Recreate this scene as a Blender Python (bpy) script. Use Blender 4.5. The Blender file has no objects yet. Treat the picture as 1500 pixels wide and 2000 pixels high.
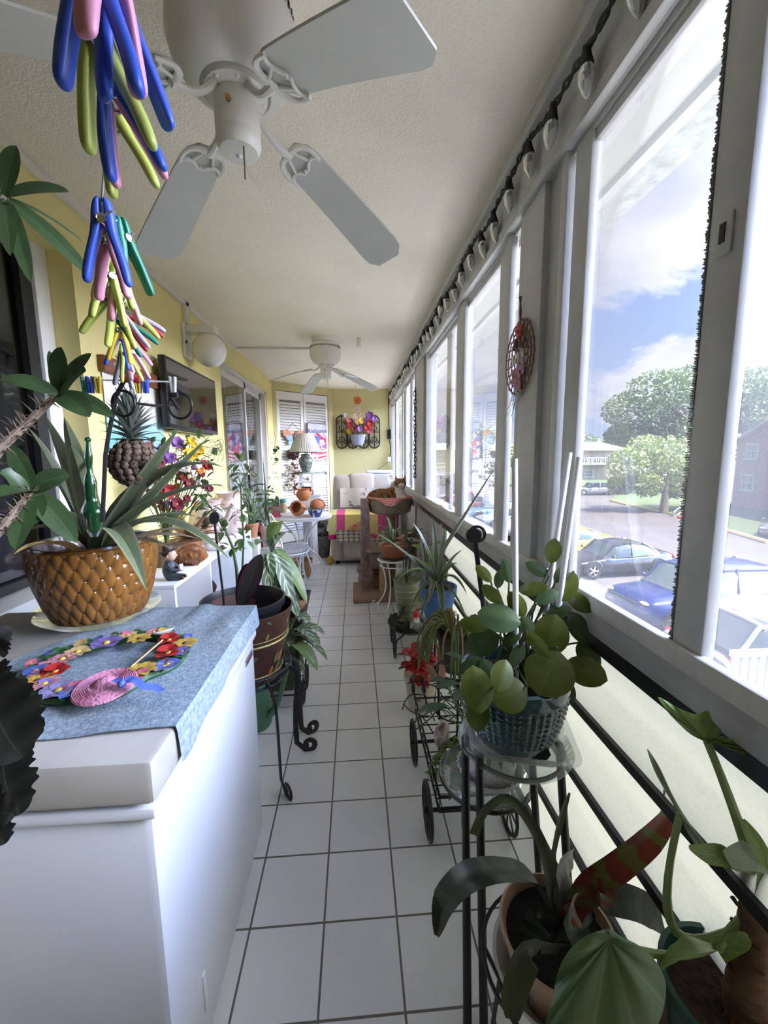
import bpy, bmesh, math, random
from mathutils import Vector as V, Matrix, noise
rnd = random.Random(11)
SC = bpy.context.scene
COL = SC.collection
PI = math.pi
R = math.radians
Z = V((0, 0, 1))
# ---------------------------------------------------------------- camera
F = 802.5
EYE = V((0, 0, 1.36))
YAW, PITCH, ROLL = .06897, -.13734, -.00811
_f = V((math.sin(YAW) * math.cos(PITCH), math.cos(YAW) * math.cos(PITCH), math.sin(PITCH)))
_r0 = V((math.cos(YAW), -math.sin(YAW), 0))
_u0 = _r0.cross(_f)
_r = _r0 * math.cos(ROLL) + _u0 * math.sin(ROLL)
_u = _u0 * math.cos(ROLL) - _r0 * math.sin(ROLL)
cd = bpy.data.cameras.new('camera')
cam = bpy.data.objects.new('camera', cd)
COL.objects.link(cam)
M = Matrix((_r, _u, -_f)).transposed().to_4x4()
M.translation = EYE
cam.matrix_world = M
cd.sensor_fit = 'VERTICAL'
cd.sensor_height = 24
cd.lens = 24 * F / 2000
cd.clip_start = .02
cd.clip_end = 400
SC.camera = cam


def ray(px, py):
    return _f + _r * ((px - 750) / F) - _u * ((py - 1000) / F)


def at(px, py, x=None, y=None, z=None):
    d = ray(px, py)
    t = x / d.x if x is not None else y / d.y if y is not None else (z - EYE.z) / d.z
    return EYE + d * t


# ---------------------------------------------------------------- materials
MATS = {}


def mat(name, col, rough=.55, metal=0, var=0, vs=8, bump=0, bs=60, trans=0, spec=.5, ior=1.45, col2=None, mix=.5, sharp=0, coat=0, emit=0, alpha=1, subsurf=0, detail=4, stretch=None):
    """Plain surface: a base colour, with optional noise variation towards col2 and a noise bump."""
    if name in MATS:
        return MATS[name]
    m = bpy.data.materials.new(name)
    m.use_nodes = True
    nt = m.node_tree
    b = nt.nodes['Principled BSDF']
    b.inputs['Roughness'].default_value = rough
    b.inputs['Metallic'].default_value = metal
    b.inputs['Specular IOR Level'].default_value = spec
    b.inputs['IOR'].default_value = ior
    b.inputs['Transmission Weight'].default_value = trans
    b.inputs['Coat Weight'].default_value = coat
    b.inputs['Alpha'].default_value = alpha
    c = tuple(col) + (1,)
    b.inputs['Base Color'].default_value = c
    if emit:
        b.inputs['Emission Color'].default_value = c
        b.inputs['Emission Strength'].default_value = emit
    tc = nt.nodes.new('ShaderNodeTexCoord')
    src = tc.outputs['Object']
    if stretch:
        mp = nt.nodes.new('ShaderNodeMapping')
        mp.inputs['Scale'].default_value = stretch
        nt.links.new(src, mp.inputs['Vector'])
        src = mp.outputs['Vector']
    if var or col2:
        n = nt.nodes.new('ShaderNodeTexNoise')
        n.inputs['Scale'].default_value = vs
        n.inputs['Detail'].default_value = detail
        nt.links.new(src, n.inputs['Vector'])
        r = nt.nodes.new('ShaderNodeValToRGB')
        lo, hi = (.5 - .22 * (1 - sharp) + (mix - .5) * .3, .5 + .22 * (1 - sharp) + (mix - .5) * .3)
        r.color_ramp.elements[0].position = max(0, lo)
        r.color_ramp.elements[1].position = min(1, hi + .002)
        if col2:
            r.color_ramp.elements[0].color = c
            r.color_ramp.elements[1].color = tuple(col2) + (1,)
        else:
            r.color_ramp.elements[0].color = tuple(max(0, x * (1 - var)) for x in col) + (1,)
            r.color_ramp.elements[1].color = tuple(min(1, x * (1 + var)) for x in col) + (1,)
        nt.links.new(n.outputs['Fac'], r.inputs['Fac'])
        nt.links.new(r.outputs['Color'], b.inputs['Base Color'])
    if bump:
        n2 = nt.nodes.new('ShaderNodeTexNoise')
        n2.inputs['Scale'].default_value = bs
        n2.inputs['Detail'].default_value = 3
        nt.links.new(src, n2.inputs['Vector'])
        bp = nt.nodes.new('ShaderNodeBump')
        bp.inputs['Strength'].default_value = bump
        bp.inputs['Distance'].default_value = .01
        nt.links.new(n2.outputs['Fac'], bp.inputs['Height'])
        nt.links.new(bp.outputs['Normal'], b.inputs['Normal'])
    MATS[name] = m
    return m


def leafmat(name, col, vein, edge=None, mode='mid', rough=.42, stripes=7, w=.06, blotch=None):
    """Leaf colour by the leaf's own UV: midrib, side veins, pale margin or cross bands, two sided and slightly translucent."""
    if name in MATS:
        return MATS[name]
    m = bpy.data.materials.new(name)
    m.use_nodes = True
    nt = m.node_tree
    L = nt.links
    b = nt.nodes['Principled BSDF']
    b.inputs['Roughness'].default_value = rough
    tc = nt.nodes.new('ShaderNodeTexCoord')
    sp = nt.nodes.new('ShaderNodeSeparateXYZ')
    L.new(tc.outputs['UV'], sp.inputs[0])

    def mth(op, a, c=None, d=None):
        n = nt.nodes.new('ShaderNodeMath')
        n.operation = op
        for k, s in enumerate((a, c, d)):
            if s is None:
                continue
            if isinstance(s, (int, float)):
                n.inputs[k].default_value = s
            else:
                L.new(s, n.inputs[k])
        return n.outputs[0]
    u = mth('ABSOLUTE', mth('SUBTRACT', sp.outputs[0], .5))
    nz = nt.nodes.new('ShaderNodeTexNoise')
    nz.inputs['Scale'].default_value = 30
    L.new(tc.outputs['Object'], nz.inputs['Vector'])
    fac = mth('LESS_THAN', u, w)
    if mode == 'vein':
        s = mth('SINE', mth('MULTIPLY', mth('SUBTRACT', sp.outputs[1], mth('MULTIPLY', u, .45)), stripes * 2 * PI))
        s = mth('ADD', s, mth('MULTIPLY', mth('SUBTRACT', nz.outputs['Fac'], .5), 1.6))
        fac = mth('MAXIMUM', fac, mth('GREATER_THAN', s, .45))
    elif mode == 'thin':
        s = mth('SINE', mth('MULTIPLY', mth('SUBTRACT', sp.outputs[1], mth('MULTIPLY', u, .6)), stripes * 2 * PI))
        fac = mth('MAXIMUM', fac, mth('GREATER_THAN', s, .965))
    elif mode == 'long':
        s = mth('SINE', mth('MULTIPLY', u, stripes * 2 * PI))
        fac = mth('GREATER_THAN', s, .6)
    elif mode == 'band':
        s = mth('SINE', mth('ADD', mth('MULTIPLY', sp.outputs[1], stripes * 2 * PI), mth('MULTIPLY', nz.outputs['Fac'], 5)))
        fac = mth('GREATER_THAN', s, .35)
    elif mode == 'plain':
        fac = mth('MULTIPLY', fac, 0)
    mx = nt.nodes.new('ShaderNodeMix')
    mx.data_type = 'RGBA'
    L.new(fac, mx.inputs[0])
    var = nt.nodes.new('ShaderNodeMix')
    var.data_type = 'RGBA'
    L.new(nz.outputs['Fac'], var.inputs[0])
    var.inputs[6].default_value = tuple(x * .75 for x in col) + (1,)
    var.inputs[7].default_value = tuple(min(1, x * 1.25) for x in (blotch or col)) + (1,)
    L.new(var.outputs[2], mx.inputs[6])
    mx.inputs[7].default_value = tuple(vein) + (1,)
    out = mx.outputs[2]
    if edge:
        m2 = nt.nodes.new('ShaderNodeMix')
        m2.data_type = 'RGBA'
        L.new(mth('GREATER_THAN', u, .39), m2.inputs[0])
        L.new(out, m2.inputs[6])
        m2.inputs[7].default_value = tuple(edge) + (1,)
        out = m2.outputs[2]
    L.new(out, b.inputs['Base Color'])
    tr = nt.nodes.new('ShaderNodeBsdfTranslucent')
    L.new(out, tr.inputs['Color'])
    ms = nt.nodes.new('ShaderNodeMixShader')
    ms.inputs[0].default_value = .22
    L.new(b.outputs[0], ms.inputs[1])
    L.new(tr.outputs[0], ms.inputs[2])
    L.new(ms.outputs[0], nt.nodes['Material Output'].inputs['Surface'])
    MATS[name] = m
    return m


def glassmat(name, tint=(.95, .97, .97), refl=.05, rough=.02, haze=0, hazecol=(.8, .8, .8), fres=True):
    """Thin pane: clear passage with a fresnel reflection and, for a screen or dirt, a share of diffuse haze."""
    if name in MATS:
        return MATS[name]
    m = bpy.data.materials.new(name)
    m.use_nodes = True
    nt = m.node_tree
    L = nt.links
    nt.nodes.remove(nt.nodes['Principled BSDF'])
    t = nt.nodes.new('ShaderNodeBsdfTransparent')
    t.inputs['Color'].default_value = tuple(tint) + (1,)
    g = nt.nodes.new('ShaderNodeBsdfGlossy')
    g.inputs['Roughness'].default_value = rough
    g.inputs['Color'].default_value = (1, 1, 1, 1)
    ms = nt.nodes.new('ShaderNodeMixShader')
    if fres:
        fr = nt.nodes.new('ShaderNodeLayerWeight')
        fr.inputs['Blend'].default_value = .12
        mu = nt.nodes.new('ShaderNodeMath')
        mu.operation = 'MULTIPLY_ADD'
        mu.inputs[1].default_value = .5
        mu.inputs[2].default_value = refl
        L.new(fr.outputs['Fresnel'], mu.inputs[0])
        L.new(mu.outputs[0], ms.inputs[0])
    else:
        ms.inputs[0].default_value = refl
    L.new(t.outputs[0], ms.inputs[1])
    L.new(g.outputs[0], ms.inputs[2])
    out = ms.outputs[0]
    if haze:
        d = nt.nodes.new('ShaderNodeBsdfTranslucent')
        d.inputs['Color'].default_value = tuple(hazecol) + (1,)
        m2 = nt.nodes.new('ShaderNodeMixShader')
        m2.inputs[0].default_value = haze
        L.new(out, m2.inputs[1])
        L.new(d.outputs[0], m2.inputs[2])
        out = m2.outputs[0]
    L.new(out, nt.nodes['Material Output'].inputs['Surface'])
    MATS[name] = m
    return m


# ---------------------------------------------------------------- mesh building
def basis(d, up=Z):
    d = V(d).normalized()
    s = d.cross(up)
    if s.length < 1e-4:
        s = d.cross(V((0, 1, 0)))
    s.normalize()
    return s, s.cross(d).normalized()


class MB:
    def __init__(self):
        self.bm = bmesh.new()
        self.uv = self.bm.loops.layers.uv.new('UVMap')
        self.m = 0

    def face(self, vs, uvs=None):
        try:
            f = self.bm.faces.new(vs)
        except ValueError:
            return None
        f.material_index = self.m
        f.smooth = True
        if uvs:
            for l, c in zip(f.loops, uvs):
                l[self.uv].uv = c
        return f

    def v(self, p):
        return self.bm.verts.new(p)

    def box(self, a, b, bev=0, rot=0, tilt=None):
        """Box between two corners, optionally bevelled and turned about its centre."""
        a, b = V(a), V(b)
        c = (a + b) / 2
        h = (b - a) / 2
        h = V((abs(h.x), abs(h.y), abs(h.z)))
        r = bmesh.ops.create_cube(self.bm, size=2)
        vs = r['verts']
        mt = Matrix.Translation(c)
        if rot:
            mt = mt @ Matrix.Rotation(rot, 4, 'Z')
        if tilt:
            mt = mt @ Matrix.Rotation(tilt[0], 4, tilt[1])
        mt = mt @ Matrix.Diagonal((h.x, h.y, h.z, 1))
        bmesh.ops.transform(self.bm, matrix=mt, verts=vs)
        fs = {f for v in vs for f in v.link_faces}
        for f in fs:
            f.material_index = self.m
            f.smooth = True
        if bev:
            es = list({e for v in vs for e in v.link_edges})
            rr = bmesh.ops.bevel(self.bm, geom=es, offset=min(bev, min(h) * .98), segments=2, affect='EDGES', profile=.5)
            for f in rr['faces']:
                f.material_index = self.m
                f.smooth = True
        return self

    def tube(self, pts, r, n=8, closed=False, caps=True, flat=1, up=Z):
        """Round (or flattened) bar along a path; r is one radius or one per point."""
        pts = [V(p) for p in pts]
        k = len(pts)
        rs = r if isinstance(r, (list, tuple)) else [r] * k
        rings = []
        ps = None
        for i, p in enumerate(pts):
            if closed:
                d = pts[(i + 1) % k] - pts[i - 1]
            else:
                d = pts[min(i + 1, k - 1)] - pts[max(i - 1, 0)]
            if d.length < 1e-9:
                d = V((0, 0, 1))
            d.normalize()
            if ps is None:
                s, t = basis(d, up)
            else:
                s = ps - d * ps.dot(d)
                if s.length < 1e-5:
                    s, t = basis(d, up)
                s.normalize()
                t = s.cross(d).normalized()
            ps = s
            rings.append([self.v(p + s * (rs[i] * math.cos(2 * PI * j / n)) + t * (rs[i] * flat * math.sin(2 * PI * j / n))) for j in range(n)])
        m = k if closed else k - 1
        for i in range(m):
            a, b = rings[i], rings[(i + 1) % k]
            for j in range(n):
                self.face((a[j], a[(j + 1) % n], b[(j + 1) % n], b[j]), [(j / n, i / m), ((j + 1) / n, i / m), ((j + 1) / n, (i + 1) / m), (j / n, (i + 1) / m)])
        if caps and not closed:
            self.face(list(reversed(rings[0])))
            self.face(rings[-1])
        return self

    def cyl(self, a, b, r, r2=None, n=12):
        return self.tube([a, b], [r, r if r2 is None else r2], n)

    def ring(self, c, R_, r, axis=Z, n=28, m=6, arc=(0, 2 * PI)):
        s, t = basis(axis, V((0, 1, 0)) if abs(V(axis).normalized().z) > .9 else Z)
        full = abs(arc[1] - arc[0] - 2 * PI) < 1e-4
        k = n if full else n + 1
        pts = [V(c) + s * R_ * math.cos(arc[0] + (arc[1] - arc[0]) * i / n) + t * R_ * math.sin(arc[0] + (arc[1] - arc[0]) * i / n) for i in range(k)]
        return self.tube(pts, r, m, closed=full)

    def lathe(self, prof, c=(0, 0, 0), n=28, axis=None, mod=None, sx=1, sy=1):
        """Turned solid from (radius, height) pairs; mod(angle, k) may scale a radius."""
        c = V(c)
        mt = Matrix.Translation(c)
        if axis:
            mt = mt @ V((0, 0, 1)).rotation_difference(V(axis)).to_matrix().to_4x4()
        rings = []
        for k, (r, z) in enumerate(prof):
            if r < 1e-6:
                rings.append([self.v(mt @ V((0, 0, z)))])
            else:
                ring = []
                for j in range(n):
                    a = 2 * PI * j / n
                    q = r * (mod(a, k) if mod else 1)
                    ring.append(self.v(mt @ V((q * math.cos(a) * sx, q * math.sin(a) * sy, z))))
                rings.append(ring)
        K = len(prof) - 1
        for k in range(K):
            a, b = rings[k], rings[k + 1]
            for j in range(n):
                j2 = (j + 1) % n
                uv = [(j / n, k / K), ((j + 1) / n, k / K), ((j + 1) / n, (k + 1) / K), (j / n, (k + 1) / K)]
                if len(a) == 1 and len(b) == 1:
                    continue
                if len(a) == 1:
                    self.face((a[0], b[j2], b[j]))
                elif len(b) == 1:
                    self.face((a[j], a[j2], b[0]))
                else:
                    self.face((a[j], a[j2], b[j2], b[j]), uv)
        return self

    def ball(self, c, r, n=12, m=8, axis=None, jit=0):
        r = V((r, r, r)) if isinstance(r, (int, float)) else V(r)
        mt = Matrix.Translation(V(c))
        if axis is not None:
            mt = mt @ V((0, 0, 1)).rotation_difference(V(axis)).to_matrix().to_4x4()
        rows = []
        for i in range(m + 1):
            th = PI * i / m
            row = []
            for j in range(1 if i in (0, m) else n):
                q = V((r.x * math.sin(th) * math.cos(2 * PI * j / n), r.y * math.sin(th) * math.sin(2 * PI * j / n), -r.z * math.cos(th)))
                if jit:
                    q *= 1 + jit * noise.noise(q * (2.2 / max(r)) + V(c))
                row.append(self.v(mt @ q))
            rows.append(row)
        for i in range(m):
            a, b = rows[i], rows[i + 1]
            for j in range(n):
                j2 = (j + 1) % n
                if len(a) == 1:
                    self.face((a[0], b[j2], b[j]))
                elif len(b) == 1:
                    self.face((a[j], a[j2], b[0]))
                else:
                    self.face((a[j], a[j2], b[j2], b[j]))
        return self

    def ribbon(self, sp, ws, up=Z, fold=0, nx=2, wave=0, wn=3, thick=0):
        """Leaf-like strip: half widths ws along the spine sp, folded along the middle, waved at the margin."""
        sp = [V(p) for p in sp]
        k = len(sp)
        rows = []
        for i, p in enumerate(sp):
            d = (sp[min(i + 1, k - 1)] - sp[max(i - 1, 0)])
            d = d.normalized() if d.length > 1e-9 else V((0, 0, 1))
            s, t = basis(d, up)
            row = []
            for j in range(-nx, nx + 1):
                q = j / nx
                row.append(self.v(p + s * (ws[i] * q) + t * (ws[i] * (fold * abs(q) + wave * abs(q) * math.sin(i * wn + (1.7 if j > 0 else 0))))))
            rows.append(row)
        W = 2 * nx
        for i in range(k - 1):
            for j in range(W):
                self.face((rows[i][j], rows[i][j + 1], rows[i + 1][j + 1], rows[i + 1][j]),
                          [(j / W, i / (k - 1)), ((j + 1) / W, i / (k - 1)), ((j + 1) / W, (i + 1) / (k - 1)), (j / W, (i + 1) / (k - 1))])
        return self

    def leaf(self, p, d, L, w, droop=.4, shape='lance', up=Z, fold=.25, n=8, nx=2, wave=0, petiole=0):
        p = V(p)
        d = V(d).normalized()
        sp, ws = [], []
        for i in range(n + 1):
            t = i / n
            sp.append(p.copy())
            if shape == 'lance':
                q = (math.sin(PI * min(1, t * .92 + .08)) ** .8) if t < 1 else 0
            elif shape == 'oval':
                q = math.sin(PI * t) ** .6
            elif shape == 'round':
                q = math.sqrt(max(0, 1 - (2 * t - 1) ** 2))
            elif shape == 'strap':
                q = min(1, .75 + t) * (1 - t ** 4) ** .8
            elif shape == 'heart':
                q = (1 - t) ** .6 * min(1, .62 + 2.2 * t) if t < 1 else 0
            elif shape == 'paddle':
                q = (.25 + .75 * math.sin(PI * .5 * min(1, t * 1.35)) ** 1.5) * (1 - t ** 6) ** .5
            else:
                q = (1 - t) ** .8
            ws.append(max(w * q, w * .02))
            p = p + d * (L / n)
            d = (d + V((0, 0, -1)) * (droop / n)).normalized()
        return self.ribbon(sp, ws, up, fold, nx, wave)

    def prism(self, pts, mt, h):
        """Extruded outline: 2-D points placed by mt, h thick along its local z."""
        a = [self.v(mt @ V((x, y, 0))) for x, y in pts]
        b = [self.v(mt @ V((x, y, h))) for x, y in pts]
        n = len(pts)
        self.face(list(reversed(a)))
        self.face(b)
        for i in range(n):
            self.face((a[i], a[(i + 1) % n], b[(i + 1) % n], b[i]))
        return self

    def quad(self, a, b, c, d):
        self.face([self.v(p) for p in (a, b, c, d)], [(0, 0), (1, 0), (1, 1), (0, 1)])
        return self

    def grid(self, fn, nu, nv, closed_u=False):
        rows = [[self.v(fn(i / nu, j / nv)) for i in range(nu if closed_u else nu + 1)] for j in range(nv + 1)]
        for j in range(nv):
            for i in range(nu):
                i2 = (i + 1) % nu if closed_u else i + 1
                self.face((rows[j][i], rows[j][i2], rows[j + 1][i2], rows[j + 1][i]), [(i / nu, j / nv), ((i + 1) / nu, j / nv), ((i + 1) / nu, (j + 1) / nv), (i / nu, (j + 1) / nv)])
        return self

    def obj(self, name, mats, parent=None, angle=40, recalc=False):
        """Link everything gathered so far as ONE mesh object (world coordinates in, parent's origin taken off)."""
        if parent is not None:
            root = parent
            while root.parent:
                root = root.parent
            if root.location.length:
                bmesh.ops.translate(self.bm, vec=-root.location, verts=self.bm.verts)
        if recalc:
            bmesh.ops.recalc_face_normals(self.bm, faces=self.bm.faces)
        me = bpy.data.meshes.new(name)
        self.bm.to_mesh(me)
        self.bm.free()
        try:
            me.set_sharp_from_angle(angle=R(angle))
        except Exception:
            pass
        for m in (mats if isinstance(mats, (list, tuple)) else [mats]):
            me.materials.append(m)
        o = bpy.data.objects.new(name, me)
        COL.objects.link(o)
        if parent is not None:
            o.parent = parent
        return o


def tag(o, label=None, cat=None, group=None, kind=None):
    if label:
        o['label'] = label
    if cat:
        o['category'] = cat
    if group:
        o['group'] = group
    if kind:
        o['kind'] = kind
    return o


def thing(name, label, cat, loc=(0, 0, 0), group=None):
    o = bpy.data.objects.new(name, None)
    COL.objects.link(o)
    o.location = V(loc)
    o.empty_display_size = .05
    return tag(o, label, cat, group)


def dup(root, loc, rot=None, label=None, group=None, scale=None):
    """A copy of a thing with copies of its parts and sub-parts."""
    r = root.copy()
    COL.objects.link(r)
    r.location = V(loc)
    if rot is not None:
        r.rotation_euler = rot
    if scale:
        r.scale = (scale,) * 3
    if label:
        r['label'] = label
    if group:
        r['group'] = group
    for ch in list(root.children):
        c = ch.copy()
        COL.objects.link(c)
        c.parent = r
        for g in list(ch.children):
            d = g.copy()
            COL.objects.link(d)
            d.parent = c
    return r


def struct(name, mb, m, parent=None, **k):
    o = mb.obj(name, m, parent, **k)
    if parent is None:
        o['kind'] = 'structure'
    return o


def lab(o, s):
    o['label'] = s
    return o


def text(name, body, size, mt, m, parent=None, ext=.0008, align='CENTER'):
    c = bpy.data.curves.new(name, 'FONT')
    c.body = body
    c.size = size
    c.extrude = ext
    c.align_x = align
    c.align_y = 'CENTER'
    c.resolution_u = 3
    o = bpy.data.objects.new(name, c)
    COL.objects.link(o)
    bpy.context.view_layer.update()
    me = bpy.data.meshes.new_from_object(o.evaluated_get(bpy.context.evaluated_depsgraph_get()))
    bpy.data.objects.remove(o)
    me.name = name
    o = bpy.data.objects.new(name, me)
    o.matrix_world = mt
    COL.objects.link(o)
    o.data.materials.append(m)
    if parent is not None:
        root = parent
        while root.parent:
            root = root.parent
        o.parent = parent
        o.matrix_basis = Matrix.Translation(-root.location) @ mt
    return o


def facing(c, n, up=Z):
    """Matrix whose local z looks along n, local y is up: for flat work on a wall."""
    n = V(n).normalized()
    x = V(up).cross(n).normalized()
    y = n.cross(x)
    mt = Matrix((x, y, n)).transposed().to_4x4()
    mt.translation = V(c)
    return mt


def spiral(c, ax, ay, r0, r1, a0, a1, n=18):
    return [V(c) + V(ax) * ((r0 + (r1 - r0) * i / n) * math.cos(a0 + (a1 - a0) * i / n)) + V(ay) * ((r0 + (r1 - r0) * i / n) * math.sin(a0 + (a1 - a0) * i / n)) for i in range(n + 1)]


def bez(p0, p1, p2, p3, n=10):
    p0, p1, p2, p3 = map(V, (p0, p1, p2, p3))
    return [p0 * (1 - t) ** 3 + p1 * 3 * t * (1 - t) ** 2 + p2 * 3 * t * t * (1 - t) + p3 * t ** 3 for t in [i / n for i in range(n + 1)]]
# ================================================================ palette
WHITE = mat('white_paint', (.80, .80, .78), .45, var=.04)
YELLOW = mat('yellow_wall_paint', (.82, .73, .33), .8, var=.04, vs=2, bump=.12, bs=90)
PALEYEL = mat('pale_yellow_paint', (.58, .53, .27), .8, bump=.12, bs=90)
CEILM = mat('ceiling_stucco', (.88, .83, .71), .9, var=.03, vs=3, bump=.55, bs=130)
ALU = mat('worn_white_aluminium', (.46, .46, .445), .42, var=.08, vs=14, bump=.05, bs=40)
ALUD = mat('grey_aluminium', (.34, .34, .33), .45, var=.1, vs=10)
ALUT = mat('tan_sill_aluminium', (.50, .49, .45), .5, var=.12, vs=16, bump=.05)
BLACK = mat('black_painted_iron', (.012, .012, .013), .4)
BLACKP = mat('black_plastic', (.015, .015, .017), .35)
CHROME = mat('bright_metal', (.75, .75, .76), .22, metal=1)
RUBBER = mat('rubber', (.02, .02, .02), .8)
SOIL = mat('potting_soil', (.035, .022, .014), .95, var=.5, vs=60, bump=.8, bs=90)
WIREW = mat('white_painted_iron', (.82, .82, .80), .4)

# ================================================================ room shell
CEIL = 2.45
fl = MB().box((-1.4, -1.6, -.12), (.66, 7.1, 0))
mt_ = bpy.data.materials.new('floor_tiles')
mt_.use_nodes = True
nt = mt_.node_tree
b = nt.nodes['Principled BSDF']
tc = nt.nodes.new('ShaderNodeTexCoord')
mp = nt.nodes.new('ShaderNodeMapping')
T = .214
mp.inputs['Location'].default_value = (.532 * T + 20 * T, -(8.870 * T) + 20 * T, 0)
nt.links.new(tc.outputs['Object'], mp.inputs['Vector'])
bk = nt.nodes.new('ShaderNodeTexBrick')
bk.offset = 0
bk.inputs['Scale'].default_value = 1
bk.inputs['Brick Width'].default_value = T
bk.inputs['Row Height'].default_value = T
bk.inputs['Mortar Size'].default_value = .0032
bk.inputs['Mortar Smooth'].default_value = .1
bk.inputs['Bias'].default_value = 0
bk.inputs['Color1'].default_value = (.74, .745, .77, 1)
bk.inputs['Color2'].default_value = (.78, .785, .81, 1)
bk.inputs['Mortar'].default_value = (.13, .12, .115, 1)
nt.links.new(mp.outputs['Vector'], bk.inputs['Vector'])
nz = nt.nodes.new('ShaderNodeTexNoise')
nz.inputs['Scale'].default_value = 3
nz.inputs['Detail'].default_value = 5
nt.links.new(tc.outputs['Object'], nz.inputs['Vector'])
mx = nt.nodes.new('ShaderNodeMix')
mx.data_type = 'RGBA'
mx.blend_type = 'MULTIPLY'
mx.inputs[0].default_value = .18
nt.links.new(bk.outputs['Color'], mx.inputs[6])
nt.links.new(nz.outputs['Fac'], mx.inputs[7])
nt.links.new(mx.outputs[2], b.inputs['Base Color'])
b.inputs['Roughness'].default_value = .3
bp = nt.nodes.new('ShaderNodeBump')
bp.inputs['Strength'].default_value = .35
bp.inputs['Distance'].default_value = .003
bp.invert = True
nt.links.new(bk.outputs['Fac'], bp.inputs['Height'])
nt.links.new(bp.outputs['Normal'], b.inputs['Normal'])
struct('floor', fl, mt_)
struct('wall_front', MB().box((-1.4, -1.75, 0), (.75, -1.6, CEIL)), YELLOW)
struct('ceiling', MB().box((-1.4, -1.6, CEIL), (.70, 7.2, CEIL + .12)), CEILM)

# left wall: solid from the first opening to the sliding door, above both, and on to the corner
lw = MB()
lw.box((-1.36, 1.985, 0), (-1.2, 3.95, CEIL))
lw.box((-1.36, 3.95, 2.235), (-1.2, 5.92, CEIL))
lw.box((-1.36, 5.92, 0), (-1.2, 6.36, CEIL))
lw.box((-1.36, -1.6, 2.24), (-1.2, 1.985, CEIL))
lw.box((-1.36, -1.6, 0), (-1.2, 1.985, .80))
struct('wall_left', lw, YELLOW)
struct('trim_sill', MB().box((-1.36, -1.6, .80), (-1.19, 1.985, .845), .008), WHITE)
# the angled wall that carries the louvred doors, and the end wall
P0, P1 = V((-1.2, 6.30, 0)), V((-.37, 7.0, 0))
dw = (P1 - P0).normalized()
dn = V((dw.y, -dw.x, 0))          # towards the room
wd = MB()
LW = (P1 - P0).length


def dpt(s, z, out=0):
    return P0 + dw * s + dn * out + Z * z


def slab(mb, p, q, z0, z1, th):
    n = V(((q - p).y, -(q - p).x, 0)).normalized()
    vs = [p + Z * z0, q + Z * z0, q - n * th + Z * z0, p - n * th + Z * z0]
    a = [mb.v(k) for k in vs]
    c = [mb.v(k + Z * (z1 - z0)) for k in vs]
    mb.face((a[3], a[2], a[1], a[0]))
    mb.face(c)
    for i in range(4):
        mb.face((a[i], a[(i + 1) % 4], c[(i + 1) % 4], c[i]))


DS0, DS1, DTOP = .07, LW - .07, 2.33
slab(wd, dpt(-.1, 0), dpt(DS0, 0), 0, CEIL, .12)
slab(wd, dpt(DS1, 0), dpt(LW + .02, 0), 0, CEIL, .12)
slab(wd, dpt(DS0, 0), dpt(DS1, 0), DTOP, CEIL, .12)
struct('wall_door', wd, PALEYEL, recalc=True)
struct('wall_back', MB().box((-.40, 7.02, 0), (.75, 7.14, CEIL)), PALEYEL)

# louvred folding doors
LOUV = mat('louvre_door_white', (.83, .82, .80), .5)
for k in range(2):
    s0 = DS0 + .006 + k * (DS1 - DS0) / 2
    s1 = s0 + (DS1 - DS0) / 2 - .012
    d = thing('door_%d' % (k + 1), None, None, dpt((s0 + s1) / 2, 0))
    d['kind'] = 'structure'
    fr = MB()
    for a, c_, z0, z1 in ((s0, s0 + .045, .02, DTOP - .01), (s1 - .045, s1, .02, DTOP - .01), (s0 + .045, s1 - .045, .02, .16), (s0 + .045, s1 - .045, DTOP - .13, DTOP - .01), (s0 + .045, s1 - .045, 1.10, 1.19)):
        slab(fr, dpt(a, 0, -.01), dpt(c_, 0, -.01), z0, z1, .03)
    fr.obj('door_frame', LOUV, d, recalc=True)
    lv = MB()
    z = .19
    while z < DTOP - .15:
        if not 1.07 < z < 1.19:
            p, q = dpt(s0 + .045, z, -.034), dpt(s1 - .045, z, -.034)
            p2, q2 = dpt(s0 + .045, z - .032, -.010), dpt(s1 - .045, z - .032, -.010)
            t_ = Z * .005
            vs = [lv.v(x) for x in (p, q, q2, p2)] + [lv.v(x - t_) for x in (p, q, q2, p2)]
            lv.face(vs[:4])
            lv.face(list(reversed(vs[4:])))
            for i in range(4):
                lv.face((vs[i], vs[4 + i], vs[4 + (i + 1) % 4], vs[(i + 1) % 4]))
        z += .043
    lv.obj('louvre', LOUV, d, recalc=True)
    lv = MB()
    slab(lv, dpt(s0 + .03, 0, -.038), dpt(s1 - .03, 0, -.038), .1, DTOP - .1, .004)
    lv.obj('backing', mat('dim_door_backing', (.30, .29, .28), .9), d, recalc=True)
    MB().ball(dpt(s1 - .03 if k == 0 else s0 + .03, 1.02, .0), .014).obj('door_knob', CHROME, d)

# ---- near left window: white jamb, black frame, dark glass with a curtain behind
DGLASS = mat('dark_reflecting_glass', (.02, .022, .025), .06, spec=.6)
w1 = thing('window_1', None, None, (-1.3, 1.2, .845))
w1['kind'] = 'structure'
m = MB()
m.box((-1.36, 1.90, .845), (-1.30, 1.984, 2.24), .004)
m.box((-1.36, -1.6, 2.18), (-1.30, 1.90, 2.24), .004)
m.obj('window_frame', WHITE, w1)
m = MB()
m.box((-1.355, 1.84, .85), (-1.315, 1.90, 2.18))
m.box((-1.355, -1.6, .85), (-1.315, 1.84, .885))
m.box((-1.355, .95, .885), (-1.325, 1.0, 2.18))
m.obj('sash', mat('black_window_sash', (.02, .02, .02), .4), w1)
MB().box((-1.345, -1.6, .885), (-1.340, 1.84, 2.18)).obj('pane', glassmat('window_glass_dark', (.55, .57, .6), .06, .03), w1)
cu = MB()
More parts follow.
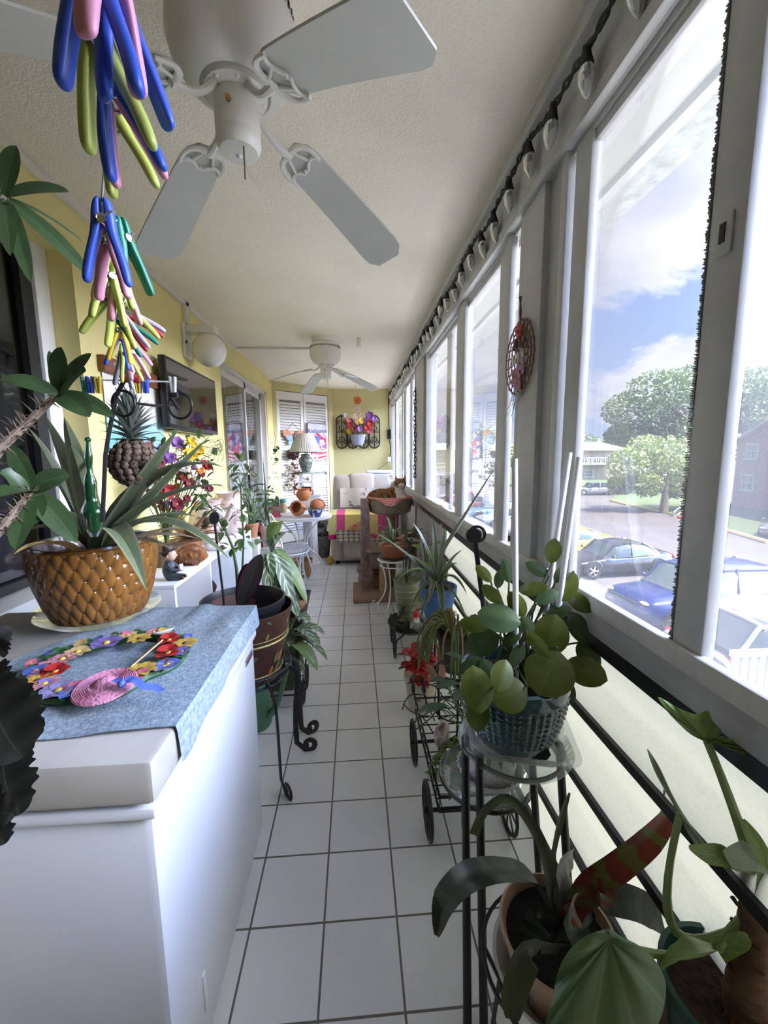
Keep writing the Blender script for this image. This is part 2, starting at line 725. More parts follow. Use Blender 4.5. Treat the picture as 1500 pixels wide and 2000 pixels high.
CURT = mat('grey_curtain', (.16, .16, .165), .9, var=.12, vs=30)
cu.grid(lambda a, c_: V((-1.42 + .018 * math.sin(a * 90) + .01 * math.sin(a * 37), -1.6 + 3.6 * a, .5 + 1.9 * c_)), 220, 2)
tag(cu.obj('window_curtain', CURT), 'grey curtain hanging behind the dark left window', 'curtain')

# ---- sliding door further along the left wall
d3 = thing('door_3', None, None, (-1.28, 4.93, 0))
d3['kind'] = 'structure'
FRD = mat('sliding_door_aluminium', (.72, .70, .66), .4, var=.05)
m = MB()
m.box((-1.34, 3.95, 0), (-1.215, 3.99, 2.235))
m.box((-1.34, 5.88, 0), (-1.215, 5.92, 2.235))
m.box((-1.34, 3.95, 2.19), (-1.215, 5.92, 2.235))
m.box((-1.34, 3.95, 0), (-1.215, 5.92, .03))
m.obj('door_frame', FRD, d3)
m = MB()
for y0, y1, x in ((3.99, 4.95, -1.24), (4.90, 5.88, -1.28)):
    m.box((x - .02, y0, .03), (x, y0 + .05, 2.19))
    m.box((x - .02, y1 - .05, .03), (x, y1, 2.19))
    m.box((x - .02, y0, .03), (x, y1, .10))
    m.box((x - .02, y0, 2.12), (x, y1, 2.19))
m.obj('sash', FRD, d3)
SG = glassmat('sliding_door_glass', (.85, .87, .87), .08, .02)
MB().box((-1.253, 4.04, .10), (-1.248, 4.90, 2.12)).obj('pane', SG, d3)
MB().box((-1.293, 4.95, .10), (-1.288, 5.83, 2.12)).obj('pane', SG, d3)
MB().box((-1.238, 4.86, .95), (-1.215, 4.885, 1.15), .004).obj('door_handle', BLACKP, d3)
VBL = mat('pale_vertical_blind', (.78, .79, .80), .7, var=.06)
vb = thing('vertical_blind', 'pale vertical blind hanging inside the glass sliding door', 'blind', (-1.39, 4.95, 2.2))
for i in range(17):
    y = 4.02 + i * .115
    MB().box((-1.40, y - .055, .06), (-1.398, y + .055, 2.2), 0, rot=.35).obj('slat', VBL, vb)
# dark room behind the left wall
rm = MB()
rm.box((-3.2, -1.7, -.1), (-3.1, 7.3, 2.6))
rm.box((-3.2, -1.75, -.1), (-1.36, -1.65, 2.6))
rm.box((-3.2, 7.2, -.1), (-.4, 7.3, 2.6))
rm.box((-3.2, -1.7, -.12), (-1.4, 7.3, -.02))
rm.box((-3.2, -1.7, 2.5), (-1.36, 7.3, 2.6))
struct('wall_inner_room', rm, mat('inner_room_paint', (.30, .29, .27), .9))

# ---- conduit along the left ceiling corner, then across to the far fan
tr = MB()
tr.box((-1.2, -1.6, CEIL - .032), (-1.168, 4.42, CEIL), .003)
tr.box((-1.2, 4.40, CEIL - .02), (-.33, 4.425, CEIL), .003)
tr.box((-1.2, 3.16, 2.30), (-1.168, 3.21, CEIL), .003)
struct('trim_1', tr, mat('conduit_ivory', (.74, .71, .64), .5))

# ---- window wall on the right
sl = MB()
sl.box((.600, -1.6, .955), (.624, 7.02, .998), .004)
sl.m = 1
sl.box((.606, -1.6, .893), (.70, 7.02, .935), .003)
sl.box((.606, -1.6, .93), (.620, 7.02, .954))
sl.m = 2
sl.box((.622, -1.6, .842), (.68, 7.02, .892))
struct('trim_2', sl, [ALUT, ALUD, BLACK])
hd = MB()
hd.box((.602, -1.6, 2.235), (.70, 7.02, 2.40), .004)
hd.box((.578, -1.6, 2.395), (.70, 7.02, CEIL), .012)
hd.box((.592, -1.6, 2.20), (.62, 7.02, 2.236), .004)
hd.box((.612, -1.6, 2.20), (.70, 7.02, 2.25), .003)
struct('trim_3', hd, [ALU])
# lower translucent panels behind black bars
pm = bpy.data.materials.new('translucent_panel')
pm.use_nodes = True
nt = pm.node_tree
nt.nodes.remove(nt.nodes['Principled BSDF'])
tl = nt.nodes.new('ShaderNodeBsdfTranslucent')
df = nt.nodes.new('ShaderNodeBsdfDiffuse')
df.inputs['Color'].default_value = (.7, .69, .62, 1)
tc = nt.nodes.new('ShaderNodeTexCoord')
wv = nt.nodes.new('ShaderNodeTexNoise')
wv.inputs['Scale'].default_value = 160
nt.links.new(tc.outputs['Object'], wv.inputs['Vector'])
cr = nt.nodes.new('ShaderNodeValToRGB')
cr.color_ramp.elements[0].color = (.086, .083, .056, 1)
cr.color_ramp.elements[1].color = (.118, .115, .086, 1)
nt.links.new(wv.outputs['Fac'], cr.inputs['Fac'])
nt.links.new(cr.outputs['Color'], tl.inputs['Color'])
ms = nt.nodes.new('ShaderNodeMixShader')
ms.inputs[0].default_value = .12
nt.links.new(tl.outputs[0], ms.inputs[1])
nt.links.new(df.outputs[0], ms.inputs[2])
nt.links.new(ms.outputs[0], nt.nodes['Material Output'].inputs['Surface'])
GREYP = mat('grey_lower_panel', (.40, .40, .42), .6, var=.08)
spans = [(.1, 1.46), (1.46, 2.92), (2.92, 4.26), (4.26, 7.02)]
for k, (y0, y1) in enumerate(spans):
    w = MB()
    if k < 2:
        zs = [.0, .178, .41, .63, .85]
        for za, zb_ in zip(zs, zs[1:]):
            pr = [(.642, za), (.650, za + .035), (.672, za + .085), (.674, za + .11), (.664, zb_), (.642, zb_)]
            rw = [[w.v((x_, y_, z_)) for y_ in (y0 + .004, y1 - .004)] for x_, z_ in pr]
            for a_, b_ in zip(rw, rw[1:]):
                w.face((a_[0], a_[1], b_[1], b_[0]))
    else:
        w.box((.640, y0 + .01, .0), (.646, y1 - .01, .85))
    struct('wall_lower_%d' % (k + 1), w, pm if k < 2 else GREYP)
bars = MB()
for z in (.63, .41, .178, .018):
    bars.box((.628, -1.6, z - .0125), (.64, 2.91, z + .0125))
struct('trim_4', bars, BLACK)
pst = MB()
for y in (2.92, 4.26):
    pst.box((.618, y - .02, 0), (.66, y + .02, .86), .003)
struct('trim_5', pst, ALU)

PANE = glassmat('window_pane', (.95, .96, .965), .02, .02, haze=.04, hazecol=(.6, .62, .66))
SCREEN = glassmat('insect_screen', (.92, .92, .92), .0, .3, haze=.04, hazecol=(.6, .62, .68))
ZB, ZT = .938, 2.205


def window(n, y0, y1, stiles, panes):
    """One sliding window: outer frame, sashes (stiles and rails in one mesh each) and panes."""
    w = thing('window_%d' % n, None, None, (.64, (y0 + y1) / 2, ZB))
    w['kind'] = 'structure'
    f = MB()
    for y in (y0, y1):
        s = 1 if y == y0 else -1
        f.box((.610, y, ZB), (.70, y + s * .035, ZT), .003)
    f.box((.625, y0, ZB), (.70, y1, ZB + .010))
    f.box((.625, y0, ZT - .02), (.70, y1, ZT))
    f.obj('window_frame', ALU, w)
    for (a, c_, x) in stiles:
        MB().box((x, a, ZB + .012), (x + .026, c_, ZT - .012), .004).obj('stile', ALU if c_ - a > .03 else ALUD, w)
    for (a, c_, x, mt) in panes:
        r = MB()
        r.box((x, a, ZB + .008), (x + .02, c_, ZB + .018), .003)
        r.box((x, a, ZT - .045), (x + .02, c_, ZT - .012), .003)
        r.obj('rail', ALU, w)
        p = MB()
        p.quad((x + .010, a, ZB + .03), (x + .010, c_, ZB + .03), (x + .010, c_, ZT - .03), (x + .010, a, ZT - .03))
        p.obj('pane', mt, w)
    return w


W2 = window(2, .12, 1.27, [(.652, .722, .612), (1.135, 1.215, .622), (.155, .22, .622)], [(.70, 1.16, .632, PANE), (.16, .70, .640, SCREEN), (.16, .68, .655, PANE)])
struct('wall_right', MB().box((.610, -1.6, 0), (.72, .10, CEIL)), YELLOW)
W3 = window(3, 1.53, 3.57, [(1.66, 1.74, .612), (1.74, 1.83, .630), (2.33, 2.44, .612), (2.44, 2.57, .628), (2.82, 2.95, .655)], [(1.80, 2.40, .632, PANE), (2.45, 3.54, .642, PANE), (1.56, 1.70, .655, SCREEN)])
W4 = window(4, 4.20, 6.98, [(4.46, 4.56, .612), (4.56, 4.66, .630), (5.0, 5.1, .612), (5.1, 5.3, .628), (5.6, 5.7, .65), (6.35, 6.5, .628)], [(4.6, 5.05, .632, PANE), (5.2, 6.4, .642, PANE), (6.4, 6.95, .650, PANE), (4.23, 4.5, .655, SCREEN)])
# latch plate on the first meeting stile, fuzzy weather strip along its edge
m = MB().box((.606, .672, 1.68), (.613, .702, 1.745), .003)
m.m = 1
m.box((.604, .682, 1.70), (.608, .692, 1.73))
m.obj('latch', [ALU, BLACKP], W2)
m = MB()
for i in range(400):
    z = ZB + .02 + i * .00295
    m.box((.611, .720, z), (.622, .724 + rnd.random() * .006, z + .0018))
m.obj('weather_strip', mat('grey_pile', (.13, .13, .13), .9), W2)
# structural posts between the windows
for k, (y0, y1) in enumerate(((1.27, 1.53), (3.57, 4.20))):
    p = MB()
    p.box((.607, y0 + .10, .99), (.70, y1, 2.24), .004)
    p.m = 1
    p.box((.618, y0, .99), (.70, y0 + .045, 2.24), .003)
    p.box((.626, y0 + .045, .99), (.70, y0 + .10, 2.24), .003)
    struct('trim_%d' % (6 + k), p, [ALU, ALUD])
struct('bounce_slab', MB().box((.70, -4, -.36), (2.5, 11, -.30)), mat('bounce_slab_white', (.85, .84, .82), .8))  # unseen white slab added below the sill to bounce sunlight onto the ceiling
# ---- eave outside the windows
ev = MB()
ev.box((.70, -6, 2.43), (1.03, 12, 2.60))
struct('soffit_board', ev, mat('soffit_paint', (.36, .36, .325), .8))
ev = MB()
ev.box((1.03, -6, 2.40), (1.07, 12, 2.60))
struct('trim_8', ev, mat('drip_edge', (.40, .41, .385), .7))
ev = MB()
ev.box((1.07, -6, 2.425), (1.228, 12, 2.66))
struct('fascia_beam', ev, mat('rough_stucco', (.36, .375, .345), .95, col2=(.22, .235, .21), vs=22, bump=1, bs=50, mix=.6))
struct('roof_slab', MB().box((-7, -6, 2.60), (1.24, 12, 3.0)), mat('roof_grey', (.4, .4, .4), .9))
bw = MB()
bw.box((-7, -6, -3.4), (.70, 12, -.13))
bw.box((-7, 7.32, -.13), (.75, 12, 2.6))
struct('wall_building', bw, mat('building_stucco', (.62, .58, .45), .9))

# ================================================================ light
w = bpy.data.worlds.new('world')
SC.world = w
w.use_nodes = True
nt = w.node_tree
L = nt.links
bg = nt.nodes['Background']
tc = nt.nodes.new('ShaderNodeTexCoord')
nrm = nt.nodes.new('ShaderNodeVectorMath')
nrm.operation = 'NORMALIZE'
L.new(tc.outputs['Generated'], nrm.inputs[0])
sp = nt.nodes.new('ShaderNodeSeparateXYZ')
L.new(nrm.outputs[0], sp.inputs[0])


def wm(op, a, c_=None, d_=None, clamp=False):
    n = nt.nodes.new('ShaderNodeMath')
    n.operation = op
    n.use_clamp = clamp
    for k, s in enumerate((a, c_, d_)):
        if s is None:
            continue
        if isinstance(s, (int, float)):
            n.inputs[k].default_value = s
        else:
            L.new(s, n.inputs[k])
    return n.outputs[0]


zz = wm('MAXIMUM', sp.outputs[2], 0)
dv = wm('ADD', zz, .45)
cb = nt.nodes.new('ShaderNodeCombineXYZ')
L.new(wm('DIVIDE', sp.outputs[0], dv), cb.inputs[0])
L.new(wm('DIVIDE', sp.outputs[1], dv), cb.inputs[1])
L.new(wm('MULTIPLY', zz, 1.2), cb.inputs[2])
mp = nt.nodes.new('ShaderNodeMapping')
mp.inputs['Location'].default_value = (7.7, 1.1, 0)
L.new(cb.outputs[0], mp.inputs['Vector'])
n1 = nt.nodes.new('ShaderNodeTexNoise')
n1.inputs['Scale'].default_value = 1.5
n1.inputs['Detail'].default_value = 9
n1.inputs['Roughness'].default_value = .56
n1.inputs['Distortion'].default_value = .25
L.new(mp.outputs[0], n1.inputs['Vector'])
cf = nt.nodes.new('ShaderNodeValToRGB')
cf.color_ramp.elements[0].position = .43
cf.color_ramp.elements[1].position = .475
L.new(n1.outputs['Fac'], cf.inputs['Fac'])
n2 = nt.nodes.new('ShaderNodeTexNoise')
n2.inputs['Scale'].default_value = 3.1
n2.inputs['Detail'].default_value = 6
L.new(mp.outputs[0], n2.inputs['Vector'])
cc = nt.nodes.new('ShaderNodeValToRGB')
cc.color_ramp.elements[0].position = .33
cc.color_ramp.elements[0].color = (.50, .53, .68, 1)
cc.color_ramp.elements[1].position = .62
cc.color_ramp.elements[1].color = (.90, .90, .97, 1)
L.new(n2.outputs['Fac'], cc.inputs['Fac'])
bl = nt.nodes.new('ShaderNodeValToRGB')
bl.color_ramp.elements[0].position = 0
bl.color_ramp.elements[0].color = (.50, .60, .80, 1)
bl.color_ramp.elements[1].position = .5
bl.color_ramp.elements[1].color = (.15, .30, .72, 1)
L.new(zz, bl.inputs['Fac'])
mx = nt.nodes.new('ShaderNodeMix')
mx.data_type = 'RGBA'
L.new(cf.outputs['Color'], mx.inputs[0])
L.new(bl.outputs['Color'], mx.inputs[6])
L.new(cc.outputs['Color'], mx.inputs[7])
# ground half of the sky dome
gm = nt.nodes.new('ShaderNodeMix')
gm.data_type = 'RGBA'
L.new(wm('MULTIPLY', wm('ADD', sp.outputs[2], .01), -60, clamp=True), gm.inputs[0])
L.new(mx.outputs[2], gm.inputs[6])
gm.inputs[7].default_value = (.34, .33, .30, 1)
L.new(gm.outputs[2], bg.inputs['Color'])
# added fill: unseen patch of sky at the right, brightened to light the room
FILLV = V((.93, -.12, .36)).normalized()
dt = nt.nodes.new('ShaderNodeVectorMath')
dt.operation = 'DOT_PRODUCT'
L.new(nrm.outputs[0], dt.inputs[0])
dt.inputs[1].default_value = FILLV
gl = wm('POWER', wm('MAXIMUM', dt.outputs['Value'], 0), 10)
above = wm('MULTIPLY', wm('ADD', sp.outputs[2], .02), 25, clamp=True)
SKY_FILL = 38
L.new(wm('ADD', wm('MULTIPLY', wm('MULTIPLY', gl, above), SKY_FILL), .52), bg.inputs['Strength'])
w.cycles.sampling_method = 'AUTOMATIC'
sd = bpy.data.lights.new('sun', 'SUN')
sd.energy = 6.3
sd.angle = R(1)
sd.color = (1, .95, .86)
so = bpy.data.objects.new('sun', sd)
COL.objects.link(so)
so.rotation_euler = V((-.30, .35, -.89)).to_track_quat('-Z', 'Y').to_euler()
SC.view_settings.view_transform = 'Standard'
SC.view_settings.look = 'None'
SC.view_settings.gamma = 1
SC.view_settings.use_curve_mapping = False
SC.view_settings.exposure = .92
SC.cycles.max_bounces = 14
SC.cycles.diffuse_bounces = 7
SC.cycles.transparent_max_bounces = 24
SC.cycles.transmission_bounces = 8
SC.cycles.caustics_reflective = False
SC.cycles.caustics_refractive = False
SC.cycles.sample_clamp_indirect = 6
# ================================================================ outside
GZ = -3.4
ASPH = mat('pale_pinkish_asphalt', (.088, .075, .073), .95, col2=(.118, .104, .102), vs=.35, bump=.2, bs=30, detail=8)
GRASS = mat('lawn_green', (.058, .09, .024), .95, col2=(.098, .132, .047), vs=3, bump=.4, bs=20)
struct('ground', MB().box((-40, -60, GZ - .3), (260, 400, GZ)), ASPH)


def patch(name, pts, z, m):
    b_ = MB()
    b_.prism([(p[0], p[1]) for p in pts], Matrix.Translation((0, 0, GZ)), z)
    return struct(name, b_, m)


def gp(px, py, z=GZ):
    p = at(px, py, z=z)
    return (p.x, p.y)


patch('lawn_front', [gp(1190, 978), gp(1330, 1010), gp(1420, 1035), gp(1500, 1060), gp(1700, 1110), gp(1700, 975), gp(1500, 968), gp(1330, 958), gp(1215, 958)], .06, GRASS)
patch('lawn_far', [gp(1080, 950), gp(1230, 950), gp(1230, 921), gp(1080, 921)], .06, GRASS)
patch('lawn_distant', [gp(820, 945), gp(1000, 950), gp(1000, 927), gp(820, 927)], .06, GRASS)
KERB = mat('yellow_kerb_paint', (.75, .60, .25), .8)
KRED = mat('red_kerb_paint', (.60, .10, .07), .8)
for pts, m in ((((1195, 979), (1225, 987)), KERB), (((1235, 989), (1290, 1001)), KERB), (((1325, 1012), (1345, 1017)), KRED), (((1350, 1020), (1420, 1038)), KERB), (((1425, 1040), (1500, 1062)), KERB)):
    a, c_ = V(gp(*pts[0]) + (GZ + .08,)), V(gp(*pts[1]) + (GZ + .08,))
    struct('kerb', MB().tube([a, c_], .12, 6), m)
LINE = mat('white_road_paint', (.42, .42, .41), .8)
for yy in (13.15, 16.2, 19.4):
    struct('road_marking', MB().box((6.6, yy, GZ), (11.6, yy + .12, GZ + .01)), LINE)

# ---------------------------------------------------------------- cars
TYRE = mat('tyre_rubber', (.02, .02, .02), .8)
RIM = mat('silver_alloy', (.62, .62, .64), .3, metal=.7)
CGL = mat('car_window_glass', (.05, .065, .075), .05, spec=.8)
CGL2 = mat('pale_car_glass', (.10, .13, .14), .05, spec=.8)
HLAMP = mat('headlamp_lens', (.75, .76, .74), .15)
TLAMP = mat('tail_lamp_red', (.55, .02, .03), .2)
AMBER = mat('amber_lens', (.8, .25, .03), .3)
DARKTRIM = mat('dark_car_trim', (.025, .025, .028), .5)


def loft(mb, secs, close=True):
    rows = [[mb.v(p) for p in s] for s in secs]
    n = len(rows[0])
    for a, c_ in zip(rows, rows[1:]):
        for j in range(n):
            mb.face((a[j], a[(j + 1) % n], c_[(j + 1) % n], c_[j]))
    if close:
        mb.face(list(reversed(rows[0])))
        mb.face(rows[-1])
    return mb


def interp(tab, s):
    for a, c_ in zip(tab, tab[1:]):
        if s <= c_[0]:
            t = (s - a[0]) / (c_[0] - a[0])
            t = t * t * (3 - 2 * t)
            return [x + (y - x) * t for x, y in zip(a[1:], c_[1:])]
    return tab[-1][1:]


STY = {
    'coupe': dict(body=[(0, .42, .50, .62), (.03, .24, .62, .84), (.12, .19, .72, .96), (.35, .18, .84, 1), (.7, .18, .88, 1), (.9, .22, .90, .96), (.975, .30, .86, .86), (1, .42, .74, .72)],
                  cab=[(.30, .80, .81, .80, .74), (.44, .84, 1.24, .90, .66), (.56, .86, 1.30, .92, .66), (.68, .88, 1.25, .90, .64), (.84, .88, .91, .80, .70)], roof=(.43, .69), H=1.3),
    'sedan': dict(body=[(0, .40, .55, .66), (.03, .24, .70, .86), (.12, .20, .82, .97), (.35, .19, .94, 1), (.7, .19, .97, 1), (.9, .22, .98, .97), (.98, .28, .94, .88), (1, .42, .80, .76)],
                  cab=[(.28, .90, .91, .84, .76), (.40, .93, 1.38, .92, .70), (.54, .95, 1.45, .94, .70), (.72, .96, 1.40, .92, .68), (.86, .97, 1.0, .84, .76)], roof=(.40, .72), H=1.45),
    'suv': dict(body=[(0, .48, .80, .74), (.02, .30, .95, .90), (.10, .24, 1.02, .98), (.30, .23, 1.10, 1), (.7, .23, 1.13, 1), (.94, .25, 1.13, .98), (.99, .34, 1.08, .92), (1, .5, 1.0, .84)],
                cab=[(.25, 1.06, 1.07, .88, .80), (.37, 1.08, 1.62, .95, .74), (.52, 1.10, 1.70, .96, .75), (.84, 1.12, 1.66, .95, .73), (.97, 1.12, 1.16, .90, .82)], roof=(.37, .86), H=1.7),
}


def car(label, x, y, style, paint, L_=4.5, W=1.82, rot=0, group='parked cars outside', rim=RIM, pale=False):
    st = STY[style]
    t = thing('car', label, 'car', (0, 0, 0), group)
    hw = W / 2
    mb = MB()
    secs = []
    for i in range(25):
        s = i / 24
        zl, zt, wf = interp(st['body'], s)
        sec = []
        for k in range(16):
            a = 2 * PI * k / 16
            cx, sz = math.cos(a), math.sin(a)
            ex = .42
            yy = hw * wf * math.copysign(abs(cx) ** ex, cx)
            zc = (zl + zt) / 2
            z_ = zc + (zt - zl) / 2 * math.copysign(abs(sz) ** ex, sz)
            if sz > 0:
                yy *= 1 - .10 * sz
            sec.append(V((L_ * (s - .5), yy, z_)))
        secs.append(sec)
    loft(mb, secs)
    mb.obj('body', paint, t, recalc=True, angle=50)
    mb = MB()
    secs = []
    c0, c1 = st['cab'][0][0], st['cab'][-1][0]
    for i in range(17):
        s = c0 + (c1 - c0) * i / 16
        zb, zt, wb, wt = interp(st['cab'], s)
        secs.append([V((L_ * (s - .5), hw * wb, zb - .05)), V((L_ * (s - .5), hw * (wb * .35 + wt * .65), zb + (zt - zb) * .72)), V((L_ * (s - .5), hw * wt * .9, zt)), V((L_ * (s - .5), 0, zt + .02)),
                     V((L_ * (s - .5), -hw * wt * .9, zt)), V((L_ * (s - .5), -hw * (wb * .35 + wt * .65), zb + (zt - zb) * .72)), V((L_ * (s - .5), -hw * wb, zb - .05))])
    loft(mb, secs)
    mb.obj('window_glass', CGL2 if pale else CGL, t, recalc=True, angle=50)
    mb = MB()
    r0, r1 = st['roof']
    secs = []
    for i in range(9):
        s = r0 + (r1 - r0) * i / 8
        zb, zt, wb, wt = interp(st['cab'], s)
        q = [V((L_ * (s - .5), hw * wt * k, zt + .035 - .05 * abs(k) ** 3)) for k in (-1, -.85, -.4, 0, .4, .85, 1)]
        secs.append(q + [p - Z * .04 for p in reversed(q)])
    loft(mb, secs)
    for sg in (-1, 1):
        for s0, s1 in ((c0 + .02, r0), (r1, c1 - .02)):
            pts = []
            for i in range(5):
                s = s0 + (s1 - s0) * i / 4
                zb, zt, wb, wt = interp(st['cab'], s)
                pts.append((L_ * (s - .5), sg * hw * (wt * .95), zt + .01))
            mb.tube(pts, .045, 6)
        s = .55
        zb, zt, wb, wt = interp(st['cab'], s)
        mb.tube([(L_ * (s - .5), sg * hw * wb, zb), (L_ * (s - .48), sg * hw * wt * .96, zt)], .035, 6)
    mb.obj('roof', paint, t, recalc=True, angle=50)
    wr = .33 if style != 'suv' else .37
    for sx in (.19, .80):
        for sg in (-1, 1):
            cx = L_ * (sx - .5)
            mb = MB()
            prof = [(wr * .62, -.11), (wr * .93, -.11), (wr, -.08), (wr, .08), (wr * .93, .11), (wr * .62, .11)]
            mb.lathe(prof, (cx, sg * (hw - .10), wr), 24, axis=(0, 1, 0))
            wh = mb.obj('wheel', TYRE, t, recalc=True)
            mb = MB()
            c_ = V((cx, sg * (hw - .035), wr))
            mb.ring(c_, wr * .64, .025, V((0, 1, 0)), 24, 6)
            for k in range(5):
                a = 2 * PI * k / 5
                mb.tube([c_, c_ + V((math.cos(a), 0, math.sin(a))) * wr * .64], [.06, .045], 6, flat=.6)
            mb.ball(c_, .06, 8, 6)
            mb.obj('rim', rim, wh)
            MB().lathe([(0, 0), (wr * .62, 0), (wr * .62, .01), (0, .01)], (cx, sg * (hw - .10), wr), 20, axis=(0, 1, 0)).obj('brake_disc', DARKTRIM, wh)
            MB().ring((cx, sg * hw * .97, wr), wr + .045, .03, V((0, 1, 0)), 20, 6, (-.1, PI + .1)).obj('wheel_arch', DARKTRIM, t)
    zl, zt, wf = interp(st['body'], .03)
    for sg in (-1, 1):
        MB().ball((-L_ * .472, sg * hw * .70, zt - .07), (.07, .15, .045), 10, 6).obj('headlamp', HLAMP, t)
        zr = interp(st['body'], .97)[1]
        MB().ball((L_ * .468, sg * hw * .72, zr - .13), (.08, .16, .09), 10, 6).obj('tail_lamp', TLAMP, t)
        zb = interp(st['cab'], c0 + .06)[0]
        MB().ball((L_ * (c0 + .05 - .5), sg * (hw + .06), zb + .07), (.06, .09, .06), 8, 6).obj('wing_mirror', paint, t)
        m_ = MB()
        m_.box((-L_ * .02, sg * (hw * 1.0) - .012, zt * .93), (L_ * .03, sg * hw + .012, zt * .93 + .03), .004)
        m_.obj('door_handle', paint, t)
    m_ = MB()
    m_.box((-L_ * .497, -hw * .55, zl + .16), (-L_ * .47, hw * .55, zt - .10), .02)
    m_.obj('grille', DARKTRIM, t)
    m_ = MB()
    m_.box((L_ * .485, -.26, .62), (L_ * .499, .26, .74), .004)
    m_.obj('number_plate', LINE, t)
    t.location = (x, y, GZ)
    t.rotation_euler.z = rot
    return t


def paint(n, c, metal=.3):
    return mat('car_paint_' + n, c, .25, metal=metal, coat=.6)


car('black two-door coupe parked side-on beyond the white line', 10.3, 15.55, 'coupe', paint('black', (.015, .015, .02)), 4.5, 1.83, R(4), pale=False)
car('yellow coupe with black roof parked behind the black coupe', 10.0, 18.9, 'coupe', paint('yellow', (.80, .66, .03), 0), 4.6, 1.9, R(4))
blu = car('dark blue SUV with a chrome grille, nearest below the window', 9.65, 10.55, 'suv', paint('navy', (.02, .035, .15)), 4.75, 1.9, R(3), pale=True)
wsuv = car('white SUV with red tail lamp at the bottom right of the window', 9.05, 7.35, 'suv', paint('white', (.26, .27, .30), 0), 4.9, 1.95, R(182))
car('silver sedan parked across the lot by the grass', *gp(1160, 966), 'sedan', paint('silver', (.55, .56, .58), .4), 5.0, 1.8, R(-8))
car('dark grey sedan at the right edge beyond the mullion', 24.5, 21.3, 'sedan', paint('grey', (.14, .15, .18)), 4.6, 1.8, R(30))
far = [('white SUV seen through the panes left of the post', 'suv', 'white', 22.6), ('pale blue sedan beyond the white SUV', 'sedan', 'pale_blue', 26.2), ('teal blue sedan further along the parked row', 'sedan', 'teal', 29.6),
       ('dark red SUV further along the parked row', 'suv', 'maroon', 33.2), ('red sedan far along the parked row', 'sedan', 'red', 37), ('white sedan at the far end of the parked row', 'sedan', 'white', 41)]
CP = dict(white=(.36, .37, .40), pale_blue=(.42, .50, .58), teal=(.10, .26, .36), maroon=(.22, .05, .07), red=(.42, .06, .08))
for lb_, sty, c_, y in far:
    car(lb_, 10.2, y, sty, paint(c_, CP[c_], .1), 4.5, 1.82, R(4))

# ---------------------------------------------------------------- trees
BARK = mat('grey_bark', (.17, .14, .11), .9, var=.3, vs=5, bump=.6, bs=12)


def blob_leaves(mb, c, r, n, s, seed):
    g = random.Random(seed)
    for _ in range(n):
        d = V((g.gauss(0, 1), g.gauss(0, 1), g.gauss(0, 1))).normalized()
        p = V(c) + V((d.x * r[0], d.y * r[1], d.z * r[2])) * (g.random() ** .22)
        a = V((g.gauss(0, 1), g.gauss(0, 1), g.gauss(0, .6))).normalized()
        b_ = a.cross(V((g.gauss(0, 1), g.gauss(0, 1), g.gauss(0, 1)))).normalized()
        q = s * (.6 + g.random() * .8)
        vs = [mb.v(p + a * q), mb.v(p + b_ * q * .5), mb.v(p - a * q), mb.v(p - b_ * q * .5)]
        mb.face(vs)


def tree(label, base, th, blobs, lm, n, s, tr=.35, lean=0, seed=1, name='tree'):
    base = V(base)
    t = thing(name, label, 'tree', base, 'trees beyond the car park')
    m_ = MB()
    top = base + V((lean, 0, th))
    m_.tube(bez(base, base + Z * th * .4, top - Z * th * .3 + V((lean * .3, 0, 0)), top, 6), [tr * (1.25 - .09 * i) for i in range(7)], 8)
    for c_, r in blobs:
        m_.tube(bez(base + (top - base) * .75, top, V(c_) - Z * r[2] * .5, V(c_), 5), [tr * .6, tr * .5, tr * .4, tr * .3, tr * .2, tr * .12], 6)
    m_.obj('trunk', BARK, t)
    m_ = MB()
    for i, (c_, r) in enumerate(blobs):
        blob_leaves(m_, c_, r, n, s, seed * 31 + i)
    m_.obj('foliage', lm, t)
    return t


LM1 = leafmat('tree_leaf_dark', (.10, .16, .055), (.12, .19, .07), mode='plain', blotch=(.19, .26, .11))
LM2 = leafmat('tree_leaf_light', (.18, .26, .07), (.2, .3, .09), mode='plain', blotch=(.32, .40, .15))


def tp(px, py, y):
    return at(px, py, y=y)


B = []
for px, py, rr in ((1235, 800, 5), (1290, 765, 6), (1350, 760, 6.5), (1420, 770, 6.5), (1480, 760, 6.5), (1540, 770, 6), (1215, 850, 3), (1300, 835, 4.5), (1380, 830, 5), (1450, 820, 4)):
    B.append((tp(px, py, 42 + rnd.random() * 4), (rr * .62, rr * .62, rr * .40)))
tree('huge spreading dark green tree behind the lawn', (tp(1385, 950, 43).x, 43, GZ), 6.5, B, LM1, 1500, .22, .7, seed=2)
B = []
for px, py, rr in ((1225, 905, 2.0), (1265, 880, 2.2), (1310, 890, 2.6), (1345, 920, 2.0), (1215, 945, 1.5), (1260, 945, 1.7), (1320, 950, 1.6), (1285, 925, 2.2), (1370, 940, 1.4)):
    B.append((tp(px, py, 31 + rnd.random() * 2), (rr * .8, rr * .7, rr * .62)))
tree('small rounded bright green tree on the lawn', tuple(gp(1296, 1002)) + (GZ,), 2.2, B, LM2, 800, .16, .26, seed=3)
B = [(tp(px, py, 62), (2.6, 2.4, 2.6)) for px, py in ((930, 875), (955, 865), (975, 890), (945, 905))]
tree('grey green round tree seen through the dusty panes', (tp(952, 930, 62).x, 62, GZ), 3, B, LM1, 500, .3, .4, seed=4)
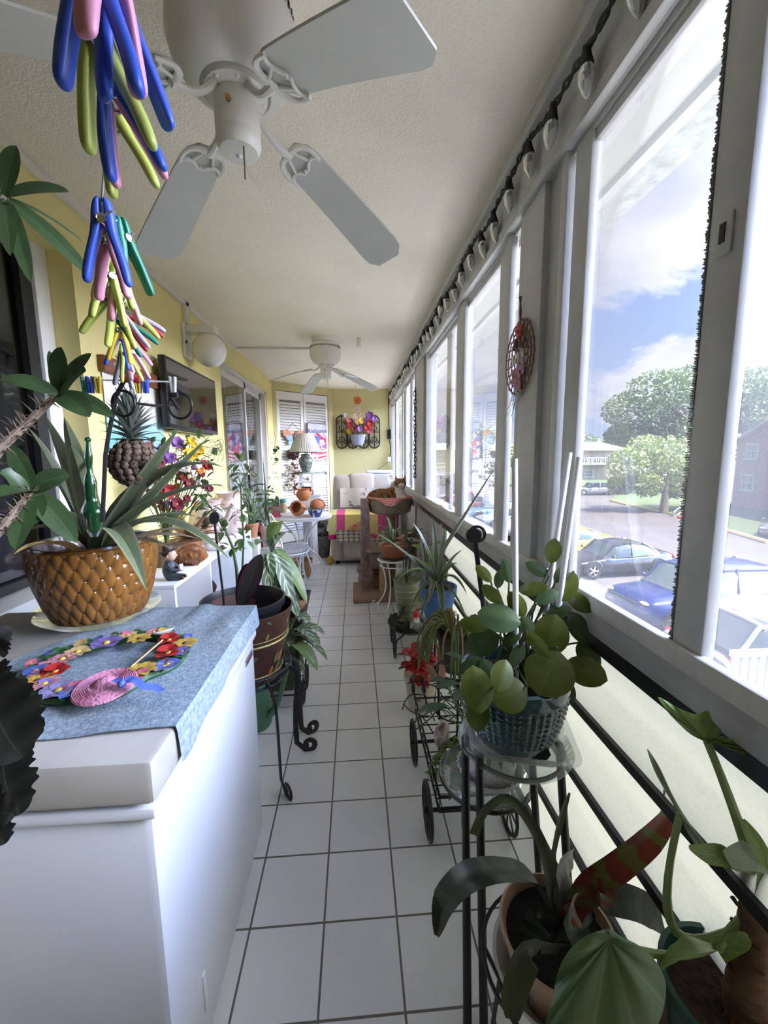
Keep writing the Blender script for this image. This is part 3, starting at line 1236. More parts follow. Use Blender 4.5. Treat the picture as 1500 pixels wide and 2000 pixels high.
for i, (px, py, y, lb_) in enumerate(((1140, 866, 95, 'low tree line crown behind the stair building, left'), (1205, 868, 108, 'low tree crown behind the stair building, right'), (912, 862, 128, 'tall narrow conifer behind the far building'), (1075, 895, 60, 'shrubby tree beside the stair building, behind the post'))):
    c_ = tp(px, py, y)
    r = (2.2, 2.2, 4.2) if i == 2 else (4.5, 3, 2.4)
    tree(lb_, (c_.x, y, GZ), 3.0, [(c_, r), (c_ - Z * 1.8, r)], LM2 if i == 3 else LM1, 500, .4, .4, seed=6 + i, name='conifer_tree' if i == 2 else 'tree')
g = random.Random(5)
hd_ = MB()
for i in range(26):
    px = 820 + i * 26
    c_ = tp(px, 886, 150)
    blob_leaves(hd_, c_ - Z * 3, (9, 4, 5 + g.random() * 3), 160, .8, 70 + i)
tag(hd_.obj('distant_foliage', LM1), 'hazy band of distant tree tops along the horizon', 'foliage', kind='stuff')

# ---------------------------------------------------------------- buildings
BRICK = mat('pale_brick', (.28, .175, .145), .9, var=.18, vs=6)
STUC = mat('cream_stucco', (.31, .285, .23), .9, var=.05)
ROOFG = mat('grey_shingle', (.36, .35, .34), .9, var=.1, vs=2)
BWIN = mat('building_window_glass', (.14, .17, .20), .15)
RAILM = mat('cream_railing', (.72, .66, .54), .6)


def bwindow(p, c_, wdt, h, nrm_, up=Z, par=None):
    n = V(nrm_).normalized()
    s = V(up).cross(n).normalized()
    f = MB()

    def bx(cx, cz, hw_, hh, d0, d1):
        q = [c_ + s * (cx + a * hw_) + Z * (cz + b_ * hh) + n * d for d in (d0, d1) for a, b_ in ((-1, -1), (1, -1), (1, 1), (-1, 1))]
        vs = [f.v(x) for x in q]
        for ix in ((0, 1, 2, 3), (7, 6, 5, 4), (0, 4, 5, 1), (1, 5, 6, 2), (2, 6, 7, 3), (3, 7, 4, 0)):
            f.face([vs[k] for k in ix])
    t_ = .09
    bx(-wdt / 2, 0, t_, h / 2 + t_, -.02, .08)
    bx(wdt / 2, 0, t_, h / 2 + t_, -.02, .08)
    bx(0, h / 2, wdt / 2, t_, -.02, .08)
    bx(0, -h / 2, wdt / 2 + .2, t_, -.02, .16)
    bx(0, 0, t_ * .6, h / 2, -.02, .07)
    bx(0, 0, wdt / 2, t_ * .5, -.02, .07)
    fo = f.obj('window', LINE, par, recalc=True)
    f = MB()
    f.quad(*[c_ + s * (a * wdt / 2) + Z * (b_ * h / 2) + n * .02 for a, b_ in ((-1, -1), (1, -1), (1, 1), (-1, 1))])
    f.obj('pane', BWIN, fo)


# brick two-storey block at the right
bk0 = V(gp(1428, 985) + (GZ,))
bk1 = V(gp(1500, 1001) + (GZ,))
dr = (bk1 - bk0).normalized()
t = thing('apartment_building', 'two-storey pale brick apartment block at the right beyond the lawn', 'building', bk0)
nb = V((dr.y, -dr.x, 0))
if nb.dot(EYE - bk0) < 0:
    nb = -nb
Hh = at(1428, 862, y=bk0.y).z - GZ
wl = MB()
W_ = 16
fr = [bk0, bk0 + dr * W_, bk0 + dr * W_ - nb * 12, bk0 - nb * 12]
a = [wl.v(p) for p in fr]
c_ = [wl.v(p + Z * Hh) for p in fr]
g0, g1 = wl.v((fr[0] + fr[1]) / 2 + Z * (Hh + 2.4)), wl.v((fr[2] + fr[3]) / 2 + Z * (Hh + 2.4))
for i in range(4):
    wl.face((a[i], a[(i + 1) % 4], c_[(i + 1) % 4], c_[i]))
wl.face((c_[0], c_[1], g0))
wl.face((c_[2], c_[3], g1))
wl.obj('wall', BRICK, t, recalc=True)
rf = MB()
for i, j in ((0, 3), (1, 2)):
    e0, e1 = fr[i] + Z * (Hh - .12), fr[j] + Z * (Hh - .12)
    out = (fr[i] - (fr[0] + fr[1]) / 2).normalized() * .5 - Z * .22
    r0, r1 = (fr[0] + fr[1]) / 2 + Z * (Hh + 2.46) + nb * .4, (fr[2] + fr[3]) / 2 + Z * (Hh + 2.46) - nb * .4
    q = [e0 + out + nb * .4, e1 + out - nb * .4, r1, r0]
    vs = [rf.v(p) for p in q] + [rf.v(p + Z * .2) for p in q]
    for ix in ((0, 1, 2, 3), (7, 6, 5, 4), (0, 4, 5, 1), (1, 5, 6, 2), (2, 6, 7, 3), (3, 7, 4, 0)):
        rf.face([vs[k] for k in ix])
rf.obj('roof', mat('tan_roof', (.45, .36, .30), .9), t, recalc=True)


def on_facade(px, py):
    d = ray(px, py)
    s = (bk0 - EYE).dot(nb) / d.dot(nb)
    return EYE + d * s


for px, py, w_, h_ in ((1471, 882, 1.75, 1.25), (1462, 943, 1.75, 1.35)):
    bwindow(t, on_facade(px, py), w_, h_, nb, par=t)


def block(label, px0, px1, y, ptop, pbase, roofh, depth, wins, rail=None):
    a_, b_ = at(px0, pbase, y=y), at(px1, pbase, y=y)
    zt = at(px0, ptop, y=y).z
    t = thing('apartment_building', label, 'building', (a_.x, y, GZ))
    MB().box((a_.x, y, GZ), (b_.x, y + depth, zt)).obj('wall', STUC, t)
    m_ = MB()
    e = .9
    q0 = [V((a_.x - e, y - e, zt)), V((b_.x + e, y - e, zt)), V((b_.x + e, y + depth + e, zt)), V((a_.x - e, y + depth + e, zt))]
    q1 = [V((a_.x + 2, y + depth / 2, zt + roofh)), V((b_.x - 2, y + depth / 2, zt + roofh))]
    v0 = [m_.v(p) for p in q0]
    v1 = [m_.v(p) for p in q1]
    m_.face((v0[3], v0[2], v0[1], v0[0]))
    m_.face((v0[0], v0[1], v1[1], v1[0]))
    m_.face((v0[2], v0[3], v1[0], v1[1]))
    m_.face((v0[1], v0[2], v1[1]))
    m_.face((v0[3], v0[0], v1[0]))
    m_.obj('roof', ROOFG, t, recalc=True)
    for px, py, w_, h_ in wins:
        bwindow(t, at(px, py, y=y), w_, h_, V((0, -1, 0)), par=t)
    if rail:
        r0, r1 = at(rail[0], rail[2], y=y - 1.4), at(rail[1], rail[2], y=y - 1.4)
        m_ = MB()
        m_.box((r0.x, y - 1.4, r0.z - 1.2), (r1.x, y, r0.z - 1.0))
        m_.obj('balcony_floor', STUC, t)
        m_ = MB()
        m_.box((r0.x, y - 1.44, r0.z), (r1.x, y - 1.36, r0.z + .1))
        k = int((r1.x - r0.x) / .4)
        for i in range(k + 1):
            x = r0.x + (r1.x - r0.x) * i / k
            m_.box((x - .03, y - 1.42, r0.z - 1.0), (x + .03, y - 1.38, r0.z))
        m_.obj('balcony_railing', RAILM, t)
        m_ = MB()
        s0 = V((r1.x, y - 1.4, r0.z - 1.0))
        s1 = V((r1.x + 3.2, y - 1.4, GZ))
        for oy in (-.5, .5):
            m_.tube([s0 + V((0, oy, 0)), s1 + V((0, oy, 0))], .14, 4)
            m_.tube([s0 + V((0, oy, 1)), s1 + V((0, oy, 1))], .06, 4)
        for i in range(10):
            p = s0.lerp(s1, i / 9)
            m_.box((p.x - .15, p.y - .5, p.z - .04), (p.x + .15, p.y + .5, p.z + .04))
            m_.box((p.x - .03, p.y - .53, p.z), (p.x + .03, p.y - .47, p.z + 1))
        m_.obj('staircase', RAILM, t)
    return t


block('cream two-storey block with a balcony railing and outside stair', 1108, 1215, 72, 880, 945, 1.6, 9, [(1140, 898, 1.6, 1.3), (1165, 898, 1.6, 1.3), (1190, 898, 1.6, 1.3), (1150, 925, 1.5, 1.2)], rail=(1138, 1200, 895))
block('long cream block seen through the far left panes', 815, 990, 66, 879, 945, 1.2, 9, [(840, 897, 1.6, 1.3), (862, 897, 1.6, 1.3), (898, 897, 1.6, 1.3), (920, 897, 1.6, 1.3), (840, 920, 1.6, 1.2), (862, 920, 1.6, 1.2), (898, 920, 1.6, 1.2)])
# white handrail at the steps of the brick block
a, c_ = tp(1316, 1000, 29), tp(1345, 978, 31)
m_ = MB()
for dz in (0, -.45):
    m_.tube([a + Z * dz - Z * .6, a + Z * dz, c_ + Z * dz, c_ + Z * dz + V((.9, .6, .5))], .05, 6)
for p in (a, c_):
    m_.tube([p, V((p.x, p.y, GZ))], .05, 6)
tag(m_.obj('handrail', LINE), 'white pipe handrail by the red kerb on the lawn edge', 'handrail')
# white garden chair back just below the last window
wc = thing('garden_chair', 'white slatted garden chair below the right end of the window', 'chair', (4.6, 4.0, GZ))
ch = V(at(1475, 1300, y=4.2))
m_ = MB()
for i in range(6):
    m_.box((ch.x - .3 + i * .11, ch.y - .02, ch.z - .45), (ch.x - .22 + i * .11, ch.y + .02, ch.z + .14), .008)
m_.box((ch.x - .32, ch.y - .03, ch.z + .12), (ch.x + .36, ch.y + .03, ch.z + .2), .01)
m_.obj('backrest', LINE, wc)
MB().box((ch.x - .32, ch.y - .55, ch.z - .5), (ch.x + .36, ch.y + .03, ch.z - .44), .01).obj('seat', LINE, wc)
for dx in (-.3, .34):
    for dy in (-.52, 0):
        MB().cyl((ch.x + dx, ch.y + dy, GZ), (ch.x + dx, ch.y + dy, ch.z - .45), .03).obj('leg', LINE, wc)
# ================================================================ ceiling fans
FANW = mat('fan_white_enamel', (.80, .79, .74), .35)
FANB = mat('fan_blade_grey_white', (.60, .61, .58), .5, var=.03)
DARKSLOT = mat('dark_vent', (.03, .03, .03), .8)


def fan(label, x, y, ang0):
    t = thing('ceiling_fan', label, 'ceiling fan', (x, y, CEIL), 'hugger ceiling fans with four blades')
    c = V((x, y, CEIL))
    m = MB()
    m.lathe([(0, 0), (.128, 0), (.130, -.03), (.118, -.045), (.118, -.055)], c, 36)
    m.obj('canopy', FANW, t)
    m = MB()
    m.lathe([(.118, -.05), (.132, -.055), (.138, -.07), (.138, -.095), (.145, -.105), (.147, -.15), (.138, -.185), (.112, -.222), (.088, -.236), (.080, -.238), (.078, -.226), (0, -.226)], c, 40)
    m.m = 1
    for i in range(48):
        a = 2 * PI * i / 48
        p = c + V((.1375 * math.cos(a), .1375 * math.sin(a), -.083))
        m.box(p - V((.003, .003, .007)), p + V((.003, .003, .007)), rot=a)
    m.obj('motor_housing', [FANW, DARKSLOT], t)
    m = MB()
    m.lathe([(0, -.228), (.072, -.228), (.072, -.246), (.05, -.252), (0, -.252)], c, 30)
    for i in range(8):
        a = 2 * PI * i / 8 + .3
        m.ball(c + V((.062 * math.cos(a), .062 * math.sin(a), -.247)), .006, 8, 5)
    m.obj('flywheel', FANW, t)
    m = MB()
    m.lathe([(0, -.25), (.046, -.25), (.052, -.258), (.052, -.325), (.050, -.33), (.050, -.334), (.052, -.338), (.052, -.350), (.044, -.366), (.02, -.372), (0, -.373)], c, 32)
    m.ball(c + V((0, 0, -.374)), (.007, .007, .004), 10, 6)
    m.obj('switch_housing', FANW, t)
    m = MB()
    m.cyl(c + V((-.005, -.046, -.29)), c + V((-.006, -.062, -.29)), .007, .005)
    m.obj('switch_stub', mat('brass', (.45, .30, .12), .3, metal=1), t)
    m = MB()
    for i in range(16):
        m.ball(c + V((.018, -.03, -.372 - i * .0045)), .0022, 6, 4)
    m.obj('pull_chain', mat('dark_chain', (.12, .10, .08), .5, metal=.5), t)
    for k in range(4):
        a = R(ang0 + 90 * k)
        d = V((math.cos(a), math.sin(a), 0))
        s = V((-d.y, d.x, 0))
        base = c + Z * -.292
        tilt = .12

        def P(r_, q, up=0):
            g = max(0, (r_ - .15) / .38)
            return base + d * r_ + s * q + Z * (up - .135 * g ** 1.1 - tilt * q)
        secs = []
        for i in range(17):
            f = i / 16
            r_ = .145 + .40 * f
            w_ = .052 + .022 * f
            if f < .13:
                w_ *= math.sqrt(1 - ((.13 - f) / .13) ** 2 * .75)
            if f > .90:
                q = (f - .90) / .10
                w_ *= 1 - .42 * q ** 1.8
            secs.append([P(r_, -w_, 0), P(r_, w_, 0), P(r_, w_, .006), P(r_, -w_, .006)])
        m = MB()
        loft(m, secs)
        bl = m.obj('blade', FANB, t, recalc=True)
        m = MB()
        m.tube(bez(c + d * .055 + Z * -.25, c + d * .085 + Z * -.285, base + d * .10 + Z * -.012, P(.15, 0, -.010), 8), [.009, .009, .0085, .008, .008, .008, .009, .010, .011], 8)
        for sg in (-1, 1):
            m.tube(bez(P(.146, 0, -.008), P(.143, sg * .035, -.008), P(.152, sg * .062, -.008), P(.205, sg * .055, -.008), 10), [.009, .009, .009, .008, .008, .007, .007, .006, .006, .006, .005], 8, flat=.8)
            m.tube(bez(P(.205, sg * .055, -.007), P(.182, sg * .048, -.007), P(.187, sg * .026, -.007), P(.200, sg * .012, -.007), 8), .0045, 6)
            m.tube([P(.148, sg * .01, -.007), P(.187, sg * .028, -.007)], .004, 6)
            m.tube(bez(P(.200, sg * .012, -.007), P(.206, sg * .008, -.007), P(.206, sg * .003, -.007), P(.198, 0, -.007), 4), .004, 6)
        m.obj('blade_arm', FANW, bl)
    return t


fan('near white ceiling fan with sagging blades over the chest freezer', -.265, 1.12, 44)
fan('far white ceiling fan at the end of the conduit', -.262, 4.08, 27)
m = MB().box((.035, 4.02, 2.37), (.075, 4.10, CEIL), .006)
tag(m.obj('junction_box', FANW), 'small white box on the ceiling beside the far fan', 'box')

# ================================================================ globe wall lamp
t = thing('wall_lamp', 'white globe wall lamp above the television', 'lamp', (-1.2, 3.24, 2.2))
m = MB()
m.box((-1.2, 3.12, 2.06), (-1.183, 3.26, 2.30), .006)
m.box((-1.185, 3.15, 2.235), (-.98, 3.24, 2.295), .012)
m.obj('bracket', FANW, t)
m = MB()
m.ball((-1.045, 3.215, 2.13), .118, 28, 18)
m.obj('globe', mat('opal_glass', (.84, .82, .77), .15, spec=.6), t)
MB().cyl((-1.183, 3.15, 2.17), (-1.176, 3.15, 2.17), .012).obj('screw_hole', BLACKP, t)

# ================================================================ string lights
t = thing('string_lights', 'black cord of clear faceted bulbs along the window header', 'string lights', (.585, 3.4, 2.32))
CORD = mat('black_cord', (.012, .012, .012), .6)
m = MB()
p1, p2 = [], []
for i in range(300):
    y = -.3 + i * 7.3 / 299
    sag = .016 * math.sin(y * 2 * PI / .66) + .006 * math.sin(y * 23)
    p1.append((.572 + .006 * math.sin(y * 60), y, 2.335 + sag + .006 * math.cos(y * 60)))
    p2.append((.572 - .006 * math.sin(y * 60), y, 2.335 + sag - .006 * math.cos(y * 60)))
m.tube(p1, .0045, 5)
m.tube(p2, .0045, 5)
m.obj('cord', CORD, t)
BULB = mat('clear_faceted_plastic', (.90, .91, .90), .12, trans=.75, ior=1.35)
bulb0 = sock0 = None
y = .42
i = 0
while y < 6.95:
    sag = .016 * math.sin(y * 2 * PI / .66)
    c = V((.572, y, 2.330 + sag))
    if bulb0 is None:
        m = MB()
        m.lathe([(0, .012), (.009, .012), (.012, -.01), (.017, -.028), (.016, -.034), (0, -.034)], (0, 0, 0), 12)
        sock0 = m.obj('socket', CORD)
        m = MB()
        m.lathe([(0, -.030), (.013, -.031), (.0185, -.045), (.0195, -.056), (.017, -.072), (.011, -.09), (.004, -.103), (0, -.106)], (0, 0, 0), 16, mod=lambda a, k: 1 + .07 * ((k + round(a * 16 / 2 / PI)) % 2))
        bulb0 = m.obj('bulb', BULB, angle=10)
        so_, bo_ = sock0, bulb0
    else:
        so_, bo_ = sock0.copy(), bulb0.copy()
        COL.objects.link(so_)
        COL.objects.link(bo_)
    so_.parent = t
    so_.location = c - t.location
    so_.rotation_euler = (rnd.uniform(-.1, .1), rnd.uniform(-.2, .05), 0)
    bo_.parent = so_
    y += .168
    i += 1

# ================================================================ clothes pegs on the line
PCOL = dict(blue=(.035, .09, .50), pink=(.66, .28, .40), lime=(.42, .50, .11), teal=(.02, .20, .14), lilac=(.45, .38, .52), yellow=(.70, .50, .05), red=(.50, .04, .05), grey=(.35, .36, .42))


def pegmat(c):
    return mat('peg_plastic_' + c, PCOL[c], .42)


def peg_proto():
    t = thing('clothes_peg', 'x', 'clothes peg', (0, 0, 0))
    for sg in (-1, 1):
        m = MB()
        sp = [(.0035, .026), (.006, .015), (.0062, .004), (.0075, -.008), (.012, -.022), (.0165, -.038), (.019, -.05), (.0205, -.060)]
        ws = [.0026, .0046, .0056, .0052, .0046, .0049, .0046, .0036]
        secs = []
        for (x, z), w_ in zip(sp, ws):
            hy = .0062 if z > -.03 else .0054
            secs.append([V((sg * (x - w_), -hy, z)), V((sg * (x - w_ * .3), -hy - .001, z)), V((sg * (x + w_), -hy, z)), V((sg * (x + w_), hy, z)), V((sg * (x - w_ * .3), hy + .001, z)), V((sg * (x - w_), hy, z))])
        loft(m, secs)
        jw = m.obj('jaw', pegmat('blue'), t, recalc=True, angle=180)
        sb_ = jw.modifiers.new('soft', 'SUBSURF')
        sb_.levels = sb_.render_levels = 2
    m = MB()
    m.ring((0, -.0085, .002), .004, .0012, V((0, 1, 0)), 14, 5)
    m.ring((0, .0085, .002), .004, .0012, V((0, 1, 0)), 14, 5)
    m.cyl((0, -.009, .002), (0, .009, .002), .0032, n=10)
    m.tube([(.003, -.0088, .004), (.011, -.0088, .010), (.012, -.005, .012)], .0011, 5)
    m.tube([(-.003, .0088, .004), (-.011, .0088, .010), (-.012, .005, .012)], .0011, 5)
    m.obj('spring', CHROME, t)
    return t


pegp = peg_proto()
LINEPTS = [V((-.03, -.02, 1.64))]
PEGS = [(176, -50, .235, 'blue', 1, 5, 'nearest blue peg at the top edge of the picture'), (204, -105, .235, 'pink', 2, 78, 'nearest pink peg at the top edge of the picture'),
        (188, 92, .265, 'lime', 9, 5, 'big lime green peg behind the nearest blue one'), (222, 10, .26, 'blue', 9, 50, 'second blue peg, right of the big lime peg at the top'),
        (212, 165, .30, 'blue', 13, 0, 'blue peg in the middle of the near cluster'), (222, 200, .33, 'pink', 15, 5, 'pink peg with wide legs in the near cluster'),
        (222, 240, .36, 'lime', 14, 0, 'lowest lime green peg of the near cluster'),
        (203, 438, .45, 'blue', -2, 10, 'lone blue peg with its legs apart below the near cluster'), (212, 478, .49, 'pink', -1, -15, 'pink peg just below the lone blue peg'),
        (222, 500, .53, 'lime', -5, 30, 'lime peg just below the pink one, mid line'), (243, 470, .52, 'teal', 14, 70, 'dark green peg right of the lone blue peg'),
        (213, 542, .58, 'lime', -4, 50, 'lime peg with legs hanging close together, mid line'), (232, 545, .60, 'pink', 6, 55, 'slim pink peg over the spread lime peg'),
        (213, 592, .62, 'lime', -28, 0, 'pale lime peg spread wide against the yellow wall'), (243, 600, .66, 'lime', 28, 20, 'lime peg with one leg out to the right, mid line'),
        (248, 612, .72, 'lilac', 48, 15, 'lilac peg pointing right below the lime pegs'), (250, 622, .76, 'red', 45, 25, 'red peg pointing right, half hidden by a lilac peg'), (244, 632, .78, 'teal', 40, 20, 'dark teal peg under the red peg'),
        (236, 648, .82, 'yellow', -8, 10, 'yellow peg at the far end of the line'), (235, 662, .85, 'blue', -10, 20, 'blue peg under the far yellow peg'), (252, 668, .88, 'pink', 22, 10, 'pink peg at the far end with legs to the right'),
        (246, 694, .92, 'lime', 8, 30, 'farthest lime peg beside the hanger hook'), (258, 690, .93, 'pink', 12, 50, 'farthest pink peg over the hanger hook'), (240, 706, .95, 'grey', -5, 60, 'small grey peg at the hanger hook')]
first = True
for px, py, yy, c_, roll, yaw, lb_ in PEGS:
    p = at(px, py, y=yy)
    s_ = .84 if yy < .4 else .92
    o = pegp if first else dup(pegp, p)
    first = False
    o.location = p
    o['label'] = lb_
    o['group'] = 'clothes pegs on the line'
    o.rotation_mode = 'XYZ'
    o.rotation_euler = (R(rnd.uniform(-6, 6)), -R(roll), R(yaw))
    o.scale = (s_,) * 3
    for ch in o.children:
        if ch.name.startswith('jaw'):
            ch.material_slots[0].link = 'OBJECT'
            ch.material_slots[0].material = pegmat(c_)
    LINEPTS.append(p + Z * .022)
LP = sorted(LINEPTS, key=lambda p: p.y)
HK = at(246, 712, y=.97)
LP.append(HK)
m = MB().tube(LP, .0011, 5)
tag(m.obj('clothes_line', mat('line_cord', (.45, .46, .48), .6)), 'thin cord running from overhead back to the plant stake, loaded with pegs', 'line')

# black plant stake with bent top in the ceramic pot, wire hanger hung on it
YS = .99
pts = [at(x, y, y=YS) for x, y in ((206, 888), (212, 850), (222, 800), (226, 775), (236, 756), (243, 742), (246, 722), (246, 708))]
st = thing('plant_stake', 'thin black bent plant stake rising behind the pineapple pot', 'plant stake', at(206, 888, y=YS))
q = at(200, 1020, y=YS)
m = MB().tube([q] + pts, .0045, 6)
m.obj('rod', BLACK, st)
m = MB()
rc = at(241, 788, y=YS)
m.ring(rc, .028, .003, V((.2, 1, 0)), 24, 6)
rc2 = at(352, 793, y=YS + .06)
m.tube([rc + V((.028, 0, 0)), at(300, 792, y=YS + .03), rc2 - V((.03, 0, 0))], .0035, 6)
m.ring(rc2, .030, .003, V((.2, 1, 0)), 24, 6)
m.tube([at(335, 778, y=YS + .05), at(350, 800, y=YS + .05)], .004, 6)
m.obj('ring', BLACK, st)
hg = thing('clip_hanger', 'thin white wire hanger holding a row of small coloured clips', 'hanger', at(255, 742, y=.98))
a, b_ = at(160, 741, y=.98), at(336, 746, y=1.0)
m = MB()
m.tube([a, b_], .002, 6)
m.tube(bez(at(252, 744, y=.98), at(258, 728, y=.98), at(268, 722, y=.98), at(262, 712, y=.98), 8) + [HK + V((.006, 0, .004)), HK], .0022, 6)
m.ring(at(228, 712, y=.97), .006, .0018, V((0, 1, 0)), 14, 5)
m.obj('wire', WIREW, hg)
m = MB().tube([at(243, 739, y=.98), at(275, 741, y=.98)], .009, 8)
lab(m.obj('hanger_grip', pegmat('red'), hg), 'red plastic grip')
for px, c_, lb_ in ((166, 'teal', 'green clip at the left end of the wire hanger'), (177, 'blue', 'blue clip second from the left on the wire hanger'), (192, 'yellow', 'yellow clip left of the red grip on the wire hanger'), (270, 'yellow', 'yellow clip right of the red grip on the wire hanger'), (284, 'blue', 'blue clip right of the red grip on the wire hanger'), (338, 'grey', 'clear clip with black jaws at the right end of the wire hanger')):
    p = at(px, 750, y=.983)
    cl = thing('hanger_clip', lb_, 'clip', p, 'small clips on the wire hanger')
    pm_ = pegmat(c_) if c_ != 'grey' else mat('clear_clip', (.7, .72, .72), .15, trans=.5)
    for sg in (-1, 1):
        m = MB()
        m.box(p + V((sg * .004 - .002, -.005, -.020)), p + V((sg * .004 + .002, .005, .016)), .001, tilt=(sg * .08, 'Y'))
        m.obj('jaw', pm_, cl)
    m = MB()
    if c_ == 'grey':
        m.box(p + V((-.009, -.005, -.030)), p + V((.009, .005, -.018)), .002)
        m.obj('grip_pad', BLACKP, cl)
    else:
        m.ring(p, .0035, .001, V((0, 1, 0)), 12, 5)
        m.obj('spring', CHROME, cl)

# ================================================================ chest freezer
FRZ = mat('freezer_enamel', (.58, .60, .65), .3, var=.02, vs=6)
FGASK = mat('freezer_gasket', (.62, .63, .63), .5)
X0, X1, Y0, Y1, ZF = -1.175, -.352, .655, 1.405, .85
t = thing('chest_freezer', 'white chest freezer at the left under the blue cloth', 'freezer', ((X0 + X1) / 2, (Y0 + Y1) / 2, 0))
m = MB().box((X0 + .012, Y0 + .012, .0), (X1 - .012, Y1 - .012, .752), .018)
m.obj('cabinet', FRZ, t)
m = MB()
m.box((X0 + .004, Y0 + .004, .735), (X1 - .004, Y1 - .004, .758), .006)
m.obj('rim', FRZ, t)
MB().box((X0 + .02, Y0 + .02, .756), (X1 - .02, Y1 - .02, .768)).obj('gasket', FGASK, t)
m = MB().box((X0, Y0, .766), (X1, Y1, ZF), .012)
m.obj('lid', mat('dusty_lid_enamel', (.36, .345, .315), .4, var=.10, vs=9), t)
m = MB()
p = at(489, 1280, x=X1 - .011)
m.box((X1 - .014, p.y - .06, p.z - .011), (X1 - .008, p.y + .02, p.z + .013), .003)
bd = m.obj('badge', mat('badge_silver', (.45, .42, .42), .3, metal=.8), t)
m = MB()
m.box((X1 - .009, p.y - .053, p.z - .005), (X1 - .0065, p.y + .013, p.z + .007))
m.obj('badge_face', mat('badge_dark', (.10, .05, .05), .4), bd)
m = MB().box((X1 - .014, .80, .10), (X1 - .008, .815, .20), .003)
m.obj('drain_cover', FRZ, t)

# cloth over the lid, hanging over the aisle edge
CL = mat('blue_speckled_cloth', (.14, .19, .24), .95, col2=(.31, .375, .43), vs=95, bump=.25, bs=180, mix=.5, detail=5)
cx0, cx1, cy0, cy1 = -.93, -.352, .735, 1.385


def clothpt(u, v):
    x = cx0 + (cx1 - cx0 + .006) * min(1, u / .86)
    y = cy0 + (cy1 - cy0) * v
    x -= (1 - v) * 0
    over = max(0, (u - .86) / .14)
    hang = .05 + .015 * math.sin(v * 7 + .6) + .02 * math.sin(v * 3.1) + .02 * max(0, .12 - v) / .12
    z = ZF + .0035 + .007 * max(0, noise.noise(V((x * 9, y * 5, 2)))) + .012 * max(0, math.sin((x + y * .4) * 26) * noise.noise(V((x * 4, y * 4, 0))))
    if over > 0:
        x = X1 + .005 + .004 * math.sin(v * 21) * over + .004 * over
        z = ZF + .003 - over * hang
    y += .012 * math.sin(u * 7 + 1) * (1 - v)
    if u < .86:
        x -= .10 * (1 - v) * (1 - u / .86)
        x += .22 * v * (1 - u / .86)
    return V((x, y, z))


m = MB().grid(clothpt, 70, 60)
m.grid(lambda a, c_: clothpt(a, c_) - Z * .0015, 70, 60)
cl = m.obj('cloth', CL)
tag(cl, 'blue speckled cloth draped over the freezer lid and its edge', 'cloth')

# ---------------------------------------------------------------- resin flower wreath
WC = V(at(215, 1307, z=ZF + .012))
a_, b2 = at(48, 1365, z=ZF + .012), at(385, 1262, z=ZF + .012)
near_, far_ = at(230, 1372, z=ZF + .012), at(230, 1240, z=ZF + .012)
WRX, WRY = .178, .145
t = thing('flower_wreath', 'painted resin wreath of flowers with a pink straw hat', 'wreath', WC - Z * .012)
WG = mat('wreath_leaf_green', (.03, .10, .04), .45, var=.5, vs=40)


WPX = [at(px, py, z=ZF + .012) for px, py in ((62, 1337), (72, 1315), (105, 1290), (150, 1272), (208, 1257), (262, 1244), (315, 1243), (355, 1256), (352, 1280), (328, 1303), (280, 1322), (240, 1348), (200, 1360), (150, 1364), (110, 1366), (75, 1356))]
WC2 = sum(WPX, V((0, 0, 0))) / len(WPX)


def wp(a, r=1, z=0):
    f = (a / (2 * PI)) % 1 * len(WPX)
    i = int(f)
    s_ = f - i
    n_ = len(WPX)
    p0, p1_, p2, p3 = (WPX[(i + k - 1) % n_] for k in range(4))
    p = .5 * ((2 * p1_) + (p2 - p0) * s_ + (2 * p0 - 5 * p1_ + 4 * p2 - p3) * s_ * s_ + (3 * p1_ - p0 - 3 * p2 + p3) * s_ ** 3)
    return WC2 + (p - WC2) * r + Z * z


m = MB().tube([wp(2 * PI * i / 40, 1, .002) for i in range(40)], .020, 8, closed=True, flat=.6)
g = random.Random(4)
for i in range(100):
    a = 2 * PI * i / 100 + g.uniform(-.05, .05)
    p = wp(a, 1 + g.uniform(-.08, .08), .012)
    d = V((g.uniform(-1, 1), g.uniform(-1, 1), .15))
    m.leaf(p, d, .026, .011, .6, 'oval', n=4)
m.obj('leaf_ring', WG, t)


def flower(name, c, r, petals, col, ccol, par, nrm_=Z, layers=1, pw=.5, cup=.25, lb_=None):
    m = MB()
    n = V(nrm_).normalized()
    s, t2 = basis(n, V((0, 1, .1)))
    for l in range(layers):
        for k in range(petals):
            a = 2 * PI * (k + .5 * l) / petals
            d = s * math.cos(a) + t2 * math.sin(a) + n * (cup + .35 * l)
            m.leaf(V(c) + n * (.002 + .004 * l), d, r * (1 - .22 * l), r * pw * (1 - .15 * l), .35, 'oval', up=n, n=5, fold=.15)
    m.m = 1
    m.ball(V(c) + n * r * .12, (r * .22, r * .22, r * .14), 8, 6, axis=n)
    o = m.obj(name, [col, ccol], par)
    return lab(o, lb_) if lb_ else o


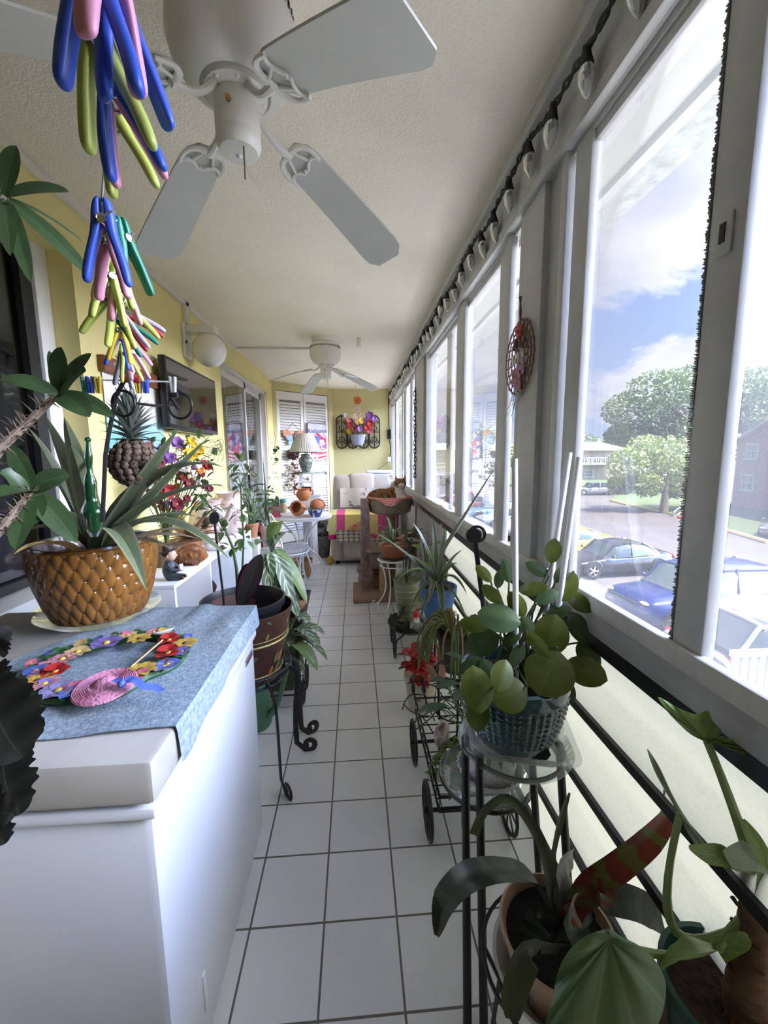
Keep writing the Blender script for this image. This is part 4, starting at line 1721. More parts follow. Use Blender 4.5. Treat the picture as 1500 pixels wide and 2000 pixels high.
FC = {k: mat('painted_petal_' + k, tuple(q * .72 for q in c), .45, var=.2, vs=50) for k, c in dict(yellow=(.62, .42, .08), violet=(.20, .16, .46), pink=(.62, .27, .34), red=(.50, .03, .03), blue=(.10, .17, .55), cream=(.70, .52, .22), lilac=(.30, .28, .52), orange=(.72, .26, .03), white=(.78, .76, .74), magenta=(.50, .04, .22), rose=(.65, .16, .24)).items()}
FY, FBR = FC['yellow'], mat('flower_centre_brown', (.10, .045, .02), .7)
WF = [(75, 1332, 'yellow', .032), (88, 1338, 'pink', .03), (108, 1314, 'red', .03), (122, 1290, 'pink', .034), (152, 1276, 'cream', .034), (208, 1259, 'violet', .040), (250, 1243, 'cream', .026), (273, 1250, 'yellow', .032), (330, 1252, 'red', .03), (362, 1259, 'yellow', .034), (328, 1277, 'red', .034), (328, 1300, 'blue', .028), (320, 1304, 'lilac', .026), (276, 1312, 'yellow', .038), (148, 1352, 'blue', .034), (115, 1352, 'lilac', .038), (70, 1312, 'blue', .026), (95, 1298, 'pink', .024), (300, 1236, 'pink', .022), (158, 1338, 'rose', .018)]
g = random.Random(77)
for k in range(16):
    p = wp(2 * PI * (k + g.uniform(-.3, .3)) / 16, 1 + g.uniform(-.12, .12), .016)
    flower('flower', p, g.uniform(.012, .018), 6, FC[g.choice(['pink', 'cream', 'violet', 'blue', 'rose', 'yellow'])], FY, t, V((g.uniform(-.3, .3), -.3, 1)), pw=.45)
for px, py, c_, r in WF:
    p = at(px, py, z=ZF + .026)
    flower('flower', p, r, 5 if c_ in ('blue', 'violet', 'lilac', 'red') else 8, FC[c_], FY if c_ != 'yellow' else FBR, t, pw=.55 if c_ in ('blue', 'violet', 'lilac', 'red') else .3, layers=2 if c_ == 'red' else 1, lb_=c_ + ' painted flower')
HP = mat('pink_straw', (.50, .20, .30), .6, bump=.6, bs=150)
hc = at(206, 1342, z=ZF + .032)
m = MB()
prof = [(0, .022), (.010, .021), (.017, .016), (.020, .010), (.026, .008)]
for i in range(9):
    prof += [(.028 + i * .0034, .008 - i * .0004), (.0298 + i * .0034, .0100 - i * .0005)]
prof += [(.060, .002), (.04, 0), (0, 0)]
m.lathe(prof, hc, 30, axis=(0.0, -.12, 1))
lab(m.obj('straw_hat', HP, t), 'pink straw hat')
RB = FC['blue']
m = MB()
rb = at(238, 1336, z=ZF + .052)
for d in (V((-.8, .5, .3)), V((.5, .9, .3))):
    m.leaf(rb, d, .028, .010, .5, 'paddle', n=5)
m.ribbon([rb, rb + V((.022, .006, .004)), rb + V((.042, -.004, -.006)), rb + V((.062, .004, -.014)), rb + V((.078, -.004, -.018))], [.006, .011, .011, .011, .008], fold=.2)
m.ball(rb, .008, 8, 6)
lab(m.obj('ribbon_bow', RB, t), 'blue ribbon bow')
m = MB()
p0, p1_ = at(245, 1310, z=ZF + .025), at(300, 1262, z=ZF + .03)
for k in range(5):
    m.tube([p0 + V((k * .003, 0, k * .002)), p1_ + V((k * .006, 0, k * .004))], .0022, 5)
m.obj('rake_handle', mat('pale_wood', (.45, .32, .18), .6), t)
m = MB()
p0 = at(300, 1238, z=ZF + .03)
for k in range(7):
    m.tube([p0, p0 + V((.045, -.02 + k * .008, .004))], .0016, 5)
m.obj('white_plume', FC['white'], t)

# ---------------------------------------------------------------- pineapple plant in the scale pot
PC = V(at(176, 1222, z=ZF + .012))
PC = V((PC.x - .025, PC.y + .10, ZF + .014))
t = thing('saucer', 'clear plastic saucer under the brown scale-patterned pot', 'saucer', PC - Z * .010)
CLEARP = glassmat('clear_plastic', (.93, .94, .95), .05, .05)
m = MB().lathe([(0, -.008), (.13, -.008), (.165, .014), (.172, .020), (.170, .023), (.162, .018), (.128, -.004), (0, -.004)], PC, 40)
m.obj('dish', CLEARP, t)
GL1 = mat('amber_brown_glaze', (.18, .078, .015), .22, var=.25, vs=30, coat=.5)
GL2 = mat('dark_brown_glaze', (.055, .020, .006), .25, coat=.5)
PH, RT, RB_ = .235, .163, .108
t = thing('pineapple_plant', 'pineapple plant with a fruit in a brown scale-patterned ceramic pot', 'potted plant', PC)
NU, NV, COLS, ROWS = 260, 96, 26, 7


def scale_h(u, v):
    best = 0
    rv = v * ROWS
    for k in (math.floor(rv) - 1, math.floor(rv), math.floor(rv) + 1):
        off = .5 * (k % 2)
        du = abs((u * COLS - off) % 1 - .5)
        dvv = abs(rv - k - .5) / 1.02
        if dvv < 1:
            w_ = .47 * (1 - dvv ** 2.2)
            if du < w_:
                best = max(best, (1 - (du / w_) ** 2) * math.sqrt(1 - dvv * dvv))
    return math.sqrt(best)


def potpt(u, v, base=False):
    r = RB_ + (RT - RB_) * math.sin(v * PI / 2) ** .72
    if .02 < v < .985:
        r += .013 * scale_h(u, v)
    a = 2 * PI * u
    return PC + V((r * math.cos(a), r * math.sin(a), v * PH))


m = MB()
rows = [[m.v(potpt(i / NU, j / NV)) for i in range(NU)] for j in range(NV + 1)]
for j in range(NV):
    for i in range(NU):
        m.m = 0 if scale_h((i + .5) / NU, (j + .5) / NV) > .46 else 1
        m.face((rows[j][i], rows[j][(i + 1) % NU], rows[j + 1][(i + 1) % NU], rows[j + 1][i]))
m.m = 1
m.lathe([(RT + .002, PH), (RT, PH + .006), (RT - .012, PH + .004), (RT - .018, PH - .03), (RB_, .01), (0, .01)], PC, 60)
m.lathe([(0, 0), (RB_, 0)], PC, 60)
m.obj('pot', [GL1, GL2], t)
SZ = PC.z + PH - .035
MB().lathe([(0, .004), (RT - .03, 0)], (PC.x, PC.y, SZ), 30).obj('soil', SOIL, t)
PL = leafmat('pineapple_leaf', (.115, .15, .080), (.16, .20, .11), edge=(.24, .27, .18), mode='long', stripes=5, w=0, blotch=(.18, .22, .13), rough=.5)
PLY = leafmat('dry_pineapple_leaf', (.40, .25, .08), (.5, .35, .15), mode='long', stripes=3, w=0)
PLP = leafmat('pale_dry_leaf', (.42, .36, .27), (.5, .42, .33), mode='long', stripes=4, w=0)


def leafto(p0, p1, w, lm, par, arch=.08, n=12, name='leaf', fold=.45, shape=None, up=Z, side=0):
    p0, p1 = V(p0), V(p1)
    mid = (p0 + p1) / 2 + Z * arch * 2
    d = p1 - p0
    sp = bez(p0, p0 + d * .30 + Z * arch * 1.4, p0 + d * .72 + Z * arch * 1.1, p1, n)
    ws = []
    for i in range(n + 1):
        q = i / n
        if shape == 'oval':
            ws.append(w * max(.03, math.sin(PI * min(1, .04 + q * .96)) ** .65))
        elif shape == 'strap':
            ws.append(w * max(.05, (1 - q ** 5) ** .7))
        else:
            ws.append(w * max(.02, min(1, .7 + q * 1.2) * (1 - q ** 2.2) ** .9))
    m = MB().ribbon(sp, ws, up, fold, 3)
    return m.obj(name, lm, par)


CT = V((PC.x + .01, PC.y, SZ))
LV = [((88, 812), 1.22, .030, .02), ((125, 815), 1.16, .024, .03), ((55, 835), 1.3, .026, .03), ((348, 838), 1.12, .026, .0), ((410, 852), 1.14, .022, .0), ((435, 912), 1.12, .030, .10), ((440, 948), 1.10, .022, .06), ((446, 1090), 1.02, .024, .10), ((286, 1152), .92, .028, .11), ((138, 870), 1.0, .022, .04), ((60, 1010), 1.1, .026, .06), ((95, 930), 1.36, .026, .06), ((350, 1030), 1.3, .024, .06), ((270, 960), 1.4, .024, .05), ((385, 1010), 1.25, .020, .05), ((40, 1045), 1.25, .022, .05)]
for (px, py), yy, w_, ar in LV:
    e = at(px, py, y=yy)
    d = V((e.x - CT.x, e.y - CT.y, 0)).normalized()
    leafto(CT + d * .02, e, w_ * 1.45, PL, t, ar)
lab(leafto(CT + V((-.05, -.02, 0)), at(28, 1082, y=1.02), .022, PLY, t, .03), 'yellowed leaf')
for e, yy in (((335, 1072), 1.05), ((385, 1052), 1.12), ((400, 1035), 1.2)):
    lab(leafto(CT + V((.03, 0, 0)), at(*e, y=yy), .02, PLP, t, .03), 'pale dry leaf')
# stalk and fruit
FP = V(at(262, 905, y=1.22))
m = MB().tube(bez(CT, CT + Z * .06, FP - Z * .10, FP - Z * .045, 6), .014, 8)
m.obj('stalk', mat('pineapple_stalk', (.16, .20, .09), .6), t)
EY = mat('pineapple_eye', (.14, .095, .068), .6, var=.35, vs=70, bump=.4, bs=120)
EY2 = mat('pineapple_crease', (.045, .030, .022), .8)
m = MB()
m.m = 1
m.ball(FP, (.058, .058, .062), 24, 16)
m.m = 0
for j in range(9):
    ph = -1.25 + j * .30
    k = max(6, round(17 * math.cos(ph)))
    for i in range(k):
        a = 2 * PI * (i + .5 * (j % 2)) / k
        d = V((math.cos(ph) * math.cos(a), math.cos(ph) * math.sin(a), math.sin(ph)))
        p = FP + V((d.x * .060, d.y * .060, d.z * .064))
        m.ball(p, (.0118, .0118, .0055), 6, 4, axis=d)
        m.leaf(p + d * .004, d + Z * .9, .011, .0025, .2, 'lance', n=3, nx=1)
fr_ = m.obj('fruit', [EY, EY2], t)
CRL = leafmat('pineapple_crown_leaf', (.12, .14, .12), (.18, .21, .18), edge=(.15, .17, .14), mode='long', w=0, stripes=3)
m = MB()
g = random.Random(9)
cb_ = FP + Z * .055
for j in range(9):
    for i in range(9):
        a = 2 * PI * (i + .5 * (j % 2)) / 9 + g.uniform(-.15, .15)
        el = .15 + j * .15
        d = V((math.cos(a) * math.cos(el), math.sin(a) * math.cos(el), math.sin(el)))
        m.leaf(cb_ + Z * j * .009, d + Z * .25, .100 - abs(j - 4) * .005, .0125, .7 - j * .10, 'taper', n=6, nx=1, fold=.4)
m.obj('crown', CRL, fr_)
# green glass watering globe stuck in the pot
wg = thing('watering_globe', 'green glass watering bulb standing in the pineapple pot', 'watering globe', at(183, 1045, y=1.08))
GG = mat('green_glass', (.03, .16, .06), .05, trans=.85, ior=1.4)
q = [(172, 862), (173, 895), (174, 915), (176, 945), (178, 975), (182, 1000), (184, 1030), (185, 1052)]
rs = [.005, .009, .006, .015, .014, .027, .020, .008]
qp = [at(px, py, y=1.08) for px, py in q]
m = MB()
fine, fr2 = [], []
for i in range(len(qp) - 1):
    for k in range(5):
        s_ = k / 5
        ss = s_ * s_ * (3 - 2 * s_)
        fine.append(qp[i].lerp(qp[i + 1], s_))
        fr2.append(rs[i] + (rs[i + 1] - rs[i]) * ss)
m.tube(fine, fr2, 18)
m.obj('bulb', GG, wg)
m = MB().ball(qp[0] + Z * .004, .007, 10, 8)
m.obj('stopper', GG, wg)

# ---------------------------------------------------------------- tall thorny plant at the left edge
t = thing('crown_of_thorns', 'tall thorny stemmed plant with dark green leaves at the left edge', 'potted plant', (-.86, .80, .852))
TH = mat('thorny_stem', (.16, .12, .09), .8, var=.4, vs=40, bump=.5)
EL = leafmat('thorn_plant_leaf', (.028, .055, .022), (.07, .11, .05), mode='mid', w=.02, blotch=(.045, .085, .03), rough=.4)
TP = mat('terracotta_dark', (.30, .13, .07), .8)
m = MB().lathe([(0, 0), (.075, 0), (.10, .15), (.105, .15), (.105, .18), (.095, .18), (.09, .14), (0, .14)], (-.86, .80, .852), 28)
m.obj('pot', TP, t)
stems = [[V((-.88, .79, 1.0)), V((-.88, .72, 1.2)), at(-90, 600, y=.66), at(-40, 470, y=.68), at(8, 385, y=.70)],
         [V((-.85, .80, 1.0)), at(-60, 960, y=.70), at(0, 875, y=.74), at(55, 825, y=.78), at(112, 770, y=.82)],
         [V((-.84, .79, 1.0)), at(-40, 1080, y=.72), at(20, 1010, y=.76), at(60, 960, y=.80)]]
for sp in stems:
    m = MB()
    fine = []
    for i in range(len(sp) - 1):
        for k in range(8):
            fine.append(sp[i].lerp(sp[i + 1], k / 8))
    fine.append(sp[-1])
    m.tube(fine, [.010 - .004 * i / len(fine) for i in range(len(fine))], 8)
    g = random.Random(3)
    for i, p in enumerate(fine):
        for k in range(7):
            a = g.uniform(0, 2 * PI)
            d = V((math.cos(a), math.sin(a) * .7, math.sin(a * 1.7))).normalized()
            m.tube([p + d * .007, p + d * g.uniform(.018, .03)], [.0016, .0002], 4, caps=False)
    m.obj('stem', TH, t)
EU = [((8, 385), (32, 285), .70, .015, .70), ((8, 385), (135, 375), .70, .016, .72), ((8, 385), (168, 525), .70, .012, .78), ((8, 385), (165, 475), .70, .010, .82), ((8, 385), (182, 545), .70, .014, .74), ((8, 385), (60, 552), .70, .012, .68), ((8, 385), (20, 500), .70, .012, .66), ((8, 385), (-60, 430), .70, .014, .66),
      ((112, 770), (120, 678), .82, .016, .80), ((112, 770), (96, 685), .82, .007, .84), ((112, 770), (178, 690), .82, .012, .86), ((112, 770), (168, 725), .82, .024, .80), ((112, 770), (175, 815), .82, .022, .78), ((112, 770), (222, 815), .84, .018, .82), ((112, 770), (0, 742), .80, .016, .76), ((112, 770), (44, 752), .82, .006, .78),
      ((60, 960), (136, 930), .80, .022, .82), ((60, 960), (0, 925), .80, .018, .76), ((60, 960), (40, 900), .80, .014, .78), ((60, 960), (60, 1030), .80, .026, .78), ((60, 960), (150, 1060), .80, .022, .80), ((60, 960), (2, 970), .80, .022, .72), ((60, 960), (20, 870), .80, .016, .84), ((60, 960), (30, 1075), .80, .020, .74)]
for (ax, ay), (ex, ey), ya, w_, ye in EU:
    p0, p1_ = at(ax, ay, y=ya), at(ex, ey, y=ye)
    leafto(p0, p1_, w_, EL, t, .008, fold=.15, shape='oval', up=V((.3, -.8, .6)))

# ---------------------------------------------------------------- dark begonia at the left edge by the freezer
t = thing('begonia', 'dark ragged-leaved begonia in a white pot at the left edge', 'potted plant', (-.80, .47, .858))
BG = leafmat('begonia_leaf', (.014, .015, .013), (.05, .06, .03), mode='mid', w=.012, blotch=(.022, .024, .020), rough=.75)
m = MB().lathe([(0, 0), (.05, 0), (.075, .13), (.08, .14), (.076, .145), (.068, .13), (0, .12)], (-.80, .47, .86), 28)
m.obj('pot', WHITE, t)
bs_ = thing('plant_stool', 'tall white stool carrying the begonia, left of the picture edge', 'plant stand', (-.80, .47, 0))
MB().box((-.91, .36, .83), (-.69, .58, .858), .006).obj('seat', WHITE, bs_)
for sx in (-1, 1):
    for sy in (-1, 1):
        MB().cyl((-.80 + sx * .09, .47 + sy * .09, 0), (-.80 + sx * .08, .47 + sy * .08, .83), .013).obj('leg', WHITE, bs_)
for (a, e, w_, y0, y1) in (((-5, 1280), (20, 1225), .015, .46, .46), ((-10, 1300), (12, 1360), .02, .46, .44), ((-20, 1340), (45, 1480), .045, .44, .42), ((8, 1465), (40, 1590), .030, .43, .41), ((-15, 1540), (10, 1648), .022, .42, .40), ((-30, 1560), (28, 1590), .026, .42, .40)):
    sp0, sp1 = at(*a, y=y0), at(*e, y=y1)
    n = 40
    m = MB()
    sp = bez(sp0, sp0.lerp(sp1, .3) + V((0, -.01, .005)), sp0.lerp(sp1, .7) + V((0, -.01, .005)), sp1, n)
    g = random.Random(int(w_ * 1000))
    ws = [w_ * max(.05, math.sin(PI * min(1, .12 + .88 * i / n)) ** .6 * (1 + .30 * noise.noise(V((i * .35, w_ * 50, 1))) + .05 * math.sin(i * 1.1))) for i in range(n + 1)]
    m.ribbon(sp, ws, V((.2, -1, .3)), .15, 3, wave=.06, wn=.5)
    m.obj('leaf', BG, t)
m = MB()
for e in ((-5, 1280), (-10, 1300), (-20, 1340), (-15, 1540)):
    m.tube(bez(V((-.80, .47, .98)), V((-.66, .47, 1.10)), at(*e, y=.46) + Z * .02, at(*e, y=.44), 6), .003, 5)
m.obj('stem', mat('begonia_stem', (.20, .06, .05), .6), t)
# ================================================================ left side, beyond the freezer
# ---- wall television
t = thing('television', 'black flat television on the yellow wall, tilted towards the room', 'television', (-1.2, 3.25, 1.77))
tl_, tr_ = at(324, 700, y=2.84), at(419, 745, y=3.72)
TVB = mat('tv_black_plastic', (.012, .012, .013), .3)
SCR = mat('tv_screen_glass', (.008, .008, .010), .05, spec=.9)
ya, yb = at(320, 693, x=-1.115).y, at(420, 745, x=-1.115).y
zt_v, zb_v = at(370, 718, x=-1.115).z, at(416, 848, x=-1.115).z
xa, xb = -1.12, -1.12
m = MB().box((-1.155, ya, zb_v), (-1.115, yb, zt_v), .006)
m.obj('bezel', TVB, t)
m = MB().quad((-1.1140, ya + .018, zb_v + .025), (-1.1140, yb - .018, zb_v + .025), (-1.1140, yb - .018, zt_v - .018), (-1.1140, ya + .018, zt_v - .018))
m.obj('screen', SCR, t)
m = MB()
m.box((-1.2, 2.95, 1.66), (-1.155, 3.20, 1.88), .004)
m.box((-1.165, ya + .1, zb_v - .01), (-1.125, yb - .1, zb_v + .005))
m.obj('bracket', TVB, t)

# ---- hanging scroll sign with wooden strip
sg = thing('wall_scroll', 'pale wall scroll with a beach picture hanging from a wooden strip', 'wall sign', (-1.2, 2.55, 1.6))
a_, b_ = at(196, 712, x=-1.185), at(320, 752, x=-1.185)
y0, y1 = a_.y, b_.y
zt = (a_.z + b_.z) / 2 + .01
WOODR = mat('reddish_wood', (.20, .075, .032), .5, var=.35, vs=9, stretch=(1, 1.2, 14))
m = MB().box((-1.2, y0, zt - .045), (-1.165, y1, zt + .03), .004)
m.obj('wood_strip', WOODR, sg)
pm2 = bpy.data.materials.new('beach_print')
pm2.use_nodes = True
nt = pm2.node_tree
b = nt.nodes['Principled BSDF']
tc = nt.nodes.new('ShaderNodeTexCoord')
sp = nt.nodes.new('ShaderNodeSeparateXYZ')
nt.links.new(tc.outputs['UV'], sp.inputs[0])
nz = nt.nodes.new('ShaderNodeTexNoise')
nz.inputs['Scale'].default_value = 6
nt.links.new(tc.outputs['UV'], nz.inputs['Vector'])
ad = nt.nodes.new('ShaderNodeMath')
ad.operation = 'MULTIPLY_ADD'
ad.inputs[1].default_value = .12
nt.links.new(nz.outputs['Fac'], ad.inputs[0])
nt.links.new(sp.outputs[1], ad.inputs[2])
cr = nt.nodes.new('ShaderNodeValToRGB')
e = cr.color_ramp.elements
e[0].position, e[0].color = 0, (.20, .42, .56, 1)
e[1].position, e[1].color = 1, (.82, .78, .72, 1)
for p_, c_ in ((.38, (.24, .52, .66, 1)), (.55, (.42, .66, .74, 1)), (.68, (.80, .78, .73, 1))):
    k = e.new(p_)
    k.color = c_
nt.links.new(ad.outputs[0], cr.inputs['Fac'])
nt.links.new(cr.outputs['Color'], b.inputs['Base Color'])
b.inputs['Roughness'].default_value = .8
zb = at(210, 905, x=-1.19).z
m = MB().quad((-1.192, y0 + .02, zb), (-1.192, y1 - .04, zb), (-1.192, y1 - .04, zt - .04), (-1.192, y0 + .02, zt - .04))
m.quad((-1.195, y0 + .02, zb), (-1.195, y1 - .04, zb), (-1.195, y1 - .04, zt - .04), (-1.195, y0 + .02, zt - .04))
m.obj('print', pm2, sg)
INK = mat('black_ink', (.02, .02, .02), .7)
m = MB()
g = random.Random(8)
zc = zt - .10
for row, (n_, s_) in enumerate(((3, .05), (4, .03), (5, .026), (4, .026), (5, .02), (4, .02))):
    yy = y0 + .10 + g.uniform(0, .04)
    for k in range(n_):
        p = [V((-1.1905, yy + s_ * (.5 + .5 * math.sin(q * 1.9 + k)), zc + s_ * .7 * math.cos(q * 2.3 + k * 2))) for q in [i / 3 for i in range(7)]]
        m.tube(p, .0022, 4)
        yy += s_ * 1.5
    zc -= .035 + s_ * 1.3
m.obj('script', INK, sg)

# ---- white cube bookcase
BX, BY0, BY1, BZ = -.845, 1.90, 3.32, .772
SHW = mat('bookcase_white', (.74, .74, .75), .4)
SHG = mat('bookcase_shaded_panel', (.52, .53, .55), .5)
t = thing('bookcase', 'low white cube bookcase along the left wall', 'bookcase', (-1.02, 2.6, 0))
m = MB().box((-1.195, BY0, BZ - .02), (BX, BY1, BZ), .002)
m.obj('top_panel', SHW, t)
for y in (BY0, BY0 + .47, BY0 + .94, BY1 - .02):
    MB().box((-1.195, y, 0), (BX, y + .02, BZ - .02), .001).obj('side_panel', SHW, t)
MB().box((-1.195, BY0, .37), (BX, BY1, .39)).obj('shelf', SHW, t)
MB().box((-1.195, BY0, .0), (BX, BY1, .03)).obj('bottom_panel', SHW, t)
MB().box((-1.197, BY0, .0), (-1.192, BY1, BZ - .02)).obj('back_panel', SHG, t)
# dark plush toy in the second cubby
pc = V((-.92, 2.52, .39))
t = thing('plush_toy', 'dark plush toy with a white band inside the bookcase', 'toy', pc)
m = MB()
m.ball(pc + Z * .07, (.06, .06, .07), 14, 10, jit=.15)
m.ball(pc + Z * .17, (.05, .05, .05), 14, 10, jit=.15)
m.obj('body', mat('dark_plush', (.045, .02, .022), .95, bump=.6), t)
lab(MB().ring(pc + Z * .125, .05, .012, Z, 20, 8).obj('collar', FC['white'], t), 'white collar')

# ---- figurines on the bookcase
SKIN = mat('figurine_skin', (.70, .45, .36), .4)
FHAIR = mat('figurine_brown', (.035, .02, .014), .5)
FCOAT = mat('figurine_dark_coat', (.05, .06, .075), .5)
FWHT = mat('figurine_white', (.75, .74, .72), .4)


def figurine(label, c, s, coat, lookx=1):
    c = V(c)
    t = thing('figurine', label, 'figurine', c, 'boy figurines on the bookcase')
    k = lambda x, y, z: c + V((x * lookx, y, z)) * s
    m = MB()
    m.ball(k(0, 0, .30), (.20 * s, .17 * s, .32 * s), 14, 10)
    m.tube([k(.02, -.14, .48), k(.14, -.17, .34), k(.30, -.08, .30)], [.07 * s, .065 * s, .05 * s], 8)
    m.tube([k(.02, .14, .48), k(.14, .17, .34), k(.30, .08, .30)], [.07 * s, .065 * s, .05 * s], 8)
    m.tube([k(.05, -.09, .10), k(.32, -.10, .08)], [.09 * s, .07 * s], 8)
    m.tube([k(.05, .09, .10), k(.32, .10, .08)], [.09 * s, .07 * s], 8)
    m.obj('coat', coat, t)
    m = MB()
    m.ball(k(.05, 0, .74), (.17 * s, .15 * s, .18 * s), 16, 12)
    m.ball(k(.22, 0, .73), .035 * s, 8, 6)
    m.ball(k(.03, -.15, .72), (.03 * s, .02 * s, .045 * s), 8, 6)
    m.ball(k(.03, .15, .72), (.03 * s, .02 * s, .045 * s), 8, 6)
    m.ball(k(.32, 0, .30), (.07 * s, .08 * s, .05 * s), 10, 8)
    hd = m.obj('head', SKIN, t)
    m = MB()
    for sg_ in (-1, 1):
        m.ball(k(.185, sg_ * .06, .77), (.02 * s, .018 * s, .025 * s), 8, 6)
    m.tube([k(.205, -.04, .655), k(.212, 0, .648), k(.205, .04, .655)], .008 * s, 5)
    m.obj('face_detail', FHAIR, hd)
    m = MB()
    m.ball(k(-.03, 0, .80), (.17 * s, .165 * s, .15 * s), 14, 10)
    m.obj('hair', FHAIR, hd)
    m = MB()
    m.lathe([(0, .19), (.12, .18), (.17, .12), (.17, .03), (.27, 0), (.27, -.02), (0, -.02)], (0, 0, 0), 20)
    bmesh.ops.transform(m.bm, matrix=Matrix.Translation(k(.0, 0, .87)) @ Matrix.Rotation(-.22 * lookx, 4, 'Y') @ Matrix.Scale(s, 4), verts=m.bm.verts)
    m.obj('hat', mat('figurine_hat', (.045, .03, .022), .5), t)
    m = MB()
    m.box(k(.28, -.10, .34), k(.36, .10, .46), .004)
    m.obj('open_book', FWHT, t)
    m = MB()
    m.ball(k(.36, -.10, .08), (.08 * s, .06 * s, .06 * s), 8, 6)
    m.ball(k(.36, .10, .08), (.08 * s, .06 * s, .06 * s), 8, 6)
    m.obj('shoe', FHAIR, t)
    return t


figurine('seated boy figurine with brown hat at the near end of the bookcase', (-.90, 1.99, BZ), .165, FCOAT)
figurine('boy figurine in a dark cap by the pink vases', (-.93, 2.62, BZ), .20, FWHT)
rc_ = V((-.915, 2.28, BZ))
m = MB()
m.ball(rc_ + Z * .055, (.085, .07, .055), 20, 14, jit=.35)
tag(m.obj('amber_rock', mat('amber_stone', (.20, .08, .03), .4, var=.5, vs=30, bump=.8, bs=50)), 'rough amber brown stone on the bookcase between the boy figurines', 'rock')
# pinkish vases with rose relief
VP = mat('dusty_pink_ceramic', (.50, .40, .37), .45, var=.12, vs=12)
VR = mat('rose_relief', (.58, .47, .44), .5)


def vase(label, c, h, r, spout):
    c = V(c)
    t = thing('vase', label, 'vase', c, 'pink ceramic vases on the bookcase')
    m = MB()
    m.lathe([(0, 0), (r * .55, 0), (r * .62, .01), (r * .95, h * .30), (r, h * .45), (r * .85, h * .68), (r * .62, h * .82), (r * .66, h * .93), (r * .80, h), (r * .74, h), (r * .58, h * .84), (0, h * .7)], c, 32)
    m.obj('body', VP, t)
    if spout:
        m = MB()
        m.tube(bez(c + V((r * .6, -.03, h * .45)), c + V((r * 1.3, -.05, h * .5)), c + V((r * 1.15, -.06, h * .8)), c + V((r * 1.5, -.07, h * .92)), 8), [.03, .028, .024, .021, .018, .016, .014, .013, .015], 10)
        m.obj('spout', VP, t)
    m = MB()
    m.tube(bez(c + V((-.02, r * .8, h * .85)), c + V((-.02, r * 1.7, h * .95)), c + V((-.02, r * 1.7, h * .4)), c + V((-.02, r * .9, h * .35)), 10), .012, 8)
    m.obj('handle', VP, t)
    g = random.Random(int(h * 1000))
    m = MB()
    for k in range(7):
        a = g.uniform(-1.9, .5)
        z = h * g.uniform(.3, .62)
        n = V((math.cos(a), math.sin(a), .1))
        for q in range(2):
            for p_ in range(5):
                aa = 2 * PI * p_ / 5 + q
                s_, t_ = basis(n)
                m.leaf(c + n * r * .93 + Z * z, s_ * math.cos(aa) + t_ * math.sin(aa) + n * (.5 + q), .026 - q * .008, .012, .3, 'oval', up=n, n=4)
    m.obj('rose_relief', VR, t)


vase('large dusty pink pitcher with rose relief, nearer of the two', (-1.01, 2.86, BZ), .30, .13, True)
vase('large dusty pink vase at the far end of the bookcase', (-.955, 3.17, BZ), .32, .13, False)

# ---- artificial flower arrangement behind the pineapple plant
fc_ = V((-1.04, 2.28, BZ))
t = thing('flower_arrangement', 'artificial arrangement of purple, yellow and red flowers on the bookcase', 'flower arrangement', fc_)
m = MB().lathe([(0, 0), (.07, 0), (.10, .09), (.105, .11), (.095, .11), (0, .09)], fc_, 24)
m.obj('basket', mat('brown_basket', (.16, .09, .05), .8, bump=.8, bs=80), t)
g = random.Random(21)
STEM = mat('green_stem', (.10, .16, .06), .6)
SILK = {k: mat('silk_' + k, c, .7, var=.2, vs=40) for k, c in dict(purple=(.26, .08, .42), violet=(.32, .14, .50), yellow=(.75, .48, .02), red=(.42, .02, .03), pink=(.62, .16, .22), white=(.72, .70, .66), dark=(.16, .012, .03), orange=(.62, .20, .04)).items()}
AR = [(g.uniform(270, 410), g.uniform(870, 985), g.choice(['purple', 'violet', 'pink', 'dark', 'white', 'orange', 'dark', 'red']), .026) for _ in range(34)] + [(318, 878, 'purple', .045), (345, 865, 'violet', .045), (330, 895, 'violet', .04), (310, 905, 'pink', .035), (372, 888, 'yellow', .045), (385, 880, 'yellow', .05), (372, 862, 'yellow', .03), (398, 905, 'red', .03), (405, 912, 'red', .03), (390, 918, 'orange', .03), (322, 900, 'pink', .03), (300, 930, 'dark', .05), (370, 945, 'dark', .045), (355, 930, 'red', .04), (330, 960, 'red', .05), (345, 985, 'dark', .05), (300, 965, 'red', .045), (318, 990, 'red', .04), (280, 915, 'dark', .04), (360, 915, 'white', .03), (385, 940, 'white', .03), (290, 870, 'pink', .03)]
stm = MB()
for px, py, c_, r in AR:
    p = at(px, py, y=2.22 + g.uniform(-.12, .2))
    p.x = max(p.x, -1.13)
    flower('flower', p, r * .8, 7, SILK[c_], FY, t, V((.6, -.8, .3)), layers=2, pw=.42, lb_=c_ + ' silk flower')
    stm.tube(bez(fc_ + Z * .1, fc_ + Z * .22, p - Z * .06, p, 5), .0022, 5)
stm.obj('stem', STEM, t)
m = MB()
for i in range(190):
    p = at(g.uniform(265, 420), g.uniform(855, 1000), y=2.25 + g.uniform(-.12, .2))
    p.x = max(p.x, -1.12)
    m.leaf(p, V((g.uniform(-1, 1), g.uniform(-1, .2), g.uniform(-.4, .9))), g.uniform(.05, .09), .012, .6, 'lance', n=5, nx=1)
m.obj('leaves', leafmat('silk_leaf', (.06, .11, .04), (.12, .18, .07), mode='mid', w=.05), t)
m = MB()
for i in range(16):
    p = at(g.uniform(395, 425), g.uniform(860, 890), y=2.4)
    m.tube(bez(p, p + V((.03, 0, .03)), p + V((.05, 0, -.01)), p + V((.02, 0, -.04)), 5), .0016, 4)
m.obj('tendrils', mat('pale_green_tendril', (.40, .45, .25), .7), t)
